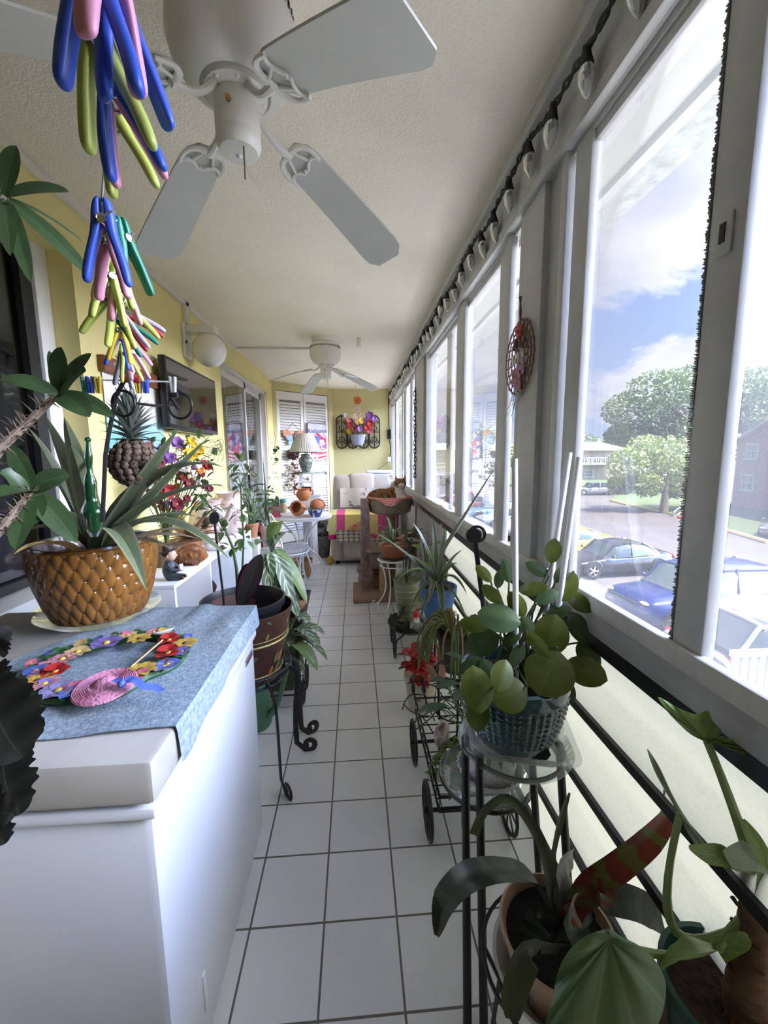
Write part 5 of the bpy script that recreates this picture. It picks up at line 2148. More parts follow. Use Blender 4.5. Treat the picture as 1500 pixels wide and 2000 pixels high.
# red leaved bromeliad beside it
bc_ = V((-.98, 2.46, BZ))
t = thing('bromeliad', 'brown and red leaved bromeliad behind the boy figurines', 'potted plant', bc_)
MB().lathe([(0, 0), (.05, 0), (.068, .10), (.062, .10), (0, .085)], bc_, 22).obj('pot', TP, t)
BRL = leafmat('bromeliad_red_leaf', (.12, .028, .02), (.16, .11, .04), mode='long', stripes=2, w=0, blotch=(.20, .09, .035))
for i in range(18):
    a = i * 2.4
    el = .25 + .5 * (i % 3) / 2
    d = V((math.cos(a) * math.cos(el), math.sin(a) * math.cos(el) * .7, math.sin(el)))
    m = MB().leaf(bc_ + Z * .10, d, .19 + .04 * (i % 4), .017, .9, 'strap', n=9, fold=.3)
    m.obj('leaf', BRL, t)

# ---- leafy plants at the far end of the bookcase
pc = V((-.98, 3.42, 0))
m = MB().box((-1.17, 3.34, 0), (-.80, 3.66, .70), .01)
tag(m.obj('side_cabinet', mat('weathered_cabinet', (.42, .40, .38), .7, var=.1)), 'narrow grey cabinet between the bookcase and the sliding door', 'cabinet')
DL = leafmat('dark_foliage_leaf', (.030, .065, .028), (.07, .12, .05), mode='mid', w=.03, blotch=(.05, .10, .04))
ML = leafmat('mid_foliage_leaf', (.06, .12, .035), (.11, .19, .07), mode='mid', w=.03, blotch=(.09, .16, .06))


def bushy(name, label, c, r, h, pot, leafm, n, ll, lw, spread=.6, seed=1, ph=.12, cat='potted plant', shape='oval', droop=.7, group=None):
    """A pot of soil with many single leaves on thin stems."""
    c = V(c)
    t = thing(name, label, cat, c, group)
    MB().lathe([(0, 0), (r * .72, 0), (r * .98, ph * .85), (r * 1.05, ph * .86), (r * 1.05, ph), (r * .92, ph), (r * .88, ph * .85), (0, ph * .84)], c, 26).obj('pot', pot, t)
    g = random.Random(seed)
    s_ = MB()
    for i in range(n):
        a = i * 2.4 + g.uniform(-.3, .3)
        q = (i + .5) / n
        rad = spread * math.sqrt(q) * h
        hh = h * (1.05 - .75 * q + g.uniform(-.1, .1))
        tip = c + V((rad * math.cos(a), rad * math.sin(a), ph + hh))
        root = c + V((.3 * r * math.cos(a), .3 * r * math.sin(a), ph * .85))
        s_.tube(bez(root, root + Z * hh * .4, tip - Z * hh * .2, tip, 5), .0022, 5)
        d = V((math.cos(a), math.sin(a), .45 - .5 * q))
        MB().leaf(tip, d, ll * g.uniform(.75, 1.15), lw * g.uniform(.8, 1.1), droop, shape, n=7).obj('leaf', leafm, t)
    s_.obj('stem', STEM, t)
    return t


bushy('philodendron', 'dark bushy foliage plant before the sliding door', (-.90, 3.48, .70), .10, .26, BLACKP, DL, 26, .13, .042, .75, 5)
bushy('philodendron', 'mid green leafy plant just behind the far pink vase', (-.86, 3.40, .70), .06, .20, TP, ML, 18, .09, .028, .8, 6)
# aloe in a pale pink pot on the cabinet end
ac = V((-.735, 3.50, .60))
m = MB()
m.box((-.80, 3.41, 0), (-.66, 3.59, .60), .006)
tag(m.obj('plant_pedestal', mat('stone_grey', (.36, .33, .31), .9, bump=.5)), 'grey stone pedestal under the pink aloe pot', 'pedestal')
t = thing('aloe', 'tall aloe in a pale pink clay pot on a pedestal', 'potted plant', ac)
m = MB().lathe([(0, 0), (.065, 0), (.085, .13), (.095, .13), (.098, .185), (.088, .185), (.08, .16), (0, .16)], ac, 28)
m.obj('pot', mat('chalky_pink_clay', (.50, .34, .32), .9, var=.2, vs=12), t)
AL = leafmat('aloe_leaf', (.09, .15, .08), (.14, .2, .11), mode='long', w=0, stripes=3, blotch=(.14, .2, .12))
for (px, py), w_ in (((513, 892), .016), ((505, 960), .018), ((520, 1000), .016), ((497, 985), .018), ((516, 965), .015), ((490, 1005), .016), ((509, 1010), .014), ((500, 930), .014)):
    e = at(px, py, y=ac.y + rnd.uniform(-.08, .08))
    b0 = ac + V((rnd.uniform(-.03, .03), rnd.uniform(-.03, .03), .16))
    m = MB().tube(bez(b0, b0.lerp(e, .3) + Z * .03, b0.lerp(e, .7) + Z * .03, e, 9), [w_ * (1 - i / 10) for i in range(10)], 8, flat=.45)
    m.obj('leaf', AL, t)
# tall stems with pale tips in front of the door
m = MB()
for px0, py0, px1, py1 in ((448, 900, 446, 920), (455, 905, 470, 930), (500, 870, 440, 960)):
    pass
t = thing('spiky_plant', 'upright spiky leaved plant left of the aloe', 'potted plant', (-.88, 3.58, .70))
MB().lathe([(0, 0), (.05, 0), (.06, .10), (.055, .10), (0, .09)], (-.88, 3.58, .70), 20).obj('pot', BLACKP, t)
for k, (px, py) in enumerate(((444, 905), (458, 912), (470, 925), (438, 940), (482, 940), (450, 935))):
    e = at(px, py, y=3.6)
    b0 = V((-.88, 3.58, .79))
    leafto(b0, e, .012, DL, t, .02, fold=.4)

# ---- painted bucket on a scroll footed iron stand
BC = V((-.475, 1.74, .40))
t = thing('plant_stand', 'tall iron plant stand with scrolled feet beside the freezer', 'plant stand', (BC.x, BC.y, 0))
SI = mat('dark_wrought_iron', (.035, .033, .032), .45, metal=.3)
m = MB()
m.ring(BC + Z * .005, .150, .006, Z, 36, 6)
m.ring(BC + Z * .06, .175, .005, Z, 36, 6)
for k in range(10):
    a = 2 * PI * k / 10
    d = V((math.cos(a), math.sin(a), 0))
    m.tube(bez(BC + d * .15, BC + d * .17 + V((0, 0, .03)), BC + d * .155 + V((-d.y * .04, d.x * .04, .04)), BC + d * .175 + V((-d.y * .05, d.x * .05, .06)), 6), .003, 5)
m.tube([BC + V((-.15, 0, 0)), BC + V((.15, 0, 0))], .005, 6)
m.tube([BC + V((0, -.15, 0)), BC + V((0, .15, 0))], .005, 6)
m.obj('ring', SI, t)
for fx, fy in ((.165, -.215), (.21, .02), (.215, .13), (-.17, -.17), (-.20, .10)):
    d = V((fx, fy, 0)).normalized()
    L_ = V((fx, fy, 0)).length
    top = BC + d * .15
    q = [top + Z * .02] + [top + d * .012 - Z * .08, top + d * .02 - Z * .20, top + d * (L_ - .19) - Z * .31]
    foot = V((BC.x, BC.y, 0)) + d * (L_ + .01)
    pts = bez(top + Z * .02, top + d * .10 + Z * .02, foot - d * .05 + Z * .34, foot - d * .035 + Z * .05, 14)
    pts += [foot + d * .005 + Z * .007] + spiral(foot + d * .02 + Z * .035, d, Z, .030, .010, -1.2, 4.6, 18)
    MB().tube(pts, .0125, 6, flat=.35, up=V((-d.y, d.x, 0))).obj('leg', SI, t)
bk_ = thing('bucket_planter', 'brown bucket painted with leaves, set on the scroll footed stand', 'planter', BC)
pb = mat('painted_brown_tin', (.085, .034, .022), .35, var=.3, vs=10)
bh, br0, br1 = .315, .125, .188
m = MB().lathe([(0, .008), (br0, .008), (br0 + .003, .012), (br1, bh), (br1 + .006, bh + .004), (br1 - .002, bh + .006), (br1 - .008, bh - .02), (br0 - .004, .02), (0, .02)], BC, 48)
m.obj('bucket', pb, bk_)
GOLD = mat('painted_gold', (.45, .34, .10), .35, metal=.3)
m = MB()
for z_, r_ in ((.05, .004), (.195, .006), (.215, .002)):
    m.ring(BC + Z * z_, br0 + (br1 - br0) * z_ / bh + .0015, r_ * .8, Z, 48, 6)
m.obj('gold_band', GOLD, bk_)
LPT = [mat('painted_leaf_green', (.10, .14, .05), .5), mat('painted_leaf_rust', (.36, .13, .04), .5), GOLD]
m = MB()
g = random.Random(2)
for k in range(46):
    a = 2 * PI * k / 46 * 3 + g.uniform(-.1, .1)
    z_ = g.choice([.09, .12, .15, .25, .27, .285])
    r_ = br0 + (br1 - br0) * z_ / bh + .0022
    n = V((math.cos(a), math.sin(a), -.18)).normalized()
    s_, t_ = basis(n)
    aa = g.uniform(0, 2 * PI)
    m.m = 2 if z_ > .24 and k % 2 else k % 2
    m.leaf(BC + V((r_ * math.cos(a), r_ * math.sin(a), z_)), s_ * math.cos(aa) + t_ * math.sin(aa), .06 if z_ < .2 else .035, .012 if z_ < .2 else .005, 0, 'oval', up=n, n=4, nx=1, fold=-.05)
m.obj('painted_leaves', LPT, bk_)
# nursery pot sitting inside it
NP = BC + V((-.02, .02, .10))
t = thing('calathea', 'dark leaved calathea in a black nursery pot inside the painted bucket', 'potted plant', NP)
m = MB().lathe([(0, 0), (.11, 0), (.168, .22), (.176, .222), (.178, .25), (.170, .252), (.160, .22), (.155, .14), (0, .135)], NP, 44)
m.obj('nursery_pot', BLACKP, t)
MB().lathe([(0, .150), (.150, .146)], NP, 30).obj('soil', mat('black_compost', (.015, .012, .012), .95, bump=.8, bs=60), t)
CAL = leafmat('calathea_leaf', (.022, .028, .020), (.045, .06, .035), edge=(.05, .012, .02), mode='thin', w=.02, stripes=9, blotch=(.035, .02, .022))
for (a, e, w_) in (((470, 1185), (510, 1082), .042), ((468, 1188), (482, 1100), .028)):
    p0, p1_ = at(*a, y=1.72), at(*e, y=1.74)
    leafto(p0, p1_, w_, CAL, t, .01, shape='oval', up=V((.25, -1, .1)), fold=.2)
TOM = leafmat('feathery_leaf', (.10, .18, .05), (.16, .25, .09), mode='mid', w=.04, blotch=(.15, .24, .08))
m = MB()
st1 = [at(x, y, y=1.75) for x, y in ((466, 1170), (462, 1110), (455, 1070), (440, 1035), (418, 1000), (392, 965))]
st2 = [at(x, y, y=1.78) for x, y in ((470, 1170), (474, 1100), (476, 1050), (472, 1000), (470, 950), (478, 925), (470, 905))]
m.tube(st1, [.0075, .007, .006, .005, .004, .003], 7)
m.tube(st2, [.006, .005, .004, .004, .003, .002, .0015], 7)
m.obj('stem', STEM, t)
g = random.Random(6)
for st_ in (st1[2:], st2[2:]):
    lf = MB()
    for p in st_:
        for k in range(9):
            d = V((g.uniform(-1, 1), g.uniform(-1, .4), g.uniform(-.6, .7)))
            b0 = p + d * .02
            lf.leaf(b0, d, .05, .011, .9, 'oval', n=5)
    tag(lf.obj('compound_leaf', TOM, t), kind='stuff')
# black rod with a round knob, standing in the nursery pot
k0, k1 = at(418, 1012, y=1.66), at(436, 1165, y=1.70)
t = thing('garden_stake', 'black stake with a flat round knob in the nursery pot', 'garden stake', k1)
MB().tube([k1 - Z * .05, k1, k0], .0048, 7).obj('rod', BLACKP, t)
m = MB().lathe([(0, -.008), (.018, -.008), (.021, 0), (.018, .008), (0, .008)], k0, 22, axis=(.3, -1, .1), sy=1.3)
m.obj('knob', BLACKP, t)
# green watering can behind the stand
gc = V((-.54, 1.97, 0))
t = thing('watering_can', 'green plastic watering can on the floor behind the iron stand', 'watering can', gc)
GPL = mat('green_plastic', (.10, .22, .12), .5)
m = MB().lathe([(0, 0), (.085, 0), (.095, .02), (.088, .22), (.06, .29), (.05, .30), (.045, .29), (.08, .21), (0, .03)], gc, 28, sy=.8)
m.obj('body', GPL, t)
m = MB().tube(bez(gc + V((.08, -.02, .06)), gc + V((.15, -.04, .12)), gc + V((.17, -.05, .28)), gc + V((.20, -.06, .36)), 8), [.02, .018, .016, .014, .013, .012, .012, .013, .016], 10)
m.obj('spout', GPL, t)
m = MB().tube(bez(gc + V((-.05, 0, .28)), gc + V((-.15, 0, .36)), gc + V((-.16, 0, .10)), gc + V((-.09, 0, .07)), 10), .011, 8)
m.obj('handle', GPL, t)

# ---- aglaonemas
AG = leafmat('aglaonema_leaf', (.055, .10, .045), (.30, .36, .25), mode='vein', w=.03, stripes=6, blotch=(.08, .13, .06))
AGG = leafmat('aglaonema_green_leaf', (.10, .17, .04), (.17, .24, .08), mode='mid', w=.03, blotch=(.16, .23, .07))


def aglao(label, c, potfn, tips, y0, lw, rim, seed):
    t = thing('aglaonema', label, 'potted plant', c, 'silver veined aglaonemas on the left')
    potfn(t)
    g = random.Random(seed)
    st_ = MB()
    for k, (bx, by, ex, ey, yy) in enumerate(tips):
        b0, e = at(bx, by, y=yy), at(ex, ey, y=yy - .10 + g.uniform(-.05, .08))
        r0 = V(c) + V((g.uniform(-.03, .03), g.uniform(-.03, .03), rim))
        st_.tube(bez(r0, r0 + Z * .08, b0 - (e - b0) * .3, b0, 6), .004, 6)
        leafto(b0, e, lw, AGG if k % 4 == 3 else AG, t, .045, shape='oval', fold=.22)
    st_.obj('stem', STEM, t)
    return t


a1 = V((-.50, 2.50, .06))


def pot1(t):
    m = MB()
    q0, q1 = .10, .19
    secs = []
    for z_, r_ in ((0, q0), (.40, q1), (.41, q1), (.41, q1 - .012), (.30, q1 - .04)):
        secs.append([a1 + V((sx * r_, sy * r_, z_)) for sx, sy in ((-1, -1), (1, -1), (1, 1), (-1, 1))])
    loft(m, secs)
    m.obj('square_pot', mat('charcoal_planter', (.035, .028, .026), .6), t, recalc=True)
    m = MB().lathe([(0, 0), (.05, 0), (.062, .10), (.068, .105), (.0, .10)], a1 + V((.125, -.11, .32)), 20)
    m.m = 1
    for k in range(8):
        m.ring(a1 + V((.125, -.11, .33 + k * .011)), .054 + k * .0013, .003, Z, 20, 5)
    m.obj('inner_pot', [TP, mat('orange_mesh', (.32, .11, .04), .7)], t)


aglao('silver veined aglaonema in a square charcoal planter behind the bucket', a1 - Z * .06, pot1, [(530, 1075, 570, 1042, 2.45), (528, 1085, 510, 1130, 2.4), (535, 1080, 575, 1200, 2.4), (540, 1075, 600, 1180, 2.45), (525, 1080, 545, 1160, 2.35), (532, 1075, 500, 1065, 2.45), (538, 1070, 560, 1140, 2.5), (530, 1068, 545, 1020, 2.5), (545, 1085, 585, 1215, 2.4), (520, 1082, 525, 1150, 2.35)], 2.4, .045, .38, 3)
a2 = V((-.45, 2.20, .10))


def pot2(t):
    m = MB()
    secs = []
    for z_, r_ in ((0, .095), (.20, .135), (.205, .142), (.23, .142), (.23, .130), (.16, .12)):
        secs.append([a2 + V((sx * r_, sy * r_, z_)) for sx, sy in ((-1, -1), (1, -1), (1, 1), (-1, 1))])
    loft(m, secs)
    m.obj('square_pot', mat('olive_plastic_pot', (.085, .085, .055), .5), t, recalc=True)


aglao('low aglaonema in an olive square pot on the little wheeled cart', a2 - Z * .0, pot2, [(570, 1235, 610, 1250, 2.2), (565, 1225, 605, 1215, 2.25), (575, 1245, 640, 1290, 2.15), (570, 1260, 620, 1310, 2.1), (575, 1250, 625, 1260, 2.2), (560, 1255, 595, 1320, 2.1), (568, 1230, 600, 1205, 2.25), (560, 1240, 540, 1230, 2.2), (572, 1235, 635, 1240, 2.25)], 2.1, .040, .16, 4)
t = thing('wheeled_cart', 'little black wire cart with spoked wheel under the olive pot', 'cart', (a2.x, a2.y, 0))
m = MB()
z_ = .095
m.tube([(a2.x + sx * .13, a2.y + sy * .13, z_) for sx, sy in ((-1, -1), (1, -1), (1, 1), (-1, 1))], .005, 6, closed=True)
for k in range(5):
    m.tube([(a2.x - .13, a2.y - .13 + k * .065, z_), (a2.x + .13, a2.y - .13 + k * .065, z_)], .003, 5)
m.tube(spiral((a2.x + .14, a2.y + .06, .20), V((0, 1, 0)), Z, .03, .07, 2, -3, 18), .004, 5)
m.tube(bez((a2.x + .13, a2.y + .13, z_), (a2.x + .15, a2.y + .16, .2), (a2.x + .15, a2.y + .12, .3), (a2.x + .15, a2.y + .08, .34), 8), .004, 5)
m.obj('frame', BLACK, t)
for dx in (-.145, .145):
    for dy in (-.06,) if dx > 0 else (-.06, .08):
        c = V((a2.x + dx, a2.y + dy, .072))
        m = MB()
        m.ring(c, .066, .005, V((1, .0, 0)), 26, 6)
        for k in range(3):
            a = PI * k / 3
            m.tube([c + V((0, math.cos(a), math.sin(a))) * .066, c - V((0, math.cos(a), math.sin(a))) * .066], .003, 5)
        m.ball(c, .010, 8, 6)
        m.obj('wheel', BLACK, t)
c = V((a2.x + .145, a2.y + .09, .072))
m = MB()
m.ring(c, .066, .005, V((1, 0, 0)), 26, 6)
for k in range(3):
    a = PI * k / 3
    m.tube([c + V((0, math.cos(a), math.sin(a))) * .066, c - V((0, math.cos(a), math.sin(a))) * .066], .003, 5)
m.ball(c, .010, 8, 6)
m.obj('wheel', BLACK, t)
# ================================================================ far end
# ---- bistro table
TZ = .72
tcn = V((-.60, 4.52, 0))
t = thing('bistro_table', 'round white iron bistro table crowded with pots', 'table', tcn)
m = MB().lathe([(0, TZ - .012), (.30, TZ - .012), (.318, TZ - .018), (.325, TZ - .03), (.332, TZ - .03), (.334, TZ - .004), (.325, TZ), (0, TZ)], tcn, 48)
m.obj('tabletop', WIREW, t)
for k in range(4):
    a = PI / 4 + k * PI / 2 - .25
    d = V((math.cos(a), math.sin(a), 0))
    pts = bez(tcn + d * .24 + Z * (TZ - .02), tcn + d * .20 + Z * .60, tcn + d * .06 + Z * .52, tcn + d * .055 + Z * .40, 10) + bez(tcn + d * .055 + Z * .40, tcn + d * .06 + Z * .27, tcn + d * .24 + Z * .30, tcn + d * .27 + Z * .015, 10)[1:]
    MB().tube(pts, .0095, 8).obj('leg', WIREW, t)
    MB().cyl(tcn + d * .27 + Z * 0, tcn + d * .27 + Z * .02, .017).obj('foot', WIREW, t)
for z_, r_ in ((.40, .058), (TZ - .035, .24)):
    MB().ring(tcn + Z * z_, r_, .007, Z, 36, 6).obj('brace_ring', WIREW, t)
# ---- bistro chair
cc_ = V((-.66, 3.98, 0))
t = thing('bistro_chair', 'white iron bistro chair with a grey seat pad beside the round table', 'chair', cc_)
CR_ = .19
m = MB()
m.ring(cc_ + Z * .44, CR_, .009, Z, 36, 8)
for k in range(6):
    x = -CR_ + (k + .5) * CR_ * 2 / 6
    h_ = math.sqrt(max(0, CR_ ** 2 - x ** 2))
    m.tube([cc_ + V((x, -h_, .44)), cc_ + V((x, h_, .44))], .004, 5)
m.obj('seat_frame', WIREW, t)
m = MB().lathe([(0, .447), (CR_ - .01, .447), (CR_, .458), (CR_ - .005, .472), (CR_ - .04, .480), (0, .478)], cc_, 40)
m.obj('seat_pad', mat('grey_cushion', (.40, .38, .37), .9, var=.15, vs=18, bump=.4), t)
for k in range(4):
    a = PI / 4 + k * PI / 2
    d = V((math.cos(a), math.sin(a), 0))
    MB().tube(bez(cc_ + d * CR_ + Z * .44, cc_ + d * (CR_ - .05) + Z * .30, cc_ + d * (CR_ - .03) + Z * .14, cc_ + d * (CR_ + .06) + Z * .008, 12), .009, 8).obj('leg', WIREW, t)
m = MB()
m.ring(cc_ + Z * .22, CR_ - .05, .005, Z, 30, 6)
for k in range(4):
    a = PI / 4 + k * PI / 2
    d, e_ = V((math.cos(a), math.sin(a), 0)), V((math.cos(a + .5), math.sin(a + .5), 0))
    m.tube(bez(cc_ + e_ * CR_ + Z * .44, cc_ + e_ * .14 + Z * .36, cc_ + d * .10 + Z * .28, cc_ + d * (CR_ - .05) + Z * .22, 8), .0045, 6)
m.obj('stretcher', WIREW, t)
bd_ = V((-.75, -.66, 0)).normalized()
sd_ = V((-bd_.y, bd_.x, 0))
m = MB()
b0, b1 = cc_ + bd_ * .15 + sd_ * .15 + Z * .44, cc_ + bd_ * .15 - sd_ * .15 + Z * .44
m.tube(bez(b0, b0 + bd_ * .06 + Z * .52, b1 + bd_ * .06 + Z * .52, b1, 20), .009, 8)
m.tube(bez(b0 - sd_ * .05, b0 - sd_ * .05 + bd_ * .05 + Z * .36, b1 + sd_ * .05 + bd_ * .05 + Z * .36, b1 + sd_ * .05, 16), .006, 6)
for s_ in (-1, 1):
    m.tube(spiral(cc_ + bd_ * .18 + sd_ * s_ * .045 + Z * .66, sd_ * s_, Z, .012, .05, 0, 5.2, 18), .005, 6)
m.tube([cc_ + bd_ * .17 + Z * .44, cc_ + bd_ * .19 + Z * .82], .005, 6)
m.obj('backrest', WIREW, t)

# ---- things on the table
TERR = mat('terracotta', (.50, .20, .095), .8, var=.15, vs=14, bump=.1)


def onx(px, py, y, z):
    p = at(px, py, y=y)
    return V((p.x, y, z))


c = onx(538, 990, 4.40, TZ)
t = thing('cactus', 'small green cactus in a pink glazed pot at the left of the table', 'potted plant', c)
PINKG = mat('pink_glaze', (.52, .10, .16), .25)
m = MB().lathe([(0, 0), (.040, 0), (.046, .012), (.052, .085), (.058, .087), (.058, .115), (.05, .115), (.046, .09), (0, .09)], c, 26)
m.lathe([(0, 0), (.055, 0), (.06, .014), (.055, .014), (0, .006)], c, 26)
m.obj('pot', PINKG, t)
CAC = mat('cactus_green', (.055, .12, .06), .7, var=.3, vs=50)
for dx, h_ in ((-.018, .09), (.018, .12), (.0, .075)):
    m = MB().lathe([(0, 0), (.016, .0), (.021, h_ * .4), (.018, h_ * .85), (.008, h_), (0, h_ * 1.01)], c + V((dx, dx * .4, .10)), 18, mod=lambda a, k: 1 + .12 * math.cos(a * 8))
    m.obj('cactus_stem', CAC, t)
# trailing vine on a thin trellis
c = onx(530, 985, 4.62, TZ)
t = thing('climbing_vine', 'round leaved vine climbing a thin trellis at the left edge of the table', 'potted plant', c)
MB().lathe([(0, 0), (.035, 0), (.048, .085), (.042, .085), (0, .075)], c, 22).obj('pot', mat('purple_glaze', (.28, .16, .34), .4, var=.5, vs=20), t)
m = MB()
for dx in (-.02, .02):
    m.tube([c + V((dx, 0, .07)), c + V((dx * 1.6, 0, .80))], .0022, 5)
for k in range(4):
    m.tube([c + V((-.032, 0, .2 + k * .17)), c + V((.032, 0, .2 + k * .17))], .0018, 5)
m.obj('trellis', WIREW, t)
VL = leafmat('vine_leaf', (.045, .085, .03), (.08, .13, .05), mode='mid', w=.02, blotch=(.075, .12, .045))
vp = [onx(px, py, 4.60, 0) * 1 for px, py in ()] or [at(px, py, y=4.6) for px, py in ((532, 985), (530, 960), (534, 940), (532, 915), (538, 895), (536, 875), (538, 855), (536, 845))]
MB().tube(vp, .002, 5).obj('vine', STEM, t)
g = random.Random(14)
for k in range(20):
    p = vp[1 + k % 6].lerp(vp[2 + k % 6], g.random()) if k % 6 < 5 else vp[5]
    d = V((g.uniform(-1, 1), g.uniform(-1, .1), g.uniform(-.5, .4)))
    MB().leaf(p + d * .015, d, .055 if k < 14 else .035, .024 if k < 14 else .014, .6, 'round', n=6).obj('leaf', VL, t)
m = MB()
# jar with teal lid
c = onx(553, 985, 4.74, TZ)
t = thing('jar', 'glass jar with a teal lid behind the cactus pot', 'jar', c)
MB().lathe([(0, 0), (.038, 0), (.042, .01), (.042, .10), (.036, .115), (0, .115)], c, 24).obj('body', mat('jar_amber', (.36, .26, .14), .15), t)
MB().lathe([(0, .115), (.038, .115), (.040, .12), (.040, .15), (.036, .155), (0, .155)], c, 24).obj('lid', mat('teal_lid', (.05, .26, .24), .4), t)
# terracotta pots


def urn(label, c, s, axis=None):
    t = thing('terracotta_pot', label, 'pot', c, 'terracotta pots on the bistro table')
    m = MB().lathe([(0, .006), (.045 * s, 0), (.055 * s, .01 * s), (.085 * s, .055 * s), (.082 * s, .09 * s), (.062 * s, .118 * s), (.066 * s, .13 * s), (.072 * s, .135 * s), (.064 * s, .137 * s), (.055 * s, .118 * s), (.074 * s, .08 * s), (.05 * s, .02), (0, .016)], c, 30, axis=axis)
    m.obj('body', TERR, t)
    ax = V(axis or (0, 0, 1)).normalized()
    s_, t_ = basis(ax)
    for sg_ in (-1, 1):
        m = MB().tube(bez(c + ax * .125 * s + s_ * sg_ * .066 * s, c + ax * .13 * s + s_ * sg_ * .115 * s, c + ax * .07 * s + s_ * sg_ * .12 * s, c + ax * .065 * s + s_ * sg_ * .085 * s, 8), .008 * s, 6)
        m.obj('handle', TERR, t)
    return t


u1 = V((-.61, 4.32, TZ + .088))
urn('terracotta pot tipped towards the viewer on the table', u1 + V((.02, .07, -.015)), .95, (-.25, -.9, .32))
urn('terracotta pot lying on its side at the right of the tipped one', V((-.46, 4.42, TZ + .078)), .95, (.55, .75, .25))
urn('upright terracotta pot balanced on top of the other two', V((-.555, 4.44, TZ + .165)), .95)
# blue and white bowl with a small plant
c = onx(616, 1000, 4.34, TZ)
t = thing('planter_bowl', 'blue and white china bowl with a small plant at the table edge', 'potted plant', c)
BWH = mat('blue_white_china', (.72, .74, .78), .2, col2=(.06, .09, .26), vs=26, sharp=.85, mix=.35)
m = MB().lathe([(0, 0), (.05, 0), (.055, .012), (.074, .055), (.072, .078), (.078, .085), (.072, .086), (.066, .075), (0, .06)], c, 36)
m.obj('bowl', BWH, t)
MB().lathe([(0, .07), (.066, .07)], c, 24).obj('soil', SOIL, t)
for k in range(7):
    a = k * 2.4
    MB().leaf(c + V((-.03, 0, .07)), V((math.cos(a), math.sin(a), .9)), .06, .017, .8, 'oval', n=5).obj('leaf', ML, t)
# pedestal behind with planter, lantern and lamp
c = V((-.56, 5.02, 0))
t = thing('pedestal', 'white fluted pedestal column behind the round table', 'pedestal', c)
m = MB().lathe([(0, 0), (.12, 0), (.12, .05), (.095, .07), (.085, .10), (.085, .66), (.10, .70), (.12, .71), (.12, .75), (0, .75)], c, 48, mod=lambda a, k: 1 + (.04 * math.cos(a * 16) if 3 < k < 6 else 0))
m.obj('column', mat('plaster_white', (.66, .66, .66), .8, bump=.4), t)
t = thing('ornate_planter', 'white ornate planter box on the pedestal under the lantern', 'planter', c + Z * .75)
m = MB()
m.box((c.x - .11, c.y - .10, .75), (c.x + .15, c.y + .10, .895), .02)
m.box((c.x - .125, c.y - .11, .885), (c.x + .165, c.y + .11, .91), .008)
m.obj('box', mat('carved_white', (.76, .75, .73), .6), t)
m = MB()
for sx in (-1, 1):
    for r_ in (.05, .034, .018):
        m.ring((c.x + .02 + sx * .062, c.y - .102, .82), r_, .006, V((0, 1, 0)), 20, 6)
m.obj('scroll_relief', mat('carved_white', (.76, .75, .73)), t)
lc = c + V((-.03, 0, .91))
t = thing('lantern', 'small white lantern frame with a dark inside, under the table lamp', 'lantern', lc)
m = MB()
for sx in (-1, 1):
    for sy in (-1, 1):
        m.box(lc + V((sx * .07 - .008, sy * .07 - .008, 0)), lc + V((sx * .07 + .008, sy * .07 + .008, .24)))
m.box(lc + V((-.08, -.08, 0)), lc + V((.08, .08, .02)))
m.box(lc + V((-.08, -.08, .13)), lc + V((.08, .08, .142)))
m.obj('frame', WHITE, t)
MB().box(lc + V((-.06, -.06, .02)), lc + V((.06, .06, .08)), .01).obj('candle_holder', BLACKP, t)
MB().lathe([(0, .24), (.10, .24), (.105, .25), (.10, .262), (0, .262)], lc, 30).obj('green_top', mat('sage_green', (.22, .30, .22), .5), t)
lb2 = lc + Z * .262
t = thing('table_lamp', 'ginger jar table lamp with a pleated cream shade on the lantern', 'lamp', lb2)
JAR = mat('ginger_jar_pattern', (.30, .33, .29), .25, col2=(.07, .085, .08), vs=55, sharp=.6)
m = MB().lathe([(0, 0), (.05, 0), (.056, .02), (.08, .09), (.088, .13), (.075, .165), (.05, .18), (.055, .195), (.05, .21), (0, .215)], lb2, 32)
m.obj('base', JAR, t)
MB().cyl(lb2 + Z * .21, lb2 + Z * .27, .012).obj('neck', CHROME, t)
SH = mat('cream_pleated_shade', (.80, .76, .66), .8)
m = MB().lathe([(.195, .20), (.090, .42), (.086, .42), (.190, .20)], lb2 + Z * .03, 96, mod=lambda a, k: 1 + .018 * math.cos(a * 48))
m.obj('shade', SH, t)
lab(MB().ring(lb2 + Z * .23, .195, .005, Z, 48, 6).obj('shade_trim', mat('dark_trim', (.06, .04, .04), .7), t), 'dark trim at the lower edge of the shade')

# ---- hangings on the louvred doors


def dpl(px, py, out=.03):
    d = ray(px, py)
    q = P0 + dn * out
    return EYE + d * ((q - EYE).dot(dn) / d.dot(dn))


bf = dpl(574, 858)
t = thing('butterfly_plaque', 'orange and blue butterfly plaque hung by a cord on the louvred door', 'wall ornament', bf)
BO, BB = mat('butterfly_orange', (.55, .17, .06), .5, var=.4, vs=30), mat('butterfly_blue', (.20, .30, .42), .5, var=.5, vs=40)
m = MB()
for s_ in (-1, 1):
    m.m = 0
    m.leaf(bf + dn * .004, dw * s_ + Z * .75, .22, .06, .1, 'paddle', up=dn, fold=.05)
    m.m = 1
    m.leaf(bf + dn * .006, dw * s_ + Z * .35, .15, .05, .1, 'paddle', up=dn, fold=.05)
    m.leaf(bf + dn * .006, dw * s_ * .7 - Z * .6, .13, .045, .1, 'paddle', up=dn, fold=.05)
m.obj('wing', [BO, BB], t)
MB().ball(bf + dn * .01, (.014, .014, .06), 10, 8).obj('body', mat('butterfly_body', (.06, .08, .12), .5), t)
pk = dpl(571, 826)
MB().tube([bf - dw * .13 + Z * .11, pk, bf + dw * .13 + Z * .11], .004, 5).obj('hanging_cord', BLACK, t)
bc2 = dpl(573, 887, .07)
m = MB()
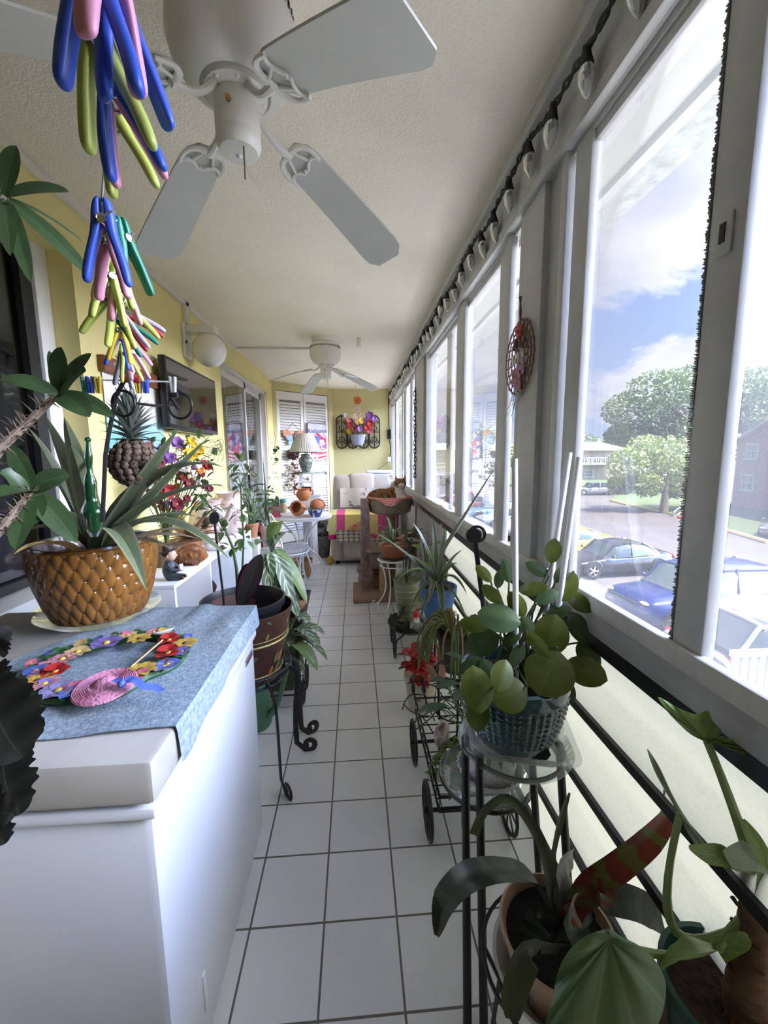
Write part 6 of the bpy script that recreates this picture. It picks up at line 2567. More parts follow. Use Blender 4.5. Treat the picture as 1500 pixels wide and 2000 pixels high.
g = random.Random(3)
m.ball(bc2, .075, 16, 12, jit=.1)
for k in range(160):
    d = V((g.gauss(0, 1), g.gauss(0, 1), g.gauss(0, 1))).normalized()
    m.tube([bc2 + d * .065, bc2 + d * .09 + V((g.uniform(-.02, .02), 0, g.uniform(-.02, .02)))], .006, 4)
tag(m.obj('twig_ball', mat('dark_twig', (.045, .015, .018), .8)), 'dark brown twig ball hanging on the louvred door', 'ornament')
t = thing('seed_pod_garland', 'hanging garland of dried seed pods and pale shells on the louvred door', 'garland', dpl(576, 930))
pd = [mat('seed_pod_brown', (.22, .13, .08), .8), mat('shell_pale', (.60, .54, .46), .6), mat('seed_pod_dark', (.07, .04, .03), .8)]
for k in range(80):
    px, py = 577 + g.gauss(0, 9), g.uniform(903, 955)
    p = dpl(px, py, .03 + g.random() * .06)
    MB().ball(p, (.017, .017, .030), 6, 5, axis=V((g.uniform(-1, 1), g.uniform(-1, 1), g.uniform(-1, 1)))).obj('seed_pod', pd[k % 3], t)
MB().tube([dpl(574, 895, .03), dpl(577, 957, .03)], .004, 5).obj('hanging_cord', BLACK, t)

# welcome flag
fq = [dpl(601, 826, .035), dpl(637, 829, .035), dpl(639, 899, .035), dpl(600, 897, .035)]
t = thing('garden_flag', 'garden flag reading Welcome with bright flowers on the louvred door', 'flag', fq[0])
fm = bpy.data.materials.new('flag_print')
fm.use_nodes = True
nt = fm.node_tree
b = nt.nodes['Principled BSDF']
b.inputs['Roughness'].default_value = .9
tc = nt.nodes.new('ShaderNodeTexCoord')
mp = nt.nodes.new('ShaderNodeMapping')
mp.inputs['Scale'].default_value = (1, 1.9, 1)
nt.links.new(tc.outputs['UV'], mp.inputs['Vector'])
vo = nt.nodes.new('ShaderNodeTexVoronoi')
vo.inputs['Scale'].default_value = 5.5
nt.links.new(mp.outputs['Vector'], vo.inputs['Vector'])
cr = nt.nodes.new('ShaderNodeValToRGB')
cr.color_ramp.interpolation = 'CONSTANT'
e = cr.color_ramp.elements
e[0].position, e[0].color = 0, (.55, .05, .12, 1)
e[1].position, e[1].color = .3, (.62, .60, .66, 1)
for p_, c_ in ((.5, (.70, .22, .34, 1)), (.65, (.14, .16, .38, 1)), (.8, (.62, .34, .40, 1))):
    e.new(p_).color = c_
sx_ = nt.nodes.new('ShaderNodeSeparateXYZ')
nt.links.new(vo.outputs['Color'], sx_.inputs[0])
nt.links.new(sx_.outputs[0], cr.inputs['Fac'])
su = nt.nodes.new('ShaderNodeSeparateXYZ')
nt.links.new(tc.outputs['UV'], su.inputs[0])


def mm(op, a, c_=0.0):
    n = nt.nodes.new('ShaderNodeMath')
    n.operation = op
    for k, s in enumerate((a, c_)):
        if isinstance(s, (int, float)):
            n.inputs[k].default_value = s
        else:
            nt.links.new(s, n.inputs[k])
    return n.outputs[0]


nzf = nt.nodes.new('ShaderNodeTexNoise')
nzf.inputs['Scale'].default_value = 5
nt.links.new(tc.outputs['UV'], nzf.inputs['Vector'])
topf = mm('GREATER_THAN', mm('ADD', su.outputs[1], mm('MULTIPLY', nzf.outputs['Fac'], .25)), .83)
mxa = nt.nodes.new('ShaderNodeMix')
mxa.data_type = 'RGBA'
nt.links.new(topf, mxa.inputs[0])
nt.links.new(cr.outputs['Color'], mxa.inputs[6])
mxa.inputs[7].default_value = (.62, .60, .68, 1)
strp = mm('GREATER_THAN', mm('SINE', mm('MULTIPLY', mm('ADD', su.outputs[1], mm('MULTIPLY', su.outputs[0], -.15)), 60)), 0)
mxs = nt.nodes.new('ShaderNodeMix')
mxs.data_type = 'RGBA'
nt.links.new(strp, mxs.inputs[0])
mxs.inputs[6].default_value = (.45, .05, .09, 1)
mxs.inputs[7].default_value = (.74, .70, .68, 1)
corner = mm('MULTIPLY', mm('LESS_THAN', su.outputs[1], .30), mm('GREATER_THAN', su.outputs[0], .55))
mxb = nt.nodes.new('ShaderNodeMix')
mxb.data_type = 'RGBA'
nt.links.new(corner, mxb.inputs[0])
nt.links.new(mxa.outputs[2], mxb.inputs[6])
nt.links.new(mxs.outputs[2], mxb.inputs[7])
nt.links.new(mxb.outputs[2], b.inputs['Base Color'])
m = MB()
g = random.Random(1)
rows = 10


def flagpt(u, v):
    p = (fq[3].lerp(fq[2], u)).lerp(fq[0].lerp(fq[1], u), v)
    return p + dn * (.006 * math.sin(u * 9 + v * 3))


m.grid(flagpt, 16, 16)
m.grid(lambda u, v: flagpt(u, v) - dn * .002, 16, 16)
m.obj('cloth', fm, t)
tm = facing(dpl(619, 842, .048), dn)
text('lettering', 'Welcome', .098, tm @ Matrix.Rotation(.04, 4, 'Z'), mat('navy_ink', (.07, .09, .28), .7), t, ext=.001)
m = MB().tube([fq[0] + Z * .004, fq[1] + Z * .004], .005, 6)
m.tube(bez(fq[0] + Z * .004, fq[0].lerp(fq[1], .5) + Z * .07, fq[0].lerp(fq[1], .5) + Z * .07, fq[1] + Z * .004, 6), .002, 5)
m.obj('rod', BLACK, t)

# ---- wrought iron wall grille with flower basket
YB = 7.02 - .03
G0, G1 = at(656, 812, y=YB), at(742, 875, y=YB)
GC = (G0 + G1) / 2
GW, GH = (G1.x - G0.x) / 2, (G0.z - G1.z) / 2
t = thing('wall_grille', 'black wrought iron scroll grille on the end wall', 'wall ornament', GC)
m = MB()
X_, Y_ = V((1, 0, 0)), V((0, -1, 0))
for k in range(4):
    x = GC.x - GW + GW * 2 * (k + .5) / 4
    w_ = GW / 4 * .94
    outer = k in (0, 3)
    zt_ = GC.z + (GH if outer else GH * .80)
    pts = [V((x - w_, YB, zt_ - w_))] + [V((x - w_ * math.cos(PI * i / 10), YB, zt_ - w_ + w_ * math.sin(PI * i / 10))) for i in range(11)]
    pts += [V((x + w_, YB, GC.z - GH + w_))] + [V((x + w_ * math.cos(PI * i / 10), YB, GC.z - GH + w_ - w_ * math.sin(PI * i / 10))) for i in range(11)]
    m.tube(pts, .011, 6, closed=True)
    m.tube([V((x, YB, zt_)), V((x, YB, GC.z - GH))], .008, 6)
    for zc_, s_ in ((zt_ - w_ * 1.2, 1), (GC.z - GH + w_ * 1.2, -1)):
        for sx in (-1, 1):
            m.tube(spiral(V((x + sx * w_ * .48, YB, zc_)), X_ * sx, Z * s_, w_ * .40, w_ * .12, -1.6, 3.2, 14), .007, 5)
    m.ring((x, YB, GC.z + .06), w_ * .5, .007, V((0, 1, 0)), 18, 5)
    m.ring((x, YB, GC.z - .12), w_ * .5, .007, V((0, 1, 0)), 18, 5)
m.tube([V((GC.x - GW, YB, GC.z)), V((GC.x + GW, YB, GC.z))], .009, 6)
m.obj('grille', BLACK, t)
bc3 = at(699, 856, y=YB - .06)
t = thing('flower_basket', 'grey basket of bright artificial flowers on the iron wall grille', 'flower arrangement', bc3)
m = MB().lathe([(0, -.11), (.08, -.11), (.11, -.02), (.13, .06), (.12, .06), (0, .03)], bc3, 26, sy=.45)
m.obj('basket', mat('grey_blue_wicker', (.26, .29, .38), .8, var=.4, vs=40, bump=.8, bs=60), t)
g = random.Random(30)
for px, py, c_, r in ((722, 812, 'purple', .075), (722, 828, 'red', .07), (722, 840, 'pink', .07), (716, 836, 'red', .06), (683, 830, 'red', .06), (680, 820, 'pink', .05), (682, 842, 'yellow', .05), (698, 825, 'orange', .05), (705, 822, 'yellow', .055), (690, 838, 'dark', .05), (712, 822, 'violet', .05), (675, 812, 'white', .05), (702, 838, 'violet', .05), (694, 812, 'white', .04), (730, 818, 'purple', .05)):
    p = at(px, py, y=YB - .10 - g.uniform(0, .05))
    flower('flower', p, r, 7, SILK[c_], FY, t, V((g.uniform(-.3, .3), -1, .2)), layers=2, pw=.42, lb_=c_ + ' artificial flower')
m = MB()
for k in range(40):
    a = g.uniform(.35, PI - .35)
    L_ = g.uniform(.2, .34)
    p = bc3 + Z * .06
    m.tube(bez(p, p + V((math.cos(a), -.1, math.sin(a))) * L_ * .6, p + V((math.cos(a), -.15, math.sin(a))) * L_ * .8, p + V((math.cos(a) * 1.1, -.2, math.sin(a))) * L_, 4), .003, 4)
m.obj('dry_grass', mat('dry_grass', (.30, .24, .16), .8), t)
# macrame style hanging chime in front of it
hk = at(695, 752, y=6.6)
hk.z = min(hk.z, CEIL)
t = thing('hanging_chime', 'pale wooden hanging chime with an orange flower before the wall grille', 'chime', hk)
PW = mat('pale_peach_wood', (.70, .47, .34), .7)
q = lambda px, py: at(px, py, y=6.6)
m = MB()
m.tube([q(695, 757), q(687, 775)], .004, 5)
m.tube([q(695, 757), q(704, 775)], .004, 5)
m.tube([q(686, 776), q(706, 776)], .009, 6)
for px in (688, 704):
    m.tube([q(px, 776), q(px, 812)], .003, 5)
m.tube([q(686, 812), q(706, 812)], .009, 6)
for px in (687, 693, 699, 705):
    m.tube([q(px, 813), q(697, 829)], .006, 5)
m.tube([q(688, 818), q(703, 818)], .006, 5)
m.tube([q(695, 752), q(695, 757)], .003, 5)
m.obj('frame', PW, t)
flower('orange_flower', q(698, 782), .07, 10, mat('orange_petal', (.60, .16, .03), .6), FBR, t, V((0, -1, 0)), layers=2, pw=.3)
m = MB()
for k in range(6):
    m.tube(spiral(q(697, 800) + V((0, -.01, 0)), V((1, 0, 0)), Z, .015 + k * .006, .02 + k * .006, k, k + 5, 10), .003, 4)
m.obj('wood_curl', PW, t)
# outlet, plug and cords in the far right corner
t = thing('power_outlet', 'black outlet cover with a plugged-in white adapter in the far right corner', 'outlet', at(761, 848, y=7.0))
p = at(760, 848, y=7.0)
MB().box((p.x - .03, 6.985, p.z - .08), (p.x + .03, 7.02, p.z + .08), .006).obj('cover', BLACKP, t)
p2_ = at(761, 897, y=6.98)
MB().box((p2_.x - .035, 6.95, p2_.z - .04), (p2_.x + .035, 7.0, p2_.z + .04), .01).obj('adapter', WHITE, t)
m = MB()
m.tube(bez(p - Z * .08 + V((0, -.01, 0)), p - Z * .2 + V((.03, -.02, 0)), p2_ + Z * .12 + V((.02, 0, 0)), p2_ + Z * .03, 10), .008, 6)
m.tube([V((.575, 6.98, 2.31)), V((.575, 6.985, 1.9)), p + Z * .08 + V((0, -.005, 0))], .008, 6)
m.tube(bez(p2_, p2_ + V((-.05, -.02, -.1)), p2_ + V((-.16, -.02, -.12)), p2_ + V((-.25, -.02, -.2)), 8), .004, 5)
m.obj('cord', CORD, t)
# chain hanging at the far window
t = thing('hanging_chain', 'dark dangling ornament of linked rings at a far window', 'ornament', at(811, 760, x=.60))
m = MB()
yy = at(811, 850, x=.600).y
z0, z1 = at(811, 760, x=.600).z, at(811, 932, x=.600).z
k = 0
z = z0
while z > z1:
    m.ring((.597, yy + .03 * math.sin(k * 2.1), z), .028 if k % 2 else .018, .004, V((1, .3 * (k % 2), 0)), 12, 5)
    m.ball((.597, yy - .03 * math.sin(k * 1.7), z - .02), .010, 6, 5)
    z -= .040
    k += 1
m.tube([(.597, yy, z0 + .25), (.597, yy, z1)], .002, 4)
m.obj('ring', SI, t)

# ---- recliner
RCX, RY0 = .09, 5.02
LEA = mat('cream_upholstery', (.52, .45, .385), .6, var=.06, vs=5, bump=.15, bs=20)
t = thing('recliner', 'cream upholstered recliner armchair facing the viewer at the far end', 'armchair', (RCX, RY0 + .4, 0))


def cushion(name, a, b_, bev, par=t, m_=LEA, tilt=None, lb_=None):
    m = MB().box(a, b_, bev, tilt=tilt)
    o = m.obj(name, m_, par)
    md = o.modifiers.new('soft', 'SUBSURF')
    md.levels = md.render_levels = 2
    if lb_:
        o['label'] = lb_
    return o


cushion('base', (RCX - .36, RY0 + .06, .03), (RCX + .36, RY0 + .80, .34), .03)
cushion('legrest', (RCX - .255, RY0 - .02, .08), (RCX + .255, RY0 + .07, .42), .04)
cushion('seat', (RCX - .27, RY0 + .0, .36), (RCX + .27, RY0 + .62, .50), .05)
cushion('armrest', (RCX - .42, RY0 + .03, .03), (RCX - .25, RY0 + .78, .62), .06)
cushion('armrest', (RCX + .25, RY0 + .03, .03), (RCX + .42, RY0 + .78, .62), .06)
cushion('backrest', (RCX - .41, RY0 + .60, .38), (RCX - .06, RY0 + .84, 1.10), .08, tilt=(-.14, 'X'))
cushion('backrest', (RCX - .20, RY0 + .590, .38), (RCX + .20, RY0 + .84, 1.12), .07, tilt=(-.14, 'X'))
cushion('backrest', (RCX + .06, RY0 + .60, .38), (RCX + .41, RY0 + .84, 1.10), .08, tilt=(-.14, 'X'))
for sx in (-.33, .33):
    for sy in (.1, .72):
        MB().cyl((RCX + sx, RY0 + sy, 0), (RCX + sx, RY0 + sy, .04), .025).obj('foot', BLACKP, t)
# embroidered antimacassar with dark motif on the back, towel, blanket
PIL = mat('pale_print_cushion', (.62, .55, .47), .9, col2=(.09, .07, .09), vs=14, sharp=.75, mix=1.0)
t = thing('throw_cover', 'pale cover with dark figures draped on the recliner back', 'cushion', (RCX, RY0 + .5, .8))
m = MB()


def thr(u, v):
    return V((RCX - .30 + .50 * u, RY0 + .545 + .05 * v + .008 * math.sin(u * 9), .66 + .26 * v))


m.grid(thr, 20, 12)
m.grid(lambda u, v: thr(u, v) + V((0, .006, 0)), 20, 12)
m.obj('cover', PIL, t)
TW = bpy.data.materials.new('lemon_beach_towel')
TW.use_nodes = True
nt = TW.node_tree
b = nt.nodes['Principled BSDF']
b.inputs['Roughness'].default_value = .95
tc = nt.nodes.new('ShaderNodeTexCoord')
su = nt.nodes.new('ShaderNodeSeparateXYZ')
nt.links.new(tc.outputs['UV'], su.inputs[0])
cr = nt.nodes.new('ShaderNodeValToRGB')
cr.color_ramp.interpolation = 'CONSTANT'
e = cr.color_ramp.elements
e[0].position, e[0].color = 0, (.62, .58, .22, 1)
e[1].position, e[1].color = .12, (.70, .08, .22, 1)
for p_, c_ in ((.24, (.74, .55, .16, 1)), (.50, (.75, .40, .28, 1)), (.56, (.74, .55, .20, 1)), (.72, (.66, .10, .26, 1)), (.84, (.75, .45, .30, 1)), (.93, (.66, .08, .24, 1))):
    e.new(p_).color = c_
nt.links.new(su.outputs[0], cr.inputs['Fac'])
edge = mm('LESS_THAN', su.outputs[1], .14)
mxa = nt.nodes.new('ShaderNodeMix')
mxa.data_type = 'RGBA'
nt.links.new(edge, mxa.inputs[0])
nt.links.new(cr.outputs['Color'], mxa.inputs[6])
mxa.inputs[7].default_value = (.62, .03, .18, 1)
nt.links.new(mxa.outputs[2], b.inputs['Base Color'])
t = thing('beach_towel', 'pink and yellow beach towel with lemon slices over the recliner', 'towel', (RCX, RY0, .6))
m = MB()


def twl(u, v):
    x = RCX - .43 + .84 * u
    bow = .02 * math.sin(u * 7)
    s = v
    if s > .75:
        return V((x, RY0 + .02 + (s - .75) * 1.4, .655 + bow * .4))
    return V((x, RY0 - .035 + bow * .4 - .01 * (1 - s), .645 - (.75 - s) * .40))


m.grid(twl, 30, 24)
m.grid(lambda u, v: twl(u, v) + V((0, .008, -.006)), 30, 24)
m.obj('cloth', TW, t)
lm_ = mat('towel_lemon_print', (.62, .06, .20), .95)
m = MB()
lc2 = V((RCX - .43 + .84 * .38, RY0 - .056, .52))
dd = V((1, 0, .55)).normalized()
ee = V((-.55, 0, 1)).normalized()
arc = [lc2 + dd * .095 * math.cos(a) - ee * .095 * math.sin(a) for a in [PI * i / 12 for i in range(13)]]
m.tube(arc + [arc[0]], .007, 5, flat=.4)
for k in range(1, 5):
    a = PI * k / 5
    m.tube([lc2, lc2 + dd * .075 * math.cos(a) - ee * .075 * math.sin(a)], .004, 4)
m.obj('lemon_slice', lm_, t)
t = thing('plaid_blanket', 'checked cream and dark blanket folded over the recliner footrest', 'blanket', (RCX, RY0, .4))
PL_ = bpy.data.materials.new('checked_blanket')
PL_.use_nodes = True
nt = PL_.node_tree
b = nt.nodes['Principled BSDF']
b.inputs['Roughness'].default_value = .95
tc = nt.nodes.new('ShaderNodeTexCoord')
su = nt.nodes.new('ShaderNodeSeparateXYZ')
nt.links.new(tc.outputs['UV'], su.inputs[0])
g1 = mm('GREATER_THAN', mm('SINE', mm('MULTIPLY', su.outputs[0], 62)), .55)
g2 = mm('GREATER_THAN', mm('SINE', mm('MULTIPLY', su.outputs[1], 22)), .45)
mxa = nt.nodes.new('ShaderNodeMix')
mxa.data_type = 'RGBA'
nt.links.new(mm('MULTIPLY', mm('ADD', g1, g2), .5), mxa.inputs[0])
mxa.inputs[6].default_value = (.58, .52, .34, 1)
mxa.inputs[7].default_value = (.06, .07, .13, 1)
nt.links.new(mxa.outputs[2], b.inputs['Base Color'])
m = MB()


def plb(u, v):
    return V((RCX - .33 + .64 * u, RY0 - .050 + .006 * math.sin(u * 11) - .012 * (1 - v), .455 - .15 * (1 - v)))


m.grid(plb, 24, 8)
m.grid(lambda u, v: plb(u, v) + V((0, .01, 0)), 24, 8)
m.obj('cloth', PL_, t)
# cabinet behind with folded towels
t = thing('drawer_cabinet', 'cream cabinet in the far right corner under the folded towels', 'cabinet', (.40, 6.35, 0))
m = MB().box((.16, 6.12, 0), (.585, 6.60, 1.0), .01)
m.obj('body', LEA, t)
for k in range(5):
    MB().box((.18, 6.108, .08 + k * .18), (.565, 6.125, .24 + k * .18), .006).obj('drawer', mat('drawer_cream', (.62, .56, .48), .5), t)
tw_m = [mat('grey_blue_towel', (.50, .53, .60), .95, bump=.4), mat('taupe_towel', (.34, .30, .28), .95, bump=.4), mat('white_blue_towel', (.62, .66, .74), .95, bump=.4)]
z = 1.0
for k, (h_, x0, lb_) in enumerate(((.045, .10, 'taupe folded towel at the bottom of the stack on the cabinet'), (.04, .12, 'grey blue folded towel in the middle of the stack on the cabinet'), (.045, .17, 'pale blue folded towel on top of the stack on the cabinet'))):
    m = MB()
    m.box((x0, 6.14, z), (.58, 6.54, z + h_), h_ * .48)
    m.box((x0 + .01, 6.135, z + h_ * .3), (.575, 6.15, z + h_ * .7), .004)
    tag(m.obj('folded_towel', tw_m[(1, 0, 2)[k]]), lb_, 'towel', 'folded towels on the cabinet')
    z += h_
# clutter left of the recliner
c = V((-.47, 5.52, 0))
t = thing('storage_bin', 'grey basket of odds and ends between the table and recliner', 'basket', c)
m = MB().lathe([(0, 0), (.10, 0), (.13, .30), (.125, .30), (.10, .02), (0, .02)], c, 22)
m.obj('basket', mat('grey_wire_basket', (.16, .15, .14), .8, var=.5, vs=30), t)
MB().box(c + V((-.10, -.06, .32)), c + V((.08, .06, .56)), .01, rot=.2, tilt=(.25, 'Y')).obj('picture_box', mat('dim_picture', (.42, .42, .38), .7, col2=(.05, .05, .05), vs=8, sharp=.7), t)
MB().ball(c + Z * .30, (.11, .10, .06), 12, 8, jit=.5).obj('cloth_bundle', mat('dark_bundle', (.04, .03, .03), .9), t)
m = MB().ball((-.33, 5.10, .05), (.05, .045, .05), 12, 8, jit=.4)
tag(m.obj('yellow_ball', mat('dull_yellow', (.50, .36, .04), .6)), 'crumpled yellow ball on the floor beside the recliner', 'ball')
m = MB().lathe([(0, 0), (.09, 0), (.12, .20), (.115, .20), (.088, .02), (0, .02)], (-.62, 4.95 - .35, 0), 24)
tag(m.obj('clay_planter', mat('tan_clay', (.36, .20, .09), .8)), 'empty tan clay planter on the floor under the table', 'pot')

# ---- cat tree
CTX, CTY = .17, 3.92
CARP = mat('tan_carpet', (.36, .245, .18), .98, var=.12, vs=60, bump=.9, bs=260)
MAUV = mat('mauve_plush', (.36, .25, .23), .98, var=.3, vs=22, bump=1, bs=120)
SIS = mat('sisal_rope', (.46, .30, .16), .9, var=.25, vs=40, bump=.6, bs=90)
t = thing('cat_tree', 'tan carpeted cat tree with a round perch and plush posts', 'cat tree', (CTX, CTY, 0))
m = MB().box((-.04, 3.66, 0), (.42, 4.16, .055), .012)
m.obj('base', CARP, t)
m = MB().box((.045, 3.90, .05), (.125, 3.98, .95), .012)
m.obj('post', MAUV, t)
g = random.Random(4)
m = MB()
for k in range(90):
    z = g.uniform(.30, .92)
    x = g.uniform(.04, .13)
    m.tube(bez((x, 3.895, z), (x + g.uniform(-.01, .01), 3.885, z - .04), (x + g.uniform(-.015, .015), 3.885, z - .09), (x + g.uniform(-.02, .02), 3.88, z - .15), 4), [.006, .006, .005, .004, .002], 5)
for k in range(26):
    z = g.uniform(.14, .34)
    m.ball((g.uniform(.02, .15), 3.875, z), (.024, .018, .035), 7, 5, jit=.5)
m.obj('plush_fringe', MAUV, t)
for x, y, z0, z1 in ((.26, 3.84, .055, .40), (.345, 4.02, .055, .82), (.20, 3.99, .055, .45)):
    m = MB()
    n_ = int((z1 - z0) / .012)
    m.tube([(x, y, z0), (x, y, z1)], .040, 16)
    for k in range(n_):
        m.ring((x, y, z0 + .006 + k * .012), .041, .0065, Z, 16, 5)
    m.obj('sisal_post', SIS, t)
m = MB().box((.10, 3.80, .44), (.42, 4.12, .475), .012)
m.obj('shelf', CARP, t)
m = MB().box((.12, 3.82, .28), (.24, 3.95, .44), .01)
m.obj('cubby', mat('brown_carpet', (.22, .16, .13), .98, bump=.8, bs=200), t)
PCH = V((.335, 4.0, .80))
m = MB().lathe([(0, 0), (.17, 0), (.20, .015), (.212, .07), (.222, .13), (.215, .145), (.195, .14), (.175, .07), (.12, .045), (0, .04)], PCH, 40)
m.obj('perch', mat('perch_carpet', (.30, .235, .175), .98, var=.25, vs=60, bump=.9, bs=240), t)
# striped towel over the perch rim
ST = bpy.data.materials.new('coral_striped_towel')
ST.use_nodes = True
nt = ST.node_tree
b = nt.nodes['Principled BSDF']
b.inputs['Roughness'].default_value = .95
tc = nt.nodes.new('ShaderNodeTexCoord')
su = nt.nodes.new('ShaderNodeSeparateXYZ')
nt.links.new(tc.outputs['UV'], su.inputs[0])
mxa = nt.nodes.new('ShaderNodeMix')
mxa.data_type = 'RGBA'
nt.links.new(mm('GREATER_THAN', mm('SINE', mm('MULTIPLY', su.outputs[1], 40)), .5), mxa.inputs[0])
mxa.inputs[6].default_value = (.60, .14, .12, 1)
mxa.inputs[7].default_value = (.74, .48, .42, 1)
nt.links.new(mxa.outputs[2], b.inputs['Base Color'])
t = thing('striped_towel', 'coral striped towel lining the cat perch and hanging over its rim', 'towel', PCH)


def tow(u, v):
    a = -PI * 1.12 + u * PI * 1.3
    drop = .10 if u < .22 or u > .8 else .035 + .03 * math.sin(u * 17)
    if v < .5:
        q = v / .5
        r_ = .05 + .165 * q
        z_ = .05 + .10 * q ** 2
    else:
        q = (v - .5) / .5
        r_ = .215 + .022 * math.sin(q * PI * .5) + .012 * q * math.sin(u * 30)
        z_ = .158 - drop * q
    return PCH + V((r_ * math.cos(a), r_ * math.sin(a), z_ + .006))


m = MB().grid(tow, 50, 18)
m.grid(lambda u, v: tow(u, v) - Z * .004, 50, 18)
m.obj('cloth', ST, t)

# ---- cat
FUR = bpy.data.materials.new('ginger_white_fur')
FUR.use_nodes = True
nt = FUR.node_tree
b = nt.nodes['Principled BSDF']
b.inputs['Roughness'].default_value = .9
tc = nt.nodes.new('ShaderNodeTexCoord')
nz = nt.nodes.new('ShaderNodeTexNoise')
nz.inputs['Scale'].default_value = 22
mp = nt.nodes.new('ShaderNodeMapping')
mp.inputs['Scale'].default_value = (2.2, .6, .6)
nt.links.new(tc.outputs['Object'], mp.inputs['Vector'])
nt.links.new(mp.outputs['Vector'], nz.inputs['Vector'])
cr = nt.nodes.new('ShaderNodeValToRGB')
cr.color_ramp.elements[0].position, cr.color_ramp.elements[0].color = .42, (.13, .055, .025, 1)
cr.color_ramp.elements[1].position, cr.color_ramp.elements[1].color = .58, (.33, .15, .06, 1)
nt.links.new(nz.outputs['Fac'], cr.inputs['Fac'])
su = nt.nodes.new('ShaderNodeSeparateXYZ')
nt.links.new(tc.outputs['Object'], su.inputs[0])
nz2 = nt.nodes.new('ShaderNodeTexNoise')
nz2.inputs['Scale'].default_value = 18
nt.links.new(tc.outputs['Object'], nz2.inputs['Vector'])
wob = mm('MULTIPLY', mm('SUBTRACT', nz2.outputs['Fac'], .5), .05)
# white bib and muzzle: the front of the chest and the middle of the face
fx = mm('ADD', su.outputs[0], wob)
bib = mm('MULTIPLY', mm('GREATER_THAN', fx, .046), mm('LESS_THAN', su.outputs[2], .178))
muz = mm('MULTIPLY', mm('LESS_THAN', mm('ABSOLUTE', mm('SUBTRACT', fx, .101)), .028), mm('LESS_THAN', su.outputs[1], -.080))
muz = mm('MULTIPLY', muz, mm('LESS_THAN', su.outputs[2], .222))
mxa = nt.nodes.new('ShaderNodeMix')
mxa.data_type = 'RGBA'
nt.links.new(mm('MAXIMUM', bib, muz), mxa.inputs[0])
nt.links.new(cr.outputs['Color'], mxa.inputs[6])
mxa.inputs[7].default_value = (.78, .76, .73, 1)
nt.links.new(mxa.outputs[2], b.inputs['Base Color'])
CO = PCH + V((0, 0, .075))
t = thing('cat', 'ginger and white cat lying on the towel in the round perch', 'cat', CO)
m = MB()
B_ = lambda x, y, z, r, ax=None: m.ball(CO + V((x, y, z)), r, 18, 12, axis=ax)
B_(-.07, .02, .075, (.125, .085, .072))
B_(-.13, .01, .065, (.075, .080, .065))
B_(.02, .0, .085, (.085, .080, .075))
B_(.075, -.025, .095, (.060, .062, .080))
B_(.10, -.05, .055, (.055, .055, .045))
B_(.085, -.04, .15, (.042, .042, .045))
B_(.09, -.055, .195, (.052, .048, .046))
B_(.092, -.092, .180, (.030, .024, .022))
B_(.068, -.09, .172, (.016, .016, .014))
B_(.116, -.09, .172, (.016, .016, .014))
for sx in (-1, 1):
    m.tube([CO + V((.09 + sx * .032, -.045, .222)), CO + V((.09 + sx * .040, -.050, .250)), CO + V((.09 + sx * .045, -.052, .268))], [.022, .013, .003], 8, flat=.55)
m.tube(bez(CO + V((.06, -.04, .05)), CO + V((.04, -.10, .045)), CO + V((.02, -.12, .04)), CO + V((-.02, -.13, .042)), 6), [.028, .026, .024, .022, .022, .024, .020], 8)
m.tube(bez(CO + V((.12, -.04, .05)), CO + V((.13, -.10, .045)), CO + V((.11, -.14, .04)), CO + V((.07, -.15, .042)), 6), [.028, .026, .024, .022, .022, .024, .020], 8)
m.tube(bez(CO + V((-.19, .03, .05)), CO + V((-.22, -.05, .05)), CO + V((-.16, -.12, .05)), CO + V((-.06, -.135, .05)), 8), [.024, .024, .024, .023, .022, .022, .020, .018, .012], 8)
body = m.obj('body', FUR, t)
rm_ = body.modifiers.new('skin', 'REMESH')
rm_.mode = 'VOXEL'
rm_.voxel_size = .0065
rm_.use_smooth_shade = True
sm_ = body.modifiers.new('smooth', 'SMOOTH')
sm_.iterations = 6
sm_.factor = .5
CATK = 1
EYEM = mat('cat_eye_dark', (.03, .03, .02), .2)
for sx in (-1, 1):
    e_ = MB().ball(CO + V((.09 + sx * .021, -.099, .203)), (.008, .004, .0045), 8, 6).obj('eye', EYEM, t)
m = MB().ball(CO + V((.092, -.115, .186)), (.006, .004, .0045), 8, 6)
m.obj('nose', mat('cat_nose_pink', (.55, .25, .22), .5), t)
m = MB()
for sx in (-1, 1):
    for k in range(3):
        m.tube([CO + V((.092 + sx * .022, -.108, .176)), CO + V((.092 + sx * .07, -.112, .186 - k * .010))], .0006, 4)
m.obj('whisker', WHITE, t)
CT_ = t
for o_ in list(CT_.children):
    o_.data.transform(Matrix.Scale(1.1, 4))
# ================================================================ right side: plants along the window wall
PEP = leafmat('peperomia_leaf', (.075, .095, .014), (.12, .14, .04), mode='mid', w=.012, blotch=(.10, .125, .022), rough=.32)
PEPD = leafmat('peperomia_dark_leaf', (.035, .065, .022), (.07, .10, .04), mode='mid', w=.012, blotch=(.055, .09, .03), rough=.32)


def faceleaf(c, r, tip, m_, par, name='leaf', asp=1.0, nrm_=None, cup=.12, shape='oval', n=10):
    """Leaf blade centred at c, tip direction tip, its face turned along nrm_."""
    c = V(c)
    nn = V(nrm_).normalized() if nrm_ else (EYE - c).normalized()
    tp_ = (V(tip) - nn * V(tip).dot(nn)).normalized()
    sp, ws = [], []
    for i in range(n + 1):
        q = i / n
        sp.append(c + tp_ * r * (2 * q - 1) - nn * r * cup * (2 * q - 1) ** 2)
        ws.append(r * asp * max(.02, math.sin(PI * q) ** .55 if shape == 'oval' else (math.sin(PI * q ** .8)) ** .7))
    return MB().ribbon(sp, ws, nn, -cup, 4).obj(name, m_, par)


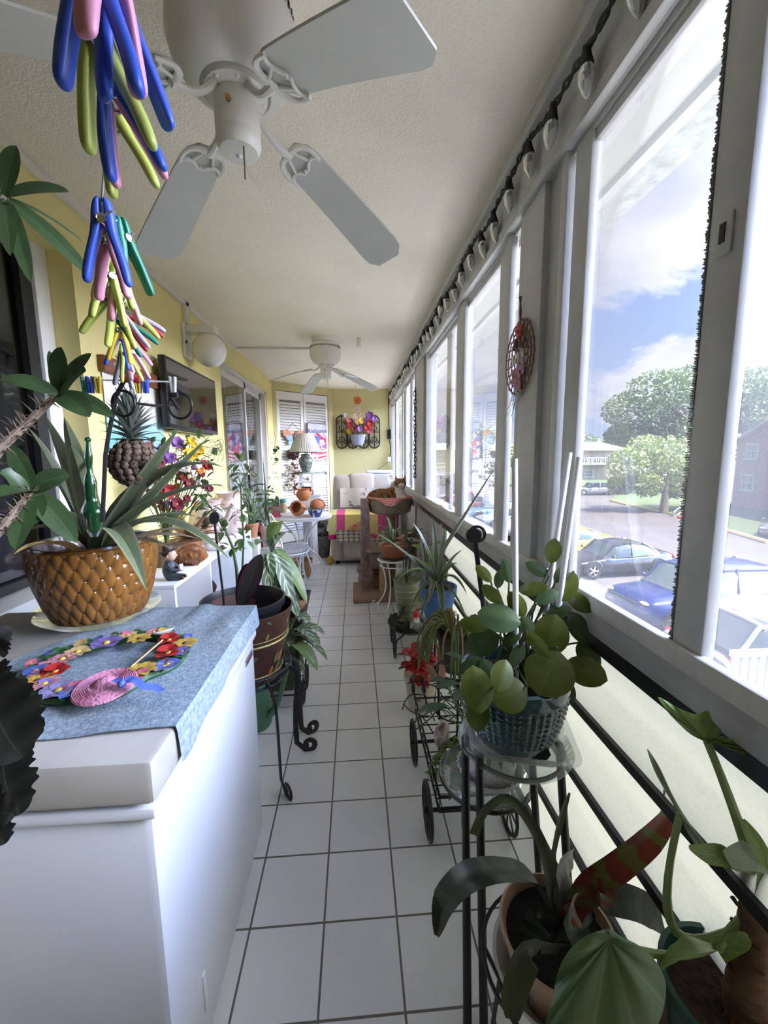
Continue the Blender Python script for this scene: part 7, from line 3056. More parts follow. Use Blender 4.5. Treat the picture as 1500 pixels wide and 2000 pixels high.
# ---- black tiered stand with two glass discs
SX, SY = .42, 1.0
STZ = .585
t = thing('plant_stand', 'black tubular two-tier plant stand with glass discs, nearest the window', 'plant stand', (SX, SY, 0))
for x, y, zt_ in ((.302, .93, .60), (.285, 1.0, .60), (.535, .975, .585), (.50, 1.08, .575)):
    m = MB()
    q = at(945 if y < .95 and x < .4 else 913, 2005, z=0) if x < .4 else V((x + .01, y - .12, 0))
    m.tube([q, (x, y, zt_)], .0105, 12)
    m.ball((x, y, zt_), (.012, .012, .008), 10, 6)
    m.obj('leg', BLACK, t)
m = MB()
m.ring((SX, SY, STZ - .012), .128, .006, Z, 40, 6)
for x, y in ((.302, .93), (.285, 1.0), (.535, .975), (.50, 1.08)):
    d = (V((SX, SY, 0)) - V((x, y, 0)))
    d.normalize()
    q = V((SX, SY, 0)) - d * .128
    m.tube([(x, y, STZ - .012), (q.x, q.y, STZ - .012)], .006, 6)
m.obj('top_ring', BLACK, t)
GD = glassmat('glass_disc', (.88, .92, .91), .06, .03, haze=.18)
m = MB().lathe([(0, -.005), (.148, -.005), (.151, -.002), (.148, .001), (0, .001)], (SX, SY, STZ), 48)
m.obj('glass_disc', GD, t)
LX, LY, LZ = .405, 1.18, .34
m = MB()
m.ring((LX, LY, LZ - .012), .143, .007, Z, 44, 6)
m.tube([(.285, 1.0, LZ - .012), (LX - .10, LY - .10, LZ - .012)], .006, 6)
m.tube([(.50, 1.08, LZ - .012), (LX + .11, LY - .085, LZ - .012)], .006, 6)
m.obj('lower_ring', BLACK, t)
m = MB().lathe([(0, -.005), (.145, -.005), (.148, -.002), (.145, .001), (0, .001)], (LX, LY, LZ), 48)
m.obj('glass_disc', GD, t)

# ---- clear takeaway tray with spilt soil
TC = V((SX + .005, SY - .005, STZ + .003))
t = thing('plastic_tray', 'clear ribbed plastic tray holding spilt soil under the teal pot', 'tray', TC)
CPL = glassmat('clear_ribbed_plastic', (.92, .93, .94), .10, .08, haze=.28)


def rrect(a, b_, rr, n=12, rib=0):
    pts = []
    for k, (sx, sy) in enumerate(((1, 1), (-1, 1), (-1, -1), (1, -1))):
        for i in range(n + 1):
            an = PI / 2 * k + PI / 2 * i / n
            pts.append((sx * (a - rr) + rr * math.cos(an), sy * (b_ - rr) + rr * math.sin(an)))
    out = []
    for i in range(len(pts)):
        p, q = V(pts[i] + (0,)), V(pts[(i + 1) % len(pts)] + (0,))
        L_ = (q - p).length
        k = max(1, int(L_ / .006))
        for j in range(k):
            out.append(p.lerp(q, j / k))
    return out


m = MB()
secs = []
for a, b_, z in ((.098, .085, 0), (.105, .092, .004), (.125, .112, .038), (.140, .127, .040), (.141, .128, .036)):
    pts = rrect(a, b_, .045)
    N_ = len(rrect(.125, .112, .045))
    pts = [pts[int(i * len(pts) / N_)] for i in range(N_)]
    secs.append([TC + Matrix.Rotation(-.25, 3, 'Z') @ (p * (1 + (.012 * (i % 2) if .003 < z < .039 else 0))) + Z * z for i, p in enumerate(pts)])
rows = [[m.v(p) for p in s] for s in secs]
for a, b_ in zip(rows, rows[1:]):
    for j in range(len(a)):
        m.face((a[j], a[(j + 1) % len(a)], b_[(j + 1) % len(a)], b_[j]))
m.face(list(reversed(rows[0])))
m.obj('tray', CPL, t)
g = random.Random(12)
m = MB()
m.lathe([(0, .007), (.06, .007), (.085, .004)], TC, 24, mod=lambda a, k: 1 + .12 * math.sin(a * 5))
for k in range(150):
    a, r_ = g.uniform(0, 2 * PI), math.sqrt(g.random()) * .085
    m.ball(TC + V((r_ * math.cos(a), r_ * math.sin(a), .009)), g.uniform(.0015, .0035), 5, 4)
m.obj('spilt_soil', mat('black_compost', (.015, .012, .012)), t)

# ---- teal pot with the peperomia
PT = TC + V((-.008, .012, .010))
t = thing('peperomia', 'round leaved peperomia in a teal glazed pot on the black stand', 'potted plant', PT)
TE1 = mat('teal_glaze', (.014, .034, .055), .18, col2=(.025, .085, .095), vs=9, coat=.6, detail=8)
TE2 = mat('teal_glaze_ridge', (.085, .15, .165), .22, coat=.6)
PHt, RTt, RBt = .185, .135, .092
NU, NV = 192, 72


def tpot(u, v):
    r = RBt + (RTt - RBt) * math.sin(v * PI * .5) ** .8
    if v > .90:
        r += .005
    h = 0
    if .16 < v < .80:
        a_, b_ = u * 42, (v - .16) / .64 * 8
        fa, fb = abs(a_ % 1 - .5) * 2, abs(b_ % 1 - .5) * 2
        h = min(1 - fa, 1 - fb)
        r += .008 * h
    an = 2 * PI * u
    return PT + V((r * math.cos(an), r * math.sin(an), v * PHt)), h


m = MB()
rows = [[m.v(tpot(i / NU, j / NV)[0]) for i in range(NU)] for j in range(NV + 1)]
for j in range(NV):
    for i in range(NU):
        v = (j + .5) / NV
        h = tpot((i + .5) / NU, v)[1]
        m.m = 1 if (.18 < v < .78 and h < .10) else 0
        m.face((rows[j][i], rows[j][(i + 1) % NU], rows[j + 1][(i + 1) % NU], rows[j + 1][i]))
m.m = 0
m.lathe([(RTt + .005, PHt), (RTt + .006, PHt + .006), (RTt - .004, PHt + .009), (RTt - .012, PHt + .002), (RTt - .018, PHt - .03), (0, PHt - .032)], PT, 60)
m.lathe([(0, 0), (RBt, 0)], PT, 40)
m.obj('pot', [TE1, TE2], t)
MB().lathe([(0, PHt - .022), (RTt - .016, PHt - .026)], PT, 30).obj('soil', SOIL, t)
SO = PT + Z * (PHt - .02)
# px, py, radius px, aspect, tip direction (screen degrees, 0 right, 90 up), depth y, dark?
LF = [(1072, 1312, 50, .96, 250, .90, 0), (1076, 1240, 42, .82, 75, .95, 0), (932, 1345, 44, .72, 95, .88, 0), (981, 1318, 34, .66, 70, .86, 0), (996, 1355, 38, .95, 200, .87, 0), (1143, 1310, 40, .72, 330, .95, 0), (932, 1395, 30, .8, 100, .90, 0), (975, 1205, 42, .72, 160, .96, 1), (940, 1255, 38, .70, 200, 1.0, 1),
      (1028, 1222, 20, .8, 110, .95, 1), (1050, 1258, 34, .38, 310, .92, 0), (1130, 1225, 32, .6, 290, 1.0, 1), (1150, 1280, 30, .7, 300, .99, 1), (1110, 1145, 32, .55, 250, 1.0, 0), (1080, 1075, 26, .6, 85, 1.02, 0), (1050, 1112, 26, .5, 150, 1.02, 1), (1095, 1120, 22, .5, 60, 1.02, 1), (1040, 1150, 28, .5, 190, 1.0, 0), (1070, 1165, 26, .5, 30, .98, 1), (1128, 1175, 30, .55, 330, 1.0, 0), (1010, 1180, 28, .6, 120, .98, 0), (960, 1160, 26, .5, 140, 1.0, 0), (945, 1120, 22, .5, 130, 1.04, 0), (975, 1130, 20, .5, 80, 1.04, 1), (920, 1300, 28, .5, 210, .96, 1), (1010, 1280, 26, .5, 240, .93, 1), (1110, 1345, 26, .5, 280, .97, 1), (955, 1310, 26, .6, 120, .94, 1), (925, 1220, 30, .5, 170, 1.02, 0), (1000, 1245, 26, .45, 45, .97, 1), (1090, 1195, 26, .5, 10, .99, 1), (990, 1115, 24, .5, 100, 1.03, 1)]
st_ = MB()
g = random.Random(17)
for k, (px, py, rp, asp, deg, yy, dk) in enumerate(LF):
    c = at(px, py, y=yy)
    dep = (c - EYE).dot(_f)
    r = rp * dep / F
    tip = _r * math.cos(R(deg)) + _u * math.sin(R(deg))
    nn = (EYE - c).normalized() + V((g.uniform(-.3, .3), g.uniform(-.2, .2), g.uniform(-.1, .4)))
    faceleaf(c, r, tip, PEPD if dk else PEP, t, asp=asp, nrm_=nn)
    b0 = c - tip * r
    root = SO + V((g.uniform(-.06, .06), g.uniform(-.05, .05), 0))
    mid = root.lerp(b0, .55) + Z * .02 + V((0, .03, 0))
    st_.tube(bez(root, root + Z * .05, mid, b0, 8), [.0048, .0045, .004, .0036, .0034, .003, .003, .0026, .0024], 6)
st_.obj('stem', mat('dark_green_stem', (.06, .07, .03), .6), t)
STK = mat('white_plastic_stake', (.70, .70, .70), .4)
for (a, b_, ya, yb, lb_) in (((1005, 896), (1008, 1345), 1.0, .97, 'straight white stake at the left of the teal pot'), ((1112, 884), (1068, 1180), 1.06, 1.03, 'white stake leaning right behind the others in the teal pot'), ((1131, 893), (1085, 1230), 1.02, 1.0, 'rightmost white stake leaning in the teal pot')):
    p, q = at(*a, y=ya), at(*b_, y=yb)
    q = q + (q - p).normalized() * max(0, (q.z - SO.z)) / max(.2, abs((q - p).normalized().z))
    m = MB().tube([p, q], .0075, 12)
    tag(m.obj('plant_stake', STK), lb_, 'plant stake', 'white stakes in the teal pot')

# ---- black stake with a crescent knob
k0, k1 = at(927, 1050, y=1.36), at(948, 1215, y=1.40)
t = thing('garden_stake', 'black stake with a crescent shaped knob by the window sill', 'garden stake', k1)
MB().tube([k1 - Z * .22, k1, k0 + Z * .0], .009, 8).obj('rod', BLACKP, t)
m = MB()
kc = at(925, 1046, y=1.355)
m.lathe([(0, -.006), (.024, -.006), (.027, 0), (.024, .006), (0, .006)], kc, 24, axis=(-.2, -1, .25))
m.ring(kc + V((.010, -.006, .006)), .026, .005, V((-.2, -1, .25)), 24, 6)
m.obj('knob', BLACKP, t)

# ---- pots on the lower glass disc
c = V((LX + .01, LY - .01, LZ + .002))
t = thing('foil_dish', 'silver fluted dish on the lower glass disc', 'dish', c)
m = MB().lathe([(0, 0), (.080, 0), (.10, .030), (.104, .032), (.099, .032), (.078, .004), (0, .004)], c, 60, mod=lambda a, k: 1 + (.025 * math.cos(a * 30) if k in (1, 2, 3, 4) else 0))
m.obj('dish', mat('foil_metal', (.55, .54, .52), .35, metal=.6, bump=.3), t)
c2 = c + Z * .005
t = thing('quilted_pot', 'white pot with a quilted diamond pattern below the teal pot', 'pot', c2)
NU, NV = 120, 40


def qpot(u, v):
    r = .070 + .012 * math.sin(v * PI * .62)
    if v < .62:
        a_, b_ = u * 20 + v * 6, u * 20 - v * 6
        e_ = min(abs(a_ % 1 - .5), abs(b_ % 1 - .5)) * 2
        r += .004 * min(1, e_ * 1.8)
    an = 2 * PI * u
    return c2 + V((r * math.cos(an), r * math.sin(an), v * .155))


m = MB().grid(qpot, NU, NV, closed_u=True)
m.lathe([(.078, .155), (.072, .157), (.068, .12), (0, .118)], c2, 40)
m.lathe([(0, 0), (.07, 0)], c2, 30)
m.obj('pot', mat('greyish_white_china', (.62, .60, .61), .35), t)
MB().lathe([(0, .125), (.068, .122)], c2, 24).obj('soil', SOIL, t)
m = MB()
g = random.Random(5)
for k in range(26):
    a = g.uniform(0, 2 * PI)
    p = c2 + V((.06 * math.cos(a), .06 * math.sin(a), .13))
    m.leaf(p, V((math.cos(a), math.sin(a), .2)), g.uniform(.03, .07), .008, 1.5, 'oval', n=6)
m.obj('trailing_leaves', ML, t)
c = V((.515, 1.235, LZ + .002))
bushy('succulent', 'yellow green succulent in a small white pot at the back of the lower disc', c, .035, .07, WHITE, leafmat('yellow_green_leaf', (.20, .24, .05), (.25, .3, .08), mode='mid', w=.03), 14, .05, .012, .7, 31, ph=.09)

# ---- black wire garden cart with big wheels
t = thing('garden_cart', 'black wire garden cart with tall spoked wheels on the tiles', 'cart', (.37, 1.52, 0))
x0, x1, y0, y1, zf = .275, .50, 1.27, 1.86, .115
m = MB()
for k in range(11):
    y = y0 + (y1 - y0) * k / 10
    m.tube([(x0, y, zf + .06), (x0, y, zf), (x1, y, zf), (x1, y, zf + .06)], .003, 5)
for x in (x0, x1):
    for z in (zf, zf + .06):
        m.tube([(x, y0, z), (x, y1, z)], .0045, 6)
m.tube([((x0 + x1) / 2, y0, zf), ((x0 + x1) / 2, y1, zf)], .0035, 5)
for y in (y0, y1):
    m.tube([(x0, y, zf + .06), (x1, y, zf + .06)], .0045, 6)
m.obj('basket', BLACK, t)
m = MB()
for y in (1.30, 1.655):
    m.tube([(.225, y, .097), (.545, y, .097)], .0075, 8)
m.obj('axle', BLACK, t)
for y in (1.30, 1.655):
    for x in (.238, .532):
        c = V((x, y, .097))
        m = MB()
        m.ring(c, .090, .0065, V((1, 0, 0)), 32, 8)
        for k in range(4):
            a = PI * k / 4
            d = V((0, math.cos(a), math.sin(a))) * .09
            m.tube([c + d, c - d], .0035, 5)
        m.tube([c - V((.014, 0, 0)), c + V((.014, 0, 0))], .013, 10)
        m.obj('wheel', BLACK, t)
m = MB()
for x in (x0, x0 + .05):
    m.tube(bez((x, y1, zf + .06), (x - .01, y1 + .06, zf + .12), (x - .02, y1 + .02, zf + .20), (x - .02, y1 - .06, zf + .20), 10) + spiral((x - .02, y1 - .06, zf + .155), Z, V((0, -1, 0)), .045, .015, 0, 5.5, 18), .0045, 6)
g = random.Random(9)
for k in range(26):
    a = V((g.uniform(x0, x1), g.uniform(1.58, y1), zf + g.uniform(.06, .16)))
    m.tube(bez(a, a + V((g.uniform(-.08, .08), g.uniform(-.08, .08), .05)), a + V((g.uniform(-.1, .1), g.uniform(-.1, .1), .03)), a + V((g.uniform(-.12, .12), g.uniform(-.12, .12), 0)), 6), .0028, 5)
m.obj('scroll_handle', BLACK, t)
# things in the cart
c = V((.375, 1.39, zf + .004))
t = thing('mug_planter', 'green and white mug planter with trailing ivy in the wire cart', 'potted plant', c)
m = MB().lathe([(0, 0), (.045, 0), (.052, .01), (.056, .085), (.05, .085), (.046, .012), (0, .012)], c, 26)
m.obj('mug', mat('green_white_mug', (.10, .25, .17), .3, col2=(.62, .64, .60), vs=16, sharp=.7), t)
m = MB().tube(bez(c + V((-.05, -.01, .075)), c + V((-.10, -.02, .08)), c + V((-.10, -.02, .02)), c + V((-.05, -.01, .02)), 8), .008, 8)
lab(m.obj('handle', mat('cream_handle', (.62, .52, .33), .4), t), 'cream handle')
IVY = leafmat('small_ivy_leaf', (.10, .17, .05), (.20, .26, .10), mode='mid', w=.05, blotch=(.16, .24, .08))
m = MB()
v_ = MB()
g = random.Random(13)
for k in range(22):
    a = g.uniform(0, 2 * PI)
    d = V((math.cos(a), math.sin(a) * .9, 0))
    L_ = g.uniform(.06, .15)
    pts = bez(c + Z * .08, c + d * .05 + Z * (.13 + g.uniform(0, .10)), c + d * (.05 + L_ * .4) + Z * .11, c + d * (.05 + L_ * .5) + Z * (.09 - L_ * .5), 10)
    v_.tube(pts, .0012, 4)
    for p in pts[2:]:
        for q in range(2):
            m.leaf(p, V((g.uniform(-1, 1), g.uniform(-1, 1), g.uniform(-.3, .6))), .017, .007, .5, 'oval', n=3, nx=1)
m.obj('ivy_leaves', IVY, t)
v_.obj('vine', STEM, t)
c = V((.33, 1.50, zf + .004))
t = thing('bird_figurine', 'brown and white bird figurine standing in the wire cart', 'figurine', c)
m = MB()
m.ball(c + Z * .11, (.032, .045, .055), 14, 10, axis=(0, -.5, 1))
m.ball(c + V((0, -.03, .175)), .024, 12, 8)
m.tube([c + V((0, -.05, .175)), c + V((0, -.075, .17))], [.008, .001], 6)
m.tube([c + V((0, .03, .09)), c + V((0, .075, .10))], [.022, .006], 8, flat=.4)
m.obj('body', mat('bird_brown', (.16, .08, .05), .6, col2=(.55, .50, .45), vs=26, sharp=.5), t)
for sx in (-1, 1):
    MB().tube([c + V((sx * .012, 0, 0)), c + V((sx * .012, 0, .07))], .004, 6).obj('leg', mat('bird_leg', (.40, .22, .16), .5), t)
# ---- trailing cactus on its own stand
c = V((.44, 1.72, .40))
t = thing('plant_stool', 'small black wire stool under the trailing cactus pot', 'plant stand', (c.x, c.y, 0))
m = MB()
m.ring(c - Z * .006, .09, .006, Z, 28, 6)
MB().ring(c - Z * .20, .093, .004, Z, 28, 6).obj('brace_ring', BLACK, t)
for k in range(3):
    m.tube([c + V((-.09 + k * .09, -.07 if k != 1 else -.09, -.006)), c + V((-.09 + k * .09, .07 if k != 1 else .09, -.006))], .004, 5)
m.obj('top_ring', BLACK, t)
for k in range(3):
    a = 2 * PI * k / 3 + .4
    d = V((math.cos(a), math.sin(a), 0))
    MB().tube([c + d * .09, V((c.x, c.y, .122)) + d * .08], .006, 6).obj('leg', BLACK, t)
t = thing('trailing_cactus', 'trailing jointed cactus hanging over its dark pot behind the peperomia', 'potted plant', c)
MB().lathe([(0, 0), (.06, 0), (.085, .15), (.09, .15), (.09, .17), (.08, .17), (.075, .14), (0, .14)], c, 26).obj('pot', mat('dark_brown_pot', (.06, .045, .035), .6), t)
RH = [mat('jointed_cactus_green', (.13, .17, .06), .6, var=.3, vs=30), mat('jointed_cactus_tan', (.30, .22, .11), .7)]
g = random.Random(23)
m = MB()
for k in range(64):
    a = g.uniform(0, 2 * PI)
    d = V((math.cos(a), math.sin(a), 0))
    L_ = g.uniform(.06, .19)
    pts = bez(c + d * .04 + Z * .16, c + d * .08 + Z * (.24 + g.uniform(0, .12)), c + d * (.10 + L_ * .5) + Z * .22, c + d * (.09 + L_ * .55) + Z * (.16 - L_ * .7), 8)
    m.m = k % 3 == 0
    m.tube(pts, [.004 + .0018 * (i % 2) for i in range(9)], 5)
m.obj('stems', RH, t)
c_ = V((.40, 1.66, .55))
MB().ball(c_ + V((-.05, -.06, -.10)), (.016, .014, .04), 8, 6).obj('pink_bud', mat('salmon_bud', (.55, .25, .18), .6), t)
# green-leaved shrub between
bushy('foliage_plant', 'bluish green leafy plant beside the trailing cactus', (.45, 1.47, zf + .004), .06, .30, BLACKP, leafmat('bluish_leaf', (.06, .11, .065), (.12, .17, .10), mode='mid', w=.03, blotch=(.09, .15, .09)), 22, .10, .022, .5, 41, ph=.12)

# ---- red poinsettia
c = V((.335, 2.06, 0))
t = thing('poinsettia', 'red flowered poinsettia in a cream pot on the floor', 'potted plant', c)
MB().lathe([(0, 0), (.065, 0), (.088, .17), (.094, .17), (.094, .195), (.084, .195), (.08, .16), (0, .16)], c, 28).obj('pot', mat('cream_pot', (.50, .45, .36), .5), t)
RED = leafmat('poinsettia_bract', (.38, .008, .015), (.25, .005, .01), mode='thin', w=.012, stripes=5, blotch=(.50, .02, .03))
PGR = leafmat('poinsettia_leaf', (.10, .13, .07), (.22, .24, .17), mode='mid', w=.03, blotch=(.15, .18, .11))
for px, py, yy in ((805, 1270, 2.0), (822, 1258, 2.05), (812, 1302, 1.97), (820, 1325, 1.98), (832, 1285, 2.02), (803, 1295, 2.0)):
    p = at(px, py, y=yy)
    for k in range(7):
        a = 2 * PI * k / 7
        d = V((math.cos(a), math.sin(a) * .8 - .2, .35 * math.sin(a * 2) + .1))
        MB().leaf(p, d, .068, .024, .9, 'oval', n=6, fold=.2).obj('bract', RED, t)
    MB().tube([c + Z * .17, p], .003, 5).obj('stem', STEM, t)
for px, py, ex, ey in ((800, 1282, 775, 1280), (800, 1305, 778, 1308), (815, 1318, 806, 1328), (818, 1255, 845, 1250)):
    leafto(at(px, py, y=2.0), at(ex, ey, y=1.96), .014, PGR, t, .005, shape='oval')

# ---- agave in the blue pot
c = V((.452, 2.2, .445))
t = thing('plant_stool', 'black wire stool under the blue agave pot', 'plant stand', (c.x, c.y, 0))
m = MB()
m.ring(c - Z * .008, .10, .006, Z, 28, 6)
m.tube([c + V((-.1, 0, -.008)), c + V((.1, 0, -.008))], .005, 6)
m.tube([c + V((0, -.1, -.008)), c + V((0, .1, -.008))], .005, 6)
m.obj('top_ring', BLACK, t)
for k in range(3):
    a = 2 * PI * k / 3 + .2
    d = V((math.cos(a), math.sin(a), 0))
    MB().tube([c + d * .10 - Z * .008, V((c.x, c.y, .004)) + d * .11], .007, 6).obj('leg', BLACK, t)
t = thing('saucer', 'clear plastic saucer under the blue pot', 'saucer', c - Z * .004)
MB().lathe([(0, -.002), (.09, -.002), (.105, .028), (.108, .030), (.102, .028), (.088, .002), (0, .002)], c, 36).obj('dish', CPL, t)
c = c + Z * .004
t = thing('agave', 'spiky striped agave in a bright blue pot by the window', 'potted plant', c)
BLU = mat('bright_blue_clay', (.075, .17, .46), .6, var=.25, vs=14, bump=.2)
m = MB().lathe([(0, 0), (.070, 0), (.090, .10), (.097, .135), (.104, .14), (.106, .185), (.096, .187), (.088, .16), (0, .155)], c, 40)
m.obj('pot', BLU, t)
MB().lathe([(0, .168), (.09, .164)], c, 28).obj('soil', SOIL, t)
AGV = leafmat('agave_leaf', (.09, .14, .075), (.13, .18, .10), edge=(.34, .37, .24), mode='long', w=0, stripes=3, blotch=(.13, .19, .11))
ctr = c + Z * .20
for (px, py), yy, w_, ar in (((738, 1043), 2.4, .016, .02), ((806, 1022), 2.3, .017, .05), ((765, 1152), 2.15, .015, .10), ((800, 1195), 2.1, .016, .06), ((905, 1073), 2.1, .026, .03), ((912, 1162), 2.05, .018, .07), ((838, 1178), 2.0, .018, .05), ((866, 1225), 1.98, .020, .06), ((912, 1210), 2.0, .010, .05), ((870, 1030), 2.35, .015, .02), ((845, 1010), 2.45, .015, .02), ((790, 1080), 2.35, .016, .03), ((895, 1100), 2.3, .018, .03), ((820, 1215), 2.05, .014, .05)):
    e = at(px, py, y=yy)
    d = V((e.x - ctr.x, e.y - ctr.y, 0))
    d = d.normalized() if d.length > .01 else V((0, -1, 0))
    leafto(ctr + d * .012, e, w_ * 1.15, AGV, t, ar, fold=.45)
s0, s1 = at(864, 1075, y=2.16), at(964, 918, y=1.86)
m = MB().tube([ctr, ctr.lerp(s0, .6), s0, s0.lerp(s1, .5), s1], [.011, .012, .012, .008, .002], 8)
lab(m.obj('flower_stalk', mat('grey_green_stalk', (.22, .25, .19), .6), t), 'long grey green stalk leaning to the window')

# ---- small dark tricycle planter with gnome and striped pot
t = thing('tricycle_planter', 'dark metal tricycle planter with a thin front wheel', 'cart', (.38, 2.78, 0))
m = MB()
tc_ = V((.37, 2.80, .16))
m.lathe([(0, -.02), (.10, -.02), (.15, .0), (.155, .012), (.145, .006), (.098, -.012), (0, -.012)], tc_, 40, sy=1.35)
m.obj('tray', mat('dark_olive_metal', (.05, .05, .035), .5), t)
for x, y in ((.245, 2.86), (.245, 2.62), (.50, 2.70)):
    cc = V((x, y, .105))
    m = MB()
    m.ring(cc, .100, .005, V((1, 0, 0)), 30, 6)
    for k in range(4):
        a = PI * k / 4
        d = V((0, math.cos(a), math.sin(a))) * .1
        m.tube([cc + d, cc - d], .003, 5)
    m.tube([cc - V((.012, 0, 0)), cc + V((.02, 0, 0))], .010, 8)
    m.obj('wheel', BLACK, t)
m = MB()
m.tube([(.245, 2.86, .105), (.37, 2.80, .14)], .006, 6)
m.tube([(.245, 2.62, .105), (.37, 2.74, .14)], .006, 6)
m.tube([(.50, 2.70, .105), (.40, 2.76, .14)], .006, 6)
m.tube([at(790, 1185, y=2.8), at(770, 1225, y=2.8)], .006, 6)
m.obj('frame', BLACK, t)
c = tc_ + V((-.01, .07, -.008))
t = thing('striped_pot', 'pale green striped ceramic pot with a stemmy plant on the tricycle planter', 'potted plant', c)
m = MB()
zz_ = 0
prof = [(0, 0), (.055, 0)]
for k in range(14):
    z = .01 + k * .020
    r_ = .058 + .034 * (k / 13) ** .8
    prof += [(r_, z), (r_ + .004, z + .006), (r_ + .004, z + .013), (r_, z + .019)]
prof += [(.098, .30), (.10, .315), (.092, .315), (.086, .28), (0, .275)]
m.lathe(prof, c, 32)
m.obj('pot', mat('striped_sage_glaze', (.30, .31, .20), .35, col2=(.13, .15, .08), vs=1, stretch=(1, 1, 26), sharp=.6), t)
m = MB()
g = random.Random(3)
for k in range(7):
    m.tube(bez(c + Z * .28, c + V((g.uniform(-.03, .03), 0, .40)), c + V((g.uniform(-.06, .06), 0, .50)), c + V((g.uniform(-.08, .08), g.uniform(-.05, .05), g.uniform(.55, .75))), 8), .004, 5)
m.obj('stem', mat('dark_stem', (.06, .05, .04), .7), t)
RL = leafmat('reddish_leaf', (.20, .05, .035), (.3, .12, .08), mode='mid', w=.04, blotch=(.32, .13, .07))
for k in range(14):
    a = k * 2.4
    MB().leaf(c + V((.02 * math.cos(a), .02 * math.sin(a), .58 + .02 * (k % 4))), V((math.cos(a), math.sin(a), .35)), .10, .011, .8, 'lance', n=6).obj('leaf', RL if k % 2 else PGR, t)
c = tc_ + V((.03, -.13, -.008))
t = thing('garden_gnome', 'little garden gnome with a red cap on the tricycle planter', 'figurine', c)
m = MB()
m.ball(c + Z * .05, (.035, .032, .05), 14, 10)
m.tube([c + V((-.03, -.01, .07)), c + V((-.04, -.03, .04))], .012, 8)
m.tube([c + V((.03, -.01, .07)), c + V((.04, -.03, .04))], .012, 8)
m.obj('coat', mat('gnome_grey', (.30, .30, .28), .6, var=.3, vs=40), t)
m = MB()
m.ball(c + Z * .105, .024, 12, 8)
m.ball(c + V((0, -.024, .105)), .007, 8, 6)
m.obj('head', SKIN, t)
MB().ball(c + V((0, -.014, .085)), (.02, .014, .028), 10, 8).obj('beard', FWHT, t)
MB().lathe([(0, 0), (.026, 0), (.024, .012), (.012, .035), (0, .055)], c + Z * .115, 16).obj('cap', mat('gnome_red', (.50, .02, .03), .5), t)
c = tc_ + V((-.06, -.10, -.008))
m = MB()
m.lathe([(0, 0), (.04, 0), (.055, .06), (.05, .06), (0, .05)], c, 22)
t = thing('succulent', 'small grey green rosette in a bowl at the front of the tricycle planter', 'potted plant', c)
m.obj('bowl', mat('dark_olive_metal', (.05, .05, .035)), t)
for k in range(16):
    a = k * 2.4
    MB().leaf(c + Z * .05, V((math.cos(a), math.sin(a), .3 + .06 * k)), .045, .011, .3, 'oval', n=5).obj('leaf', leafmat('grey_green_leaf', (.13, .16, .10), (.2, .22, .15), mode='mid', w=.03), t)

# ---- white scrolled wire stand with the terracotta oval planter
c = V((.31, 3.34, .50))
t = thing('plant_stand', 'white scrolled wire plant stand at the far right', 'plant stand', (c.x, c.y, 0))
m = MB()
m.ring(c, .135, .006, Z, 36, 6)
m.ring(c - Z * .05, .12, .005, Z, 36, 6)
for k in range(3):
    m.tube([c + V((-.13, (k - 1) * .05, 0)), c + V((.13, (k - 1) * .05, 0))], .004, 5)
m.obj('top_ring', WIREW, t)
for k in range(4):
    a = PI / 4 + k * PI / 2 + .3
    d = V((math.cos(a), math.sin(a), 0))
    pts = bez(c + d * .135, c + d * .06 - Z * .16, c + d * .05 - Z * .28, c + d * .13 - Z * .38, 12) + bez(c + d * .13 - Z * .38, c + d * .17 - Z * .42, c + d * .15 - Z * .49, V((c.x, c.y, .006)) + d * .13, 8)[1:]
    m = MB().tube(pts, .0065, 6)
    m.tube(spiral(c + d * .185 - Z * .40, d, Z, .03, .01, 3.1, 8.6, 16), .005, 6)
    m.tube(spiral(V((c.x, c.y, .045)) + d * .165, d, Z, .035, .012, -2.6, 3, 16), .005, 6)
    m.obj('leg', WIREW, t)
t = thing('oval_planter', 'oval terracotta planter with strappy leaves on the white wire stand', 'potted plant', c)
m = MB().lathe([(0, .004), (.10, .004), (.125, .018), (.128, .022), (0, .022)], c, 36)
m.m = 1
m.lathe([(0, .02), (.085, .02), (.122, .10), (.128, .13), (.120, .133), (.112, .10), (0, .10)], c, 40)
m.obj('pot', [BLACKP, mat('orange_clay', (.32, .115, .055), .7, var=.1)], t)
for (px, py), yy, w_ in (((737, 1028), 3.2, .018), ((742, 1045), 3.25, .014), ((736, 1075), 3.2, .013), ((785, 1030), 3.4, .016), ((755, 1010), 3.5, .014), ((770, 1035), 3.4, .016), ((725, 1050), 3.3, .012)):
    leafto(c + Z * .10, at(px, py, y=yy), w_, AGV, t, .06)
c = V((.49, 3.56, .0))
m = MB().lathe([(0, 0), (.07, 0), (.09, .02), (.06, .06), (.05, .42), (.08, .46), (.10, .47), (0, .47)], c, 28)
tag(m.obj('pedestal', mat('pale_plaster', (.60, .60, .58), .8)), 'pale pedestal by the wall behind the white wire stand', 'pedestal')
c = c + Z * .47
t = thing('urn_planter', 'green glazed urn with red bromeliad leaves by the far window wall', 'potted plant', c)
MB().lathe([(0, 0), (.05, 0), (.03, .03), (.06, .08), (.075, .14), (.07, .17), (.062, .17), (0, .15)], c, 28).obj('urn', mat('olive_green_glaze', (.14, .15, .06), .3), t)
for k in range(20):
    a = k * 2.4
    MB().leaf(c + Z * .15, V((math.cos(a), math.sin(a), .7 + .3 * (k % 3))), .17, .013, 1.0, 'strap', n=7).obj('leaf', (RL, AGV, ML)[k % 3], t)
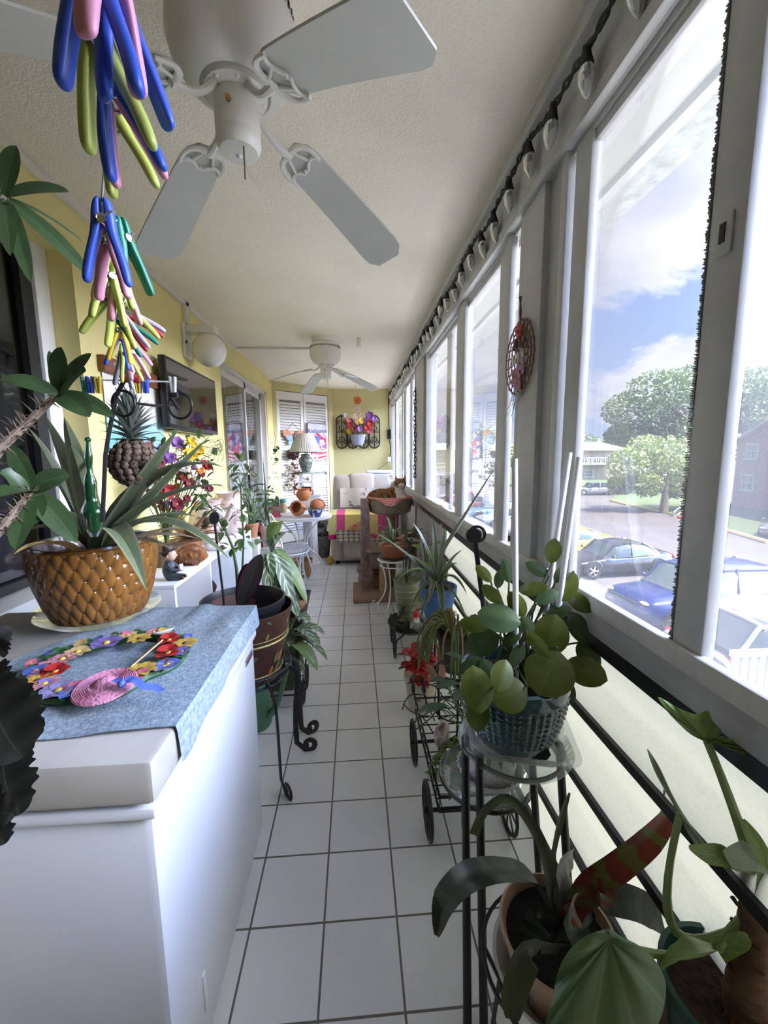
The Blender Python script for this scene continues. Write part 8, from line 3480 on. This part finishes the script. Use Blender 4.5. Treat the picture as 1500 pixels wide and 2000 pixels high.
# dark leafed plant near the cat tree and a cactus column
bushy('foliage_plant', 'bright green broad leaved plant on the floor by the grey lower panels', (.52, 3.02, 0), .07, .50, TP, leafmat('bright_leaf', (.16, .23, .04), (.22, .3, .08), mode='mid', w=.02, blotch=(.20, .28, .06)), 9, .15, .048, .22, 61, ph=.16)
c = V((.575, 2.52, 0))
t = thing('column_cactus', 'tall brownish column cactus against the lower window panels', 'potted plant', (c.x - .02, c.y, 0))
MB().lathe([(0, 0), (.035, 0), (.045, .12), (0, .12)], c - V((.02, 0, 0)), 20).obj('pot', TP, t)
m = MB().lathe([(0, .11), (.020, .12), (.022, .40), (.020, .66), (.012, .70), (0, .71)], c - V((.02, 0, 0)), 20, mod=lambda a, k: 1 + .15 * math.cos(a * 7))
m.obj('cactus_stem', mat('brown_green_cactus', (.16, .15, .08), .8, var=.3, vs=30), t)
m = MB().box((.47, 3.15, 0), (.59, 3.27, .20), .01)
tag(m.obj('white_tub', WHITE), 'white tub on the floor by the wall beside the wire stand', 'tub')
for (ax, ay, ex, ey, yy) in ((800, 1085, 830, 1040, 3.1),):
    pass
t = thing('wire_hoop', 'dark bent wire hoop arching beside the sill at the far right', 'hoop', (.55, 3.3, 0))
MB().tube(bez((.44, 3.35, 0), (.42, 3.3, 1.0), (.56, 3.2, 1.05), (.575, 3.15, 0.0), 22), .005, 6).obj('hoop', SI, t)

# ---- bromeliad in the foreground with its wire stand
bc_ = V(at(1088, 1815, y=.71)) - Z * .155
t = thing('plant_stand', 'thin black wire hoop stand under the banded bromeliad, nearest the viewer', 'plant stand', (bc_.x, bc_.y, 0))
m = MB()
m.ring(bc_ - Z * .005, .11, .005, Z, 36, 6)
m.ring(bc_ + Z * .075, .150, .0045, Z, 40, 6)
m.tube([bc_ + V((-.11, 0, -.005)), bc_ + V((.11, 0, -.005))], .0045, 6)
m.tube([bc_ + V((0, -.11, -.005)), bc_ + V((0, .11, -.005))], .0045, 6)
m.obj('ring', BLACK, t)
for k in range(4):
    a = PI / 4 + k * PI / 2 + .5
    d = V((math.cos(a), math.sin(a), 0))
    MB().tube([bc_ + d * .15 + Z * .075, bc_ + d * .112 - Z * .005, V((bc_.x, bc_.y, .004)) + d * .13], .005, 6).obj('leg', BLACK, t)
t = thing('plastic_bowl', 'cloudy white plastic bowl around the foot of the bromeliad pot', 'bowl', bc_)
MB().lathe([(0, 0), (.085, 0), (.125, .075), (.130, .078), (.122, .076), (.083, .004), (0, .004)], bc_, 40).obj('bowl', mat('cloudy_plastic', (.62, .63, .63), .35), t)
bp_ = bc_ + Z * .006
t = thing('banded_bromeliad', 'dark banded bromeliad with a red spotted leaf in a tan patterned pot', 'potted plant', bp_)
m = MB().lathe([(0, 0), (.065, 0), (.075, .01), (.110, .13), (.118, .15), (.112, .153), (.105, .14), (.10, .12), (0, .118)], bp_, 44)
m.m = 1
for k in range(9):
    a0 = 2 * PI * k / 9
    for q in range(3):
        pts = []
        for i in range(9):
            f = i / 8
            a = a0 + .10 * math.sin(f * PI) * (1 + q * .8)
            z = .015 + f * .085
            r_ = .075 + (.110 - .075) * (z - .01) / .12 + .001
            pts.append(bp_ + V((r_ * math.cos(a), r_ * math.sin(a), z)))
        m.tube(pts, .0022, 4)
m.obj('pot', [mat('tan_clay_pot', (.46, .31, .22), .7), mat('grey_relief', (.36, .32, .32), .7)], t)
MB().lathe([(0, .135), (.104, .130)], bp_, 30).obj('soil', mat('black_compost', (.015, .012, .012)), t)
BND = leafmat('banded_leaf', (.011, .016, .011), (.032, .040, .026), mode='band', stripes=6, w=0, blotch=(.016, .022, .015), rough=.35)
RSP = leafmat('red_spotted_leaf', (.065, .013, .010), (.085, .080, .022), mode='band', stripes=6, w=0, blotch=(.16, .03, .02), rough=.4)
GRL = leafmat('dull_green_leaf', (.045, .055, .030), (.07, .075, .05), mode='long', stripes=2, w=0, blotch=(.09, .11, .07))
bt = bp_ + Z * .15


def pathleaf(pts, ws, m_, par, up=Z, fold=.25, name='leaf'):
    """Leaf along hand-set points (smoothed)."""
    P_ = [V(p) for p in pts]
    fine, fw_ = [], []
    n = len(P_)
    for i in range(n - 1):
        p0, p1_, p2, p3 = P_[max(i - 1, 0)], P_[i], P_[i + 1], P_[min(i + 2, n - 1)]
        for k in range(6):
            s = k / 6
            fine.append(.5 * ((2 * p1_) + (p2 - p0) * s + (2 * p0 - 5 * p1_ + 4 * p2 - p3) * s * s + (3 * p1_ - p0 - 3 * p2 + p3) * s ** 3))
            fw_.append(ws[i] + (ws[i + 1] - ws[i]) * s)
    fine.append(P_[-1])
    fw_.append(ws[-1])
    return MB().ribbon(fine, fw_, up, fold, 3).obj(name, m_, par)


A_ = lambda px, py, y: at(px, py, y=y)
pathleaf([bt, A_(1040, 1720, .70), A_(985, 1705, .66), A_(920, 1715, .62), A_(870, 1760, .59), A_(853, 1828, .57)], [.024, .030, .030, .028, .022, .004], BND, t)
pathleaf([bt, A_(1065, 1670, .80), A_(1025, 1590, .82), A_(985, 1558, .82), A_(945, 1585, .81), A_(925, 1630, .80)], [.016, .013, .011, .011, .010, .012], GRL, t, up=V((0, -1, .2)))
lab(pathleaf([bt + V((.02, 0, 0)), A_(1140, 1735, .74), A_(1205, 1690, .74), A_(1265, 1640, .74), A_(1300, 1590, .74), A_(1298, 1538, .74)], [.022, .026, .030, .028, .020, .003], RSP, t, up=V((0, -.9, .5))), 'red spotted leaf')
pathleaf([bt + V((.02, 0, 0)), A_(1150, 1755, .76), A_(1210, 1755, .76), A_(1270, 1780, .75), A_(1325, 1838, .73)], [.026, .030, .032, .030, .008], BND, t, up=V((0, -.8, .6)))
pathleaf([bt + V((0, -.03, 0)), A_(1045, 1850, .58), A_(1015, 1900, .56), A_(1002, 1950, .55), A_(1000, 1990, .54)], [.022, .022, .022, .020, .010], GRL, t, up=V((-.3, -1, .3)))
pathleaf([bt, A_(1078, 1690, .80), A_(1085, 1640, .84), A_(1098, 1590, .86), A_(1112, 1548, .87)], [.016, .013, .008, .009, .003], GRL, t, up=V((0, -1, 0)))
pathleaf([bt, A_(1100, 1700, .80), A_(1115, 1672, .84), A_(1118, 1660, .86)], [.022, .030, .026, .006], BND, t, up=V((0, -1, .2)))
pathleaf([bt + V((.01, 0, -.01)), A_(1118, 1760, .70), A_(1120, 1790, .66), A_(1105, 1830, .64)], [.020, .024, .022, .006], RSP, t, up=V((0, -1, .3)))
pathleaf([bt, A_(1150, 1745, .71), A_(1180, 1742, .70), A_(1180, 1775, .68)], [.018, .026, .024, .006], RSP, t, up=V((0, -1, .3)))
pathleaf([bt, A_(1060, 1790, .64), A_(1040, 1830, .62), A_(1048, 1870, .60)], [.022, .026, .022, .006], BND, t, up=V((-.4, -.8, .4)))
pathleaf([bt, A_(1110, 1800, .62), A_(1140, 1850, .58), A_(1160, 1890, .56)], [.022, .026, .022, .006], BND, t, up=V((.3, -.8, .5)))
# ---- alocasia in the corner
tb = at(1455, 2060, y=.52)
t = thing('alocasia', 'big heart-leaved alocasia with a rough brown trunk at the lower right corner', 'potted plant', (tb.x, tb.y, .30))
m = MB()
pp = V((tb.x - .02, tb.y + .02, .30))
m.lathe([(0, 0), (.075, 0), (.095, .13), (.103, .135), (.103, .155), (.094, .155), (.088, .12), (0, .12)], pp, 40)
m.obj('pot', mat('dark_green_plastic', (.012, .055, .045), .4), t)
MB().lathe([(0, .13), (.09, .127)], pp, 26).obj('soil', SOIL, t)
TRK = mat('rough_brown_trunk', (.115, .060, .036), .9, var=.45, vs=14, bump=.9, bs=35, stretch=(1, 1, 3))
tp_ = [pp + Z * .12, at(1452, 2000, y=.52), at(1462, 1900, y=.53), at(1475, 1820, y=.54), at(1482, 1750, y=.55)]
m = MB()
fine, rs_ = [], []
g = random.Random(4)
for i in range(len(tp_) - 1):
    for k in range(10):
        fine.append(tp_[i].lerp(tp_[i + 1], k / 10))
        q = (i * 10 + k) / 40
        rs_.append((.034 - .012 * q) * (1 + (.10 if k % 5 == 0 else 0) + g.uniform(-.03, .03)))
fine.append(tp_[-1])
rs_.append(.018)
m.tube(fine, rs_, 14)
for k in range(26):
    p = fine[3 + (k * 37) % 34]
    a = k * 2.4
    d = V((math.cos(a), math.sin(a), .9))
    m.leaf(p + V((math.cos(a), math.sin(a), 0)) * .024, d, .016, .009, .2, 'lance', n=4)
m.obj('trunk', TRK, t)
ALO = leafmat('alocasia_leaf', (.055, .115, .055), (.13, .20, .12), mode='thin', w=.010, stripes=4, blotch=(.080, .15, .075), rough=.42)
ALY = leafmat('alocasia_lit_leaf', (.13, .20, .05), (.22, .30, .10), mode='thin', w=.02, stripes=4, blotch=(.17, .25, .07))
ALP = leafmat('alocasia_pale_underside', (.27, .33, .25), (.34, .40, .31), mode='thin', w=.02, stripes=4, blotch=(.31, .38, .29))
PETM = mat('pale_green_petiole', (.19, .26, .09), .5, var=.15, vs=10)


def heart(outline, yd, nbulge, m_, par, name='leaf'):
    """Broad blade from a hand-set outline: fan from the petiole joint with a gentle dome."""
    pts = [at(px, py, y=yy) for px, py, yy in outline]
    c0 = at(*yd[:2], y=yd[2])
    m = MB()
    n = len(pts)
    K = 7
    nn = (EYE - c0).normalized()
    fine = []
    for i in range(n - 1):
        p0, p1_, p2, p3 = pts[max(i - 1, 0)], pts[i], pts[i + 1], pts[min(i + 2, n - 1)]
        for k in range(4):
            s = k / 4
            fine.append(.5 * ((2 * p1_) + (p2 - p0) * s + (2 * p0 - 5 * p1_ + 4 * p2 - p3) * s * s + (3 * p1_ - p0 - 3 * p2 + p3) * s ** 3))
    fine.append(pts[-1])
    N = len(fine)
    cols = [[m.v(c0.lerp(p, k / K) + nn * nbulge * math.sin(PI * k / K) * (1 + .10 * math.cos(i * PI / 4)) + nn * .004 * math.sin(i * .8) * (k / K)) for k in range(1, K + 1)] for i, p in enumerate(fine)]
    cv = m.v(c0)
    for i in range(N - 1):
        u0, u1 = i / (N - 1), (i + 1) / (N - 1)
        m.face((cv, cols[i][0], cols[i + 1][0]), [(.5, 0), (u0, 1 / K), (u1, 1 / K)])
        for k in range(K - 1):
            m.face((cols[i][k], cols[i][k + 1], cols[i + 1][k + 1], cols[i + 1][k]), [(u0, (k + 1) / K), (u0, (k + 2) / K), (u1, (k + 2) / K), (u1, (k + 1) / K)])
    return m.obj(name, m_, par)


HL = bpy.data.materials.new('alocasia_big_leaf')
HL.use_nodes = True
nt = HL.node_tree
b = nt.nodes['Principled BSDF']
b.inputs['Roughness'].default_value = .42
tc = nt.nodes.new('ShaderNodeTexCoord')
su = nt.nodes.new('ShaderNodeSeparateXYZ')
nt.links.new(tc.outputs['UV'], su.inputs[0])
vn = mm('GREATER_THAN', mm('SINE', mm('MULTIPLY', su.outputs[0], 62)), .965)
nz = nt.nodes.new('ShaderNodeTexNoise')
nz.inputs['Scale'].default_value = 18
nt.links.new(tc.outputs['Object'], nz.inputs['Vector'])
cr = nt.nodes.new('ShaderNodeValToRGB')
cr.color_ramp.elements[0].color = (.075, .145, .070, 1)
cr.color_ramp.elements[1].color = (.125, .210, .110, 1)
nt.links.new(nz.outputs['Fac'], cr.inputs['Fac'])
mxa = nt.nodes.new('ShaderNodeMix')
mxa.data_type = 'RGBA'
nt.links.new(vn, mxa.inputs[0])
nt.links.new(cr.outputs['Color'], mxa.inputs[6])
mxa.inputs[7].default_value = (.15, .23, .12, 1)
nt.links.new(mxa.outputs[2], b.inputs['Base Color'])
heart([(1180, 1815, .50), (1140, 1830, .50), (1105, 1865, .50), (1085, 1915, .50), (1080, 1950, .49), (1065, 2000, .48), (1060, 2050, .47), (1120, 2085, .46), (1190, 2095, .46), (1250, 2060, .46), (1285, 2000, .47), (1300, 1950, .49), (1298, 1910, .50), (1275, 1870, .50), (1245, 1845, .50), (1215, 1830, .50), (1195, 1816, .50), (1180, 1815, .50)], (1190, 1835, .505), .012, HL, t)
m = MB()
m.tube(bez(fine[-3], at(1400, 1900, y=.56), at(1275, 1870, y=.56), at(1190, 1838, y=.512), 10), .006, 8)
m.tube(bez(fine[-1], at(1475, 1700, y=.57), at(1440, 1590, y=.57), at(1381, 1448, y=.58), 12), [.014, .014, .013, .012, .010, .009, .0085, .008, .0075, .007, .0065, .006, .006], 8)
m.tube(bez(fine[-8], at(1280, 1900, y=.62), at(1285, 1770, y=.62), at(1328, 1590, y=.62), 12), [.008] * 8 + [.007, .0065, .006, .006, .006], 8)
m.tube(bez(fine[-6], at(1500, 1720, y=.57), at(1500, 1700, y=.56), at(1440, 1690, y=.55), 8), .008, 8)
m.tube(bez(fine[-4], at(1470, 1780, y=.56), at(1440, 1790, y=.55), at(1400, 1855, y=.54), 8), .007, 8)
m.obj('petiole', PETM, t)
# lit leaf at the sill, pale leaf seen edge-on, two folded leaves
heart([(1381, 1450, .58), (1350, 1435, .585), (1320, 1408, .59), (1300, 1385, .59), (1285, 1362, .59), (1300, 1368, .585), (1330, 1385, .58), (1360, 1395, .58), (1382, 1388, .58), (1392, 1408, .58), (1410, 1428, .57), (1400, 1440, .575), (1381, 1450, .58)], (1379, 1446, .58), .006, ALY, t)
heart([(1381, 1450, .58), (1405, 1448, .57), (1430, 1455, .57), (1455, 1465, .565), (1475, 1482, .56), (1468, 1462, .565), (1440, 1448, .57), (1410, 1438, .575), (1381, 1450, .58)], (1383, 1448, .58), .002, ALY, t)
heart([(1330, 1598, .62), (1308, 1560, .62), (1285, 1520, .62), (1272, 1490, .62), (1264, 1464, .62), (1272, 1472, .62), (1290, 1502, .61), (1310, 1545, .61), (1335, 1590, .61), (1370, 1640, .60), (1400, 1680, .60), (1425, 1712, .60), (1418, 1716, .60), (1400, 1700, .60), (1370, 1665, .61), (1345, 1630, .61), (1330, 1598, .62)], (1330, 1594, .62), .004, ALP, t)
pathleaf([at(1440, 1690, y=.55), at(1410, 1672, y=.56), at(1375, 1668, y=.56), at(1345, 1655, y=.56)], [.010, .016, .014, .003], ALY, t, up=V((0, -.6, .8)))
pathleaf([at(1510, 1690, y=.55), at(1470, 1672, y=.55), at(1420, 1680, y=.55)], [.014, .022, .012], ALP, t, up=V((0, -.6, .8)))
pathleaf([at(1400, 1855, y=.54), at(1450, 1835, y=.53), at(1462, 1828, y=.53)], [.016, .012, .002], ALY, t, up=V((0, -.7, .7)))
pathleaf([at(1400, 1855, y=.54), at(1360, 1850, y=.53), at(1320, 1870, y=.53), at(1285, 1900, y=.53)], [.012, .022, .020, .004], ALY, t, up=V((.1, .45, .9)))
pathleaf([at(1485, 1790, y=.54), at(1495, 1700, y=.54), at(1475, 1640, y=.55), at(1450, 1600, y=.56)], [.016, .014, .010, .003], ALY, t, up=V((-.3, -1, .2)))
# low stool carrying the alocasia pot
t = thing('step_stool', 'dark low stool under the green alocasia pot in the corner', 'stool', (pp.x, pp.y, 0))
MB().box(pp + V((-.11, -.11, -.03)), pp + V((.11, .11, -.002)), .006).obj('seat', mat('dark_wood', (.06, .035, .02), .6), t)
for sx in (-1, 1):
    for sy in (-1, 1):
        MB().box(V((pp.x + sx * .09 - .012, pp.y + sy * .09 - .012, 0)), V((pp.x + sx * .09 + .012, pp.y + sy * .09 + .012, pp.z - .03))).obj('leg', mat('dark_wood', (.06, .035, .02)), t)

# ---- beaded doily ornament on the window post
oc = V((.597, 1.505, at(1022, 695, x=.597).z))
t = thing('wire_doily_ornament', 'round openwork wire ornament with red and pink beads on the window post', 'ornament', oc)
X1_, X2_ = V((0, 1, 0)), Z
m = MB()
ORX, ORZ = .125, .125
m.tube([oc + X1_ * ORX * math.cos(2 * PI * i / 40) + X2_ * ORZ * math.sin(2 * PI * i / 40) for i in range(40)], .003, 6, closed=True)
for ring_, n_ in ((.115, 22), (.088, 18), (.062, 13)):
    for k in range(n_):
        a = 2 * PI * k / n_
        p = oc + X1_ * ring_ * math.cos(a) + X2_ * ring_ * math.sin(a)
        m.ring(p, .0165, .0022, V((1, 0, 0)), 12, 5)
m.obj('wire_frame', mat('copper_brown_wire', (.16, .075, .055), .5, metal=.4), t)
m = MB()
g = random.Random(2)
BD_ = [mat('red_bead', (.42, .03, .03), .4), mat('pale_bead', (.60, .55, .46), .4), mat('pink_bead', (.45, .22, .26), .5), mat('brown_bead', (.12, .05, .03), .5)]
for k in range(60):
    y, z = g.uniform(-.05, .05), g.uniform(-.11, .11)
    m.m = 0 if z > .065 else (3 if z > .02 else (1 if z > -.02 else 2))
    m.ball(oc + V((-.004, y * (1 if abs(z) < .08 else .5), z)), (.006, .011, .011), 7, 5)
m.obj('bead_cluster', BD_, t)
m = MB()
m.tube([oc + Z * .125, oc + Z * .16 + X1_ * .01, oc + Z * .21, oc + Z * .215 + X1_ * .015, oc + Z * .16 - X1_ * .004, oc + Z * .125], .0025, 5)
m.obj('hanging_loop', mat('copper_brown_wire', (.16, .075, .055)), t)
m = MB()
for k in range(12):
    p = oc + V((-.003, g.uniform(-.05, .05), -.12))
    m.tube(bez(p, p + V((0, .03, -.03)), p + V((0, .04, -.05)), p + V((0, g.uniform(.0, .12), g.uniform(-.09, -.04))), 6), .0012, 4)
m.obj('ribbon_tail', mat('clear_thread', (.62, .62, .60), .3), t)
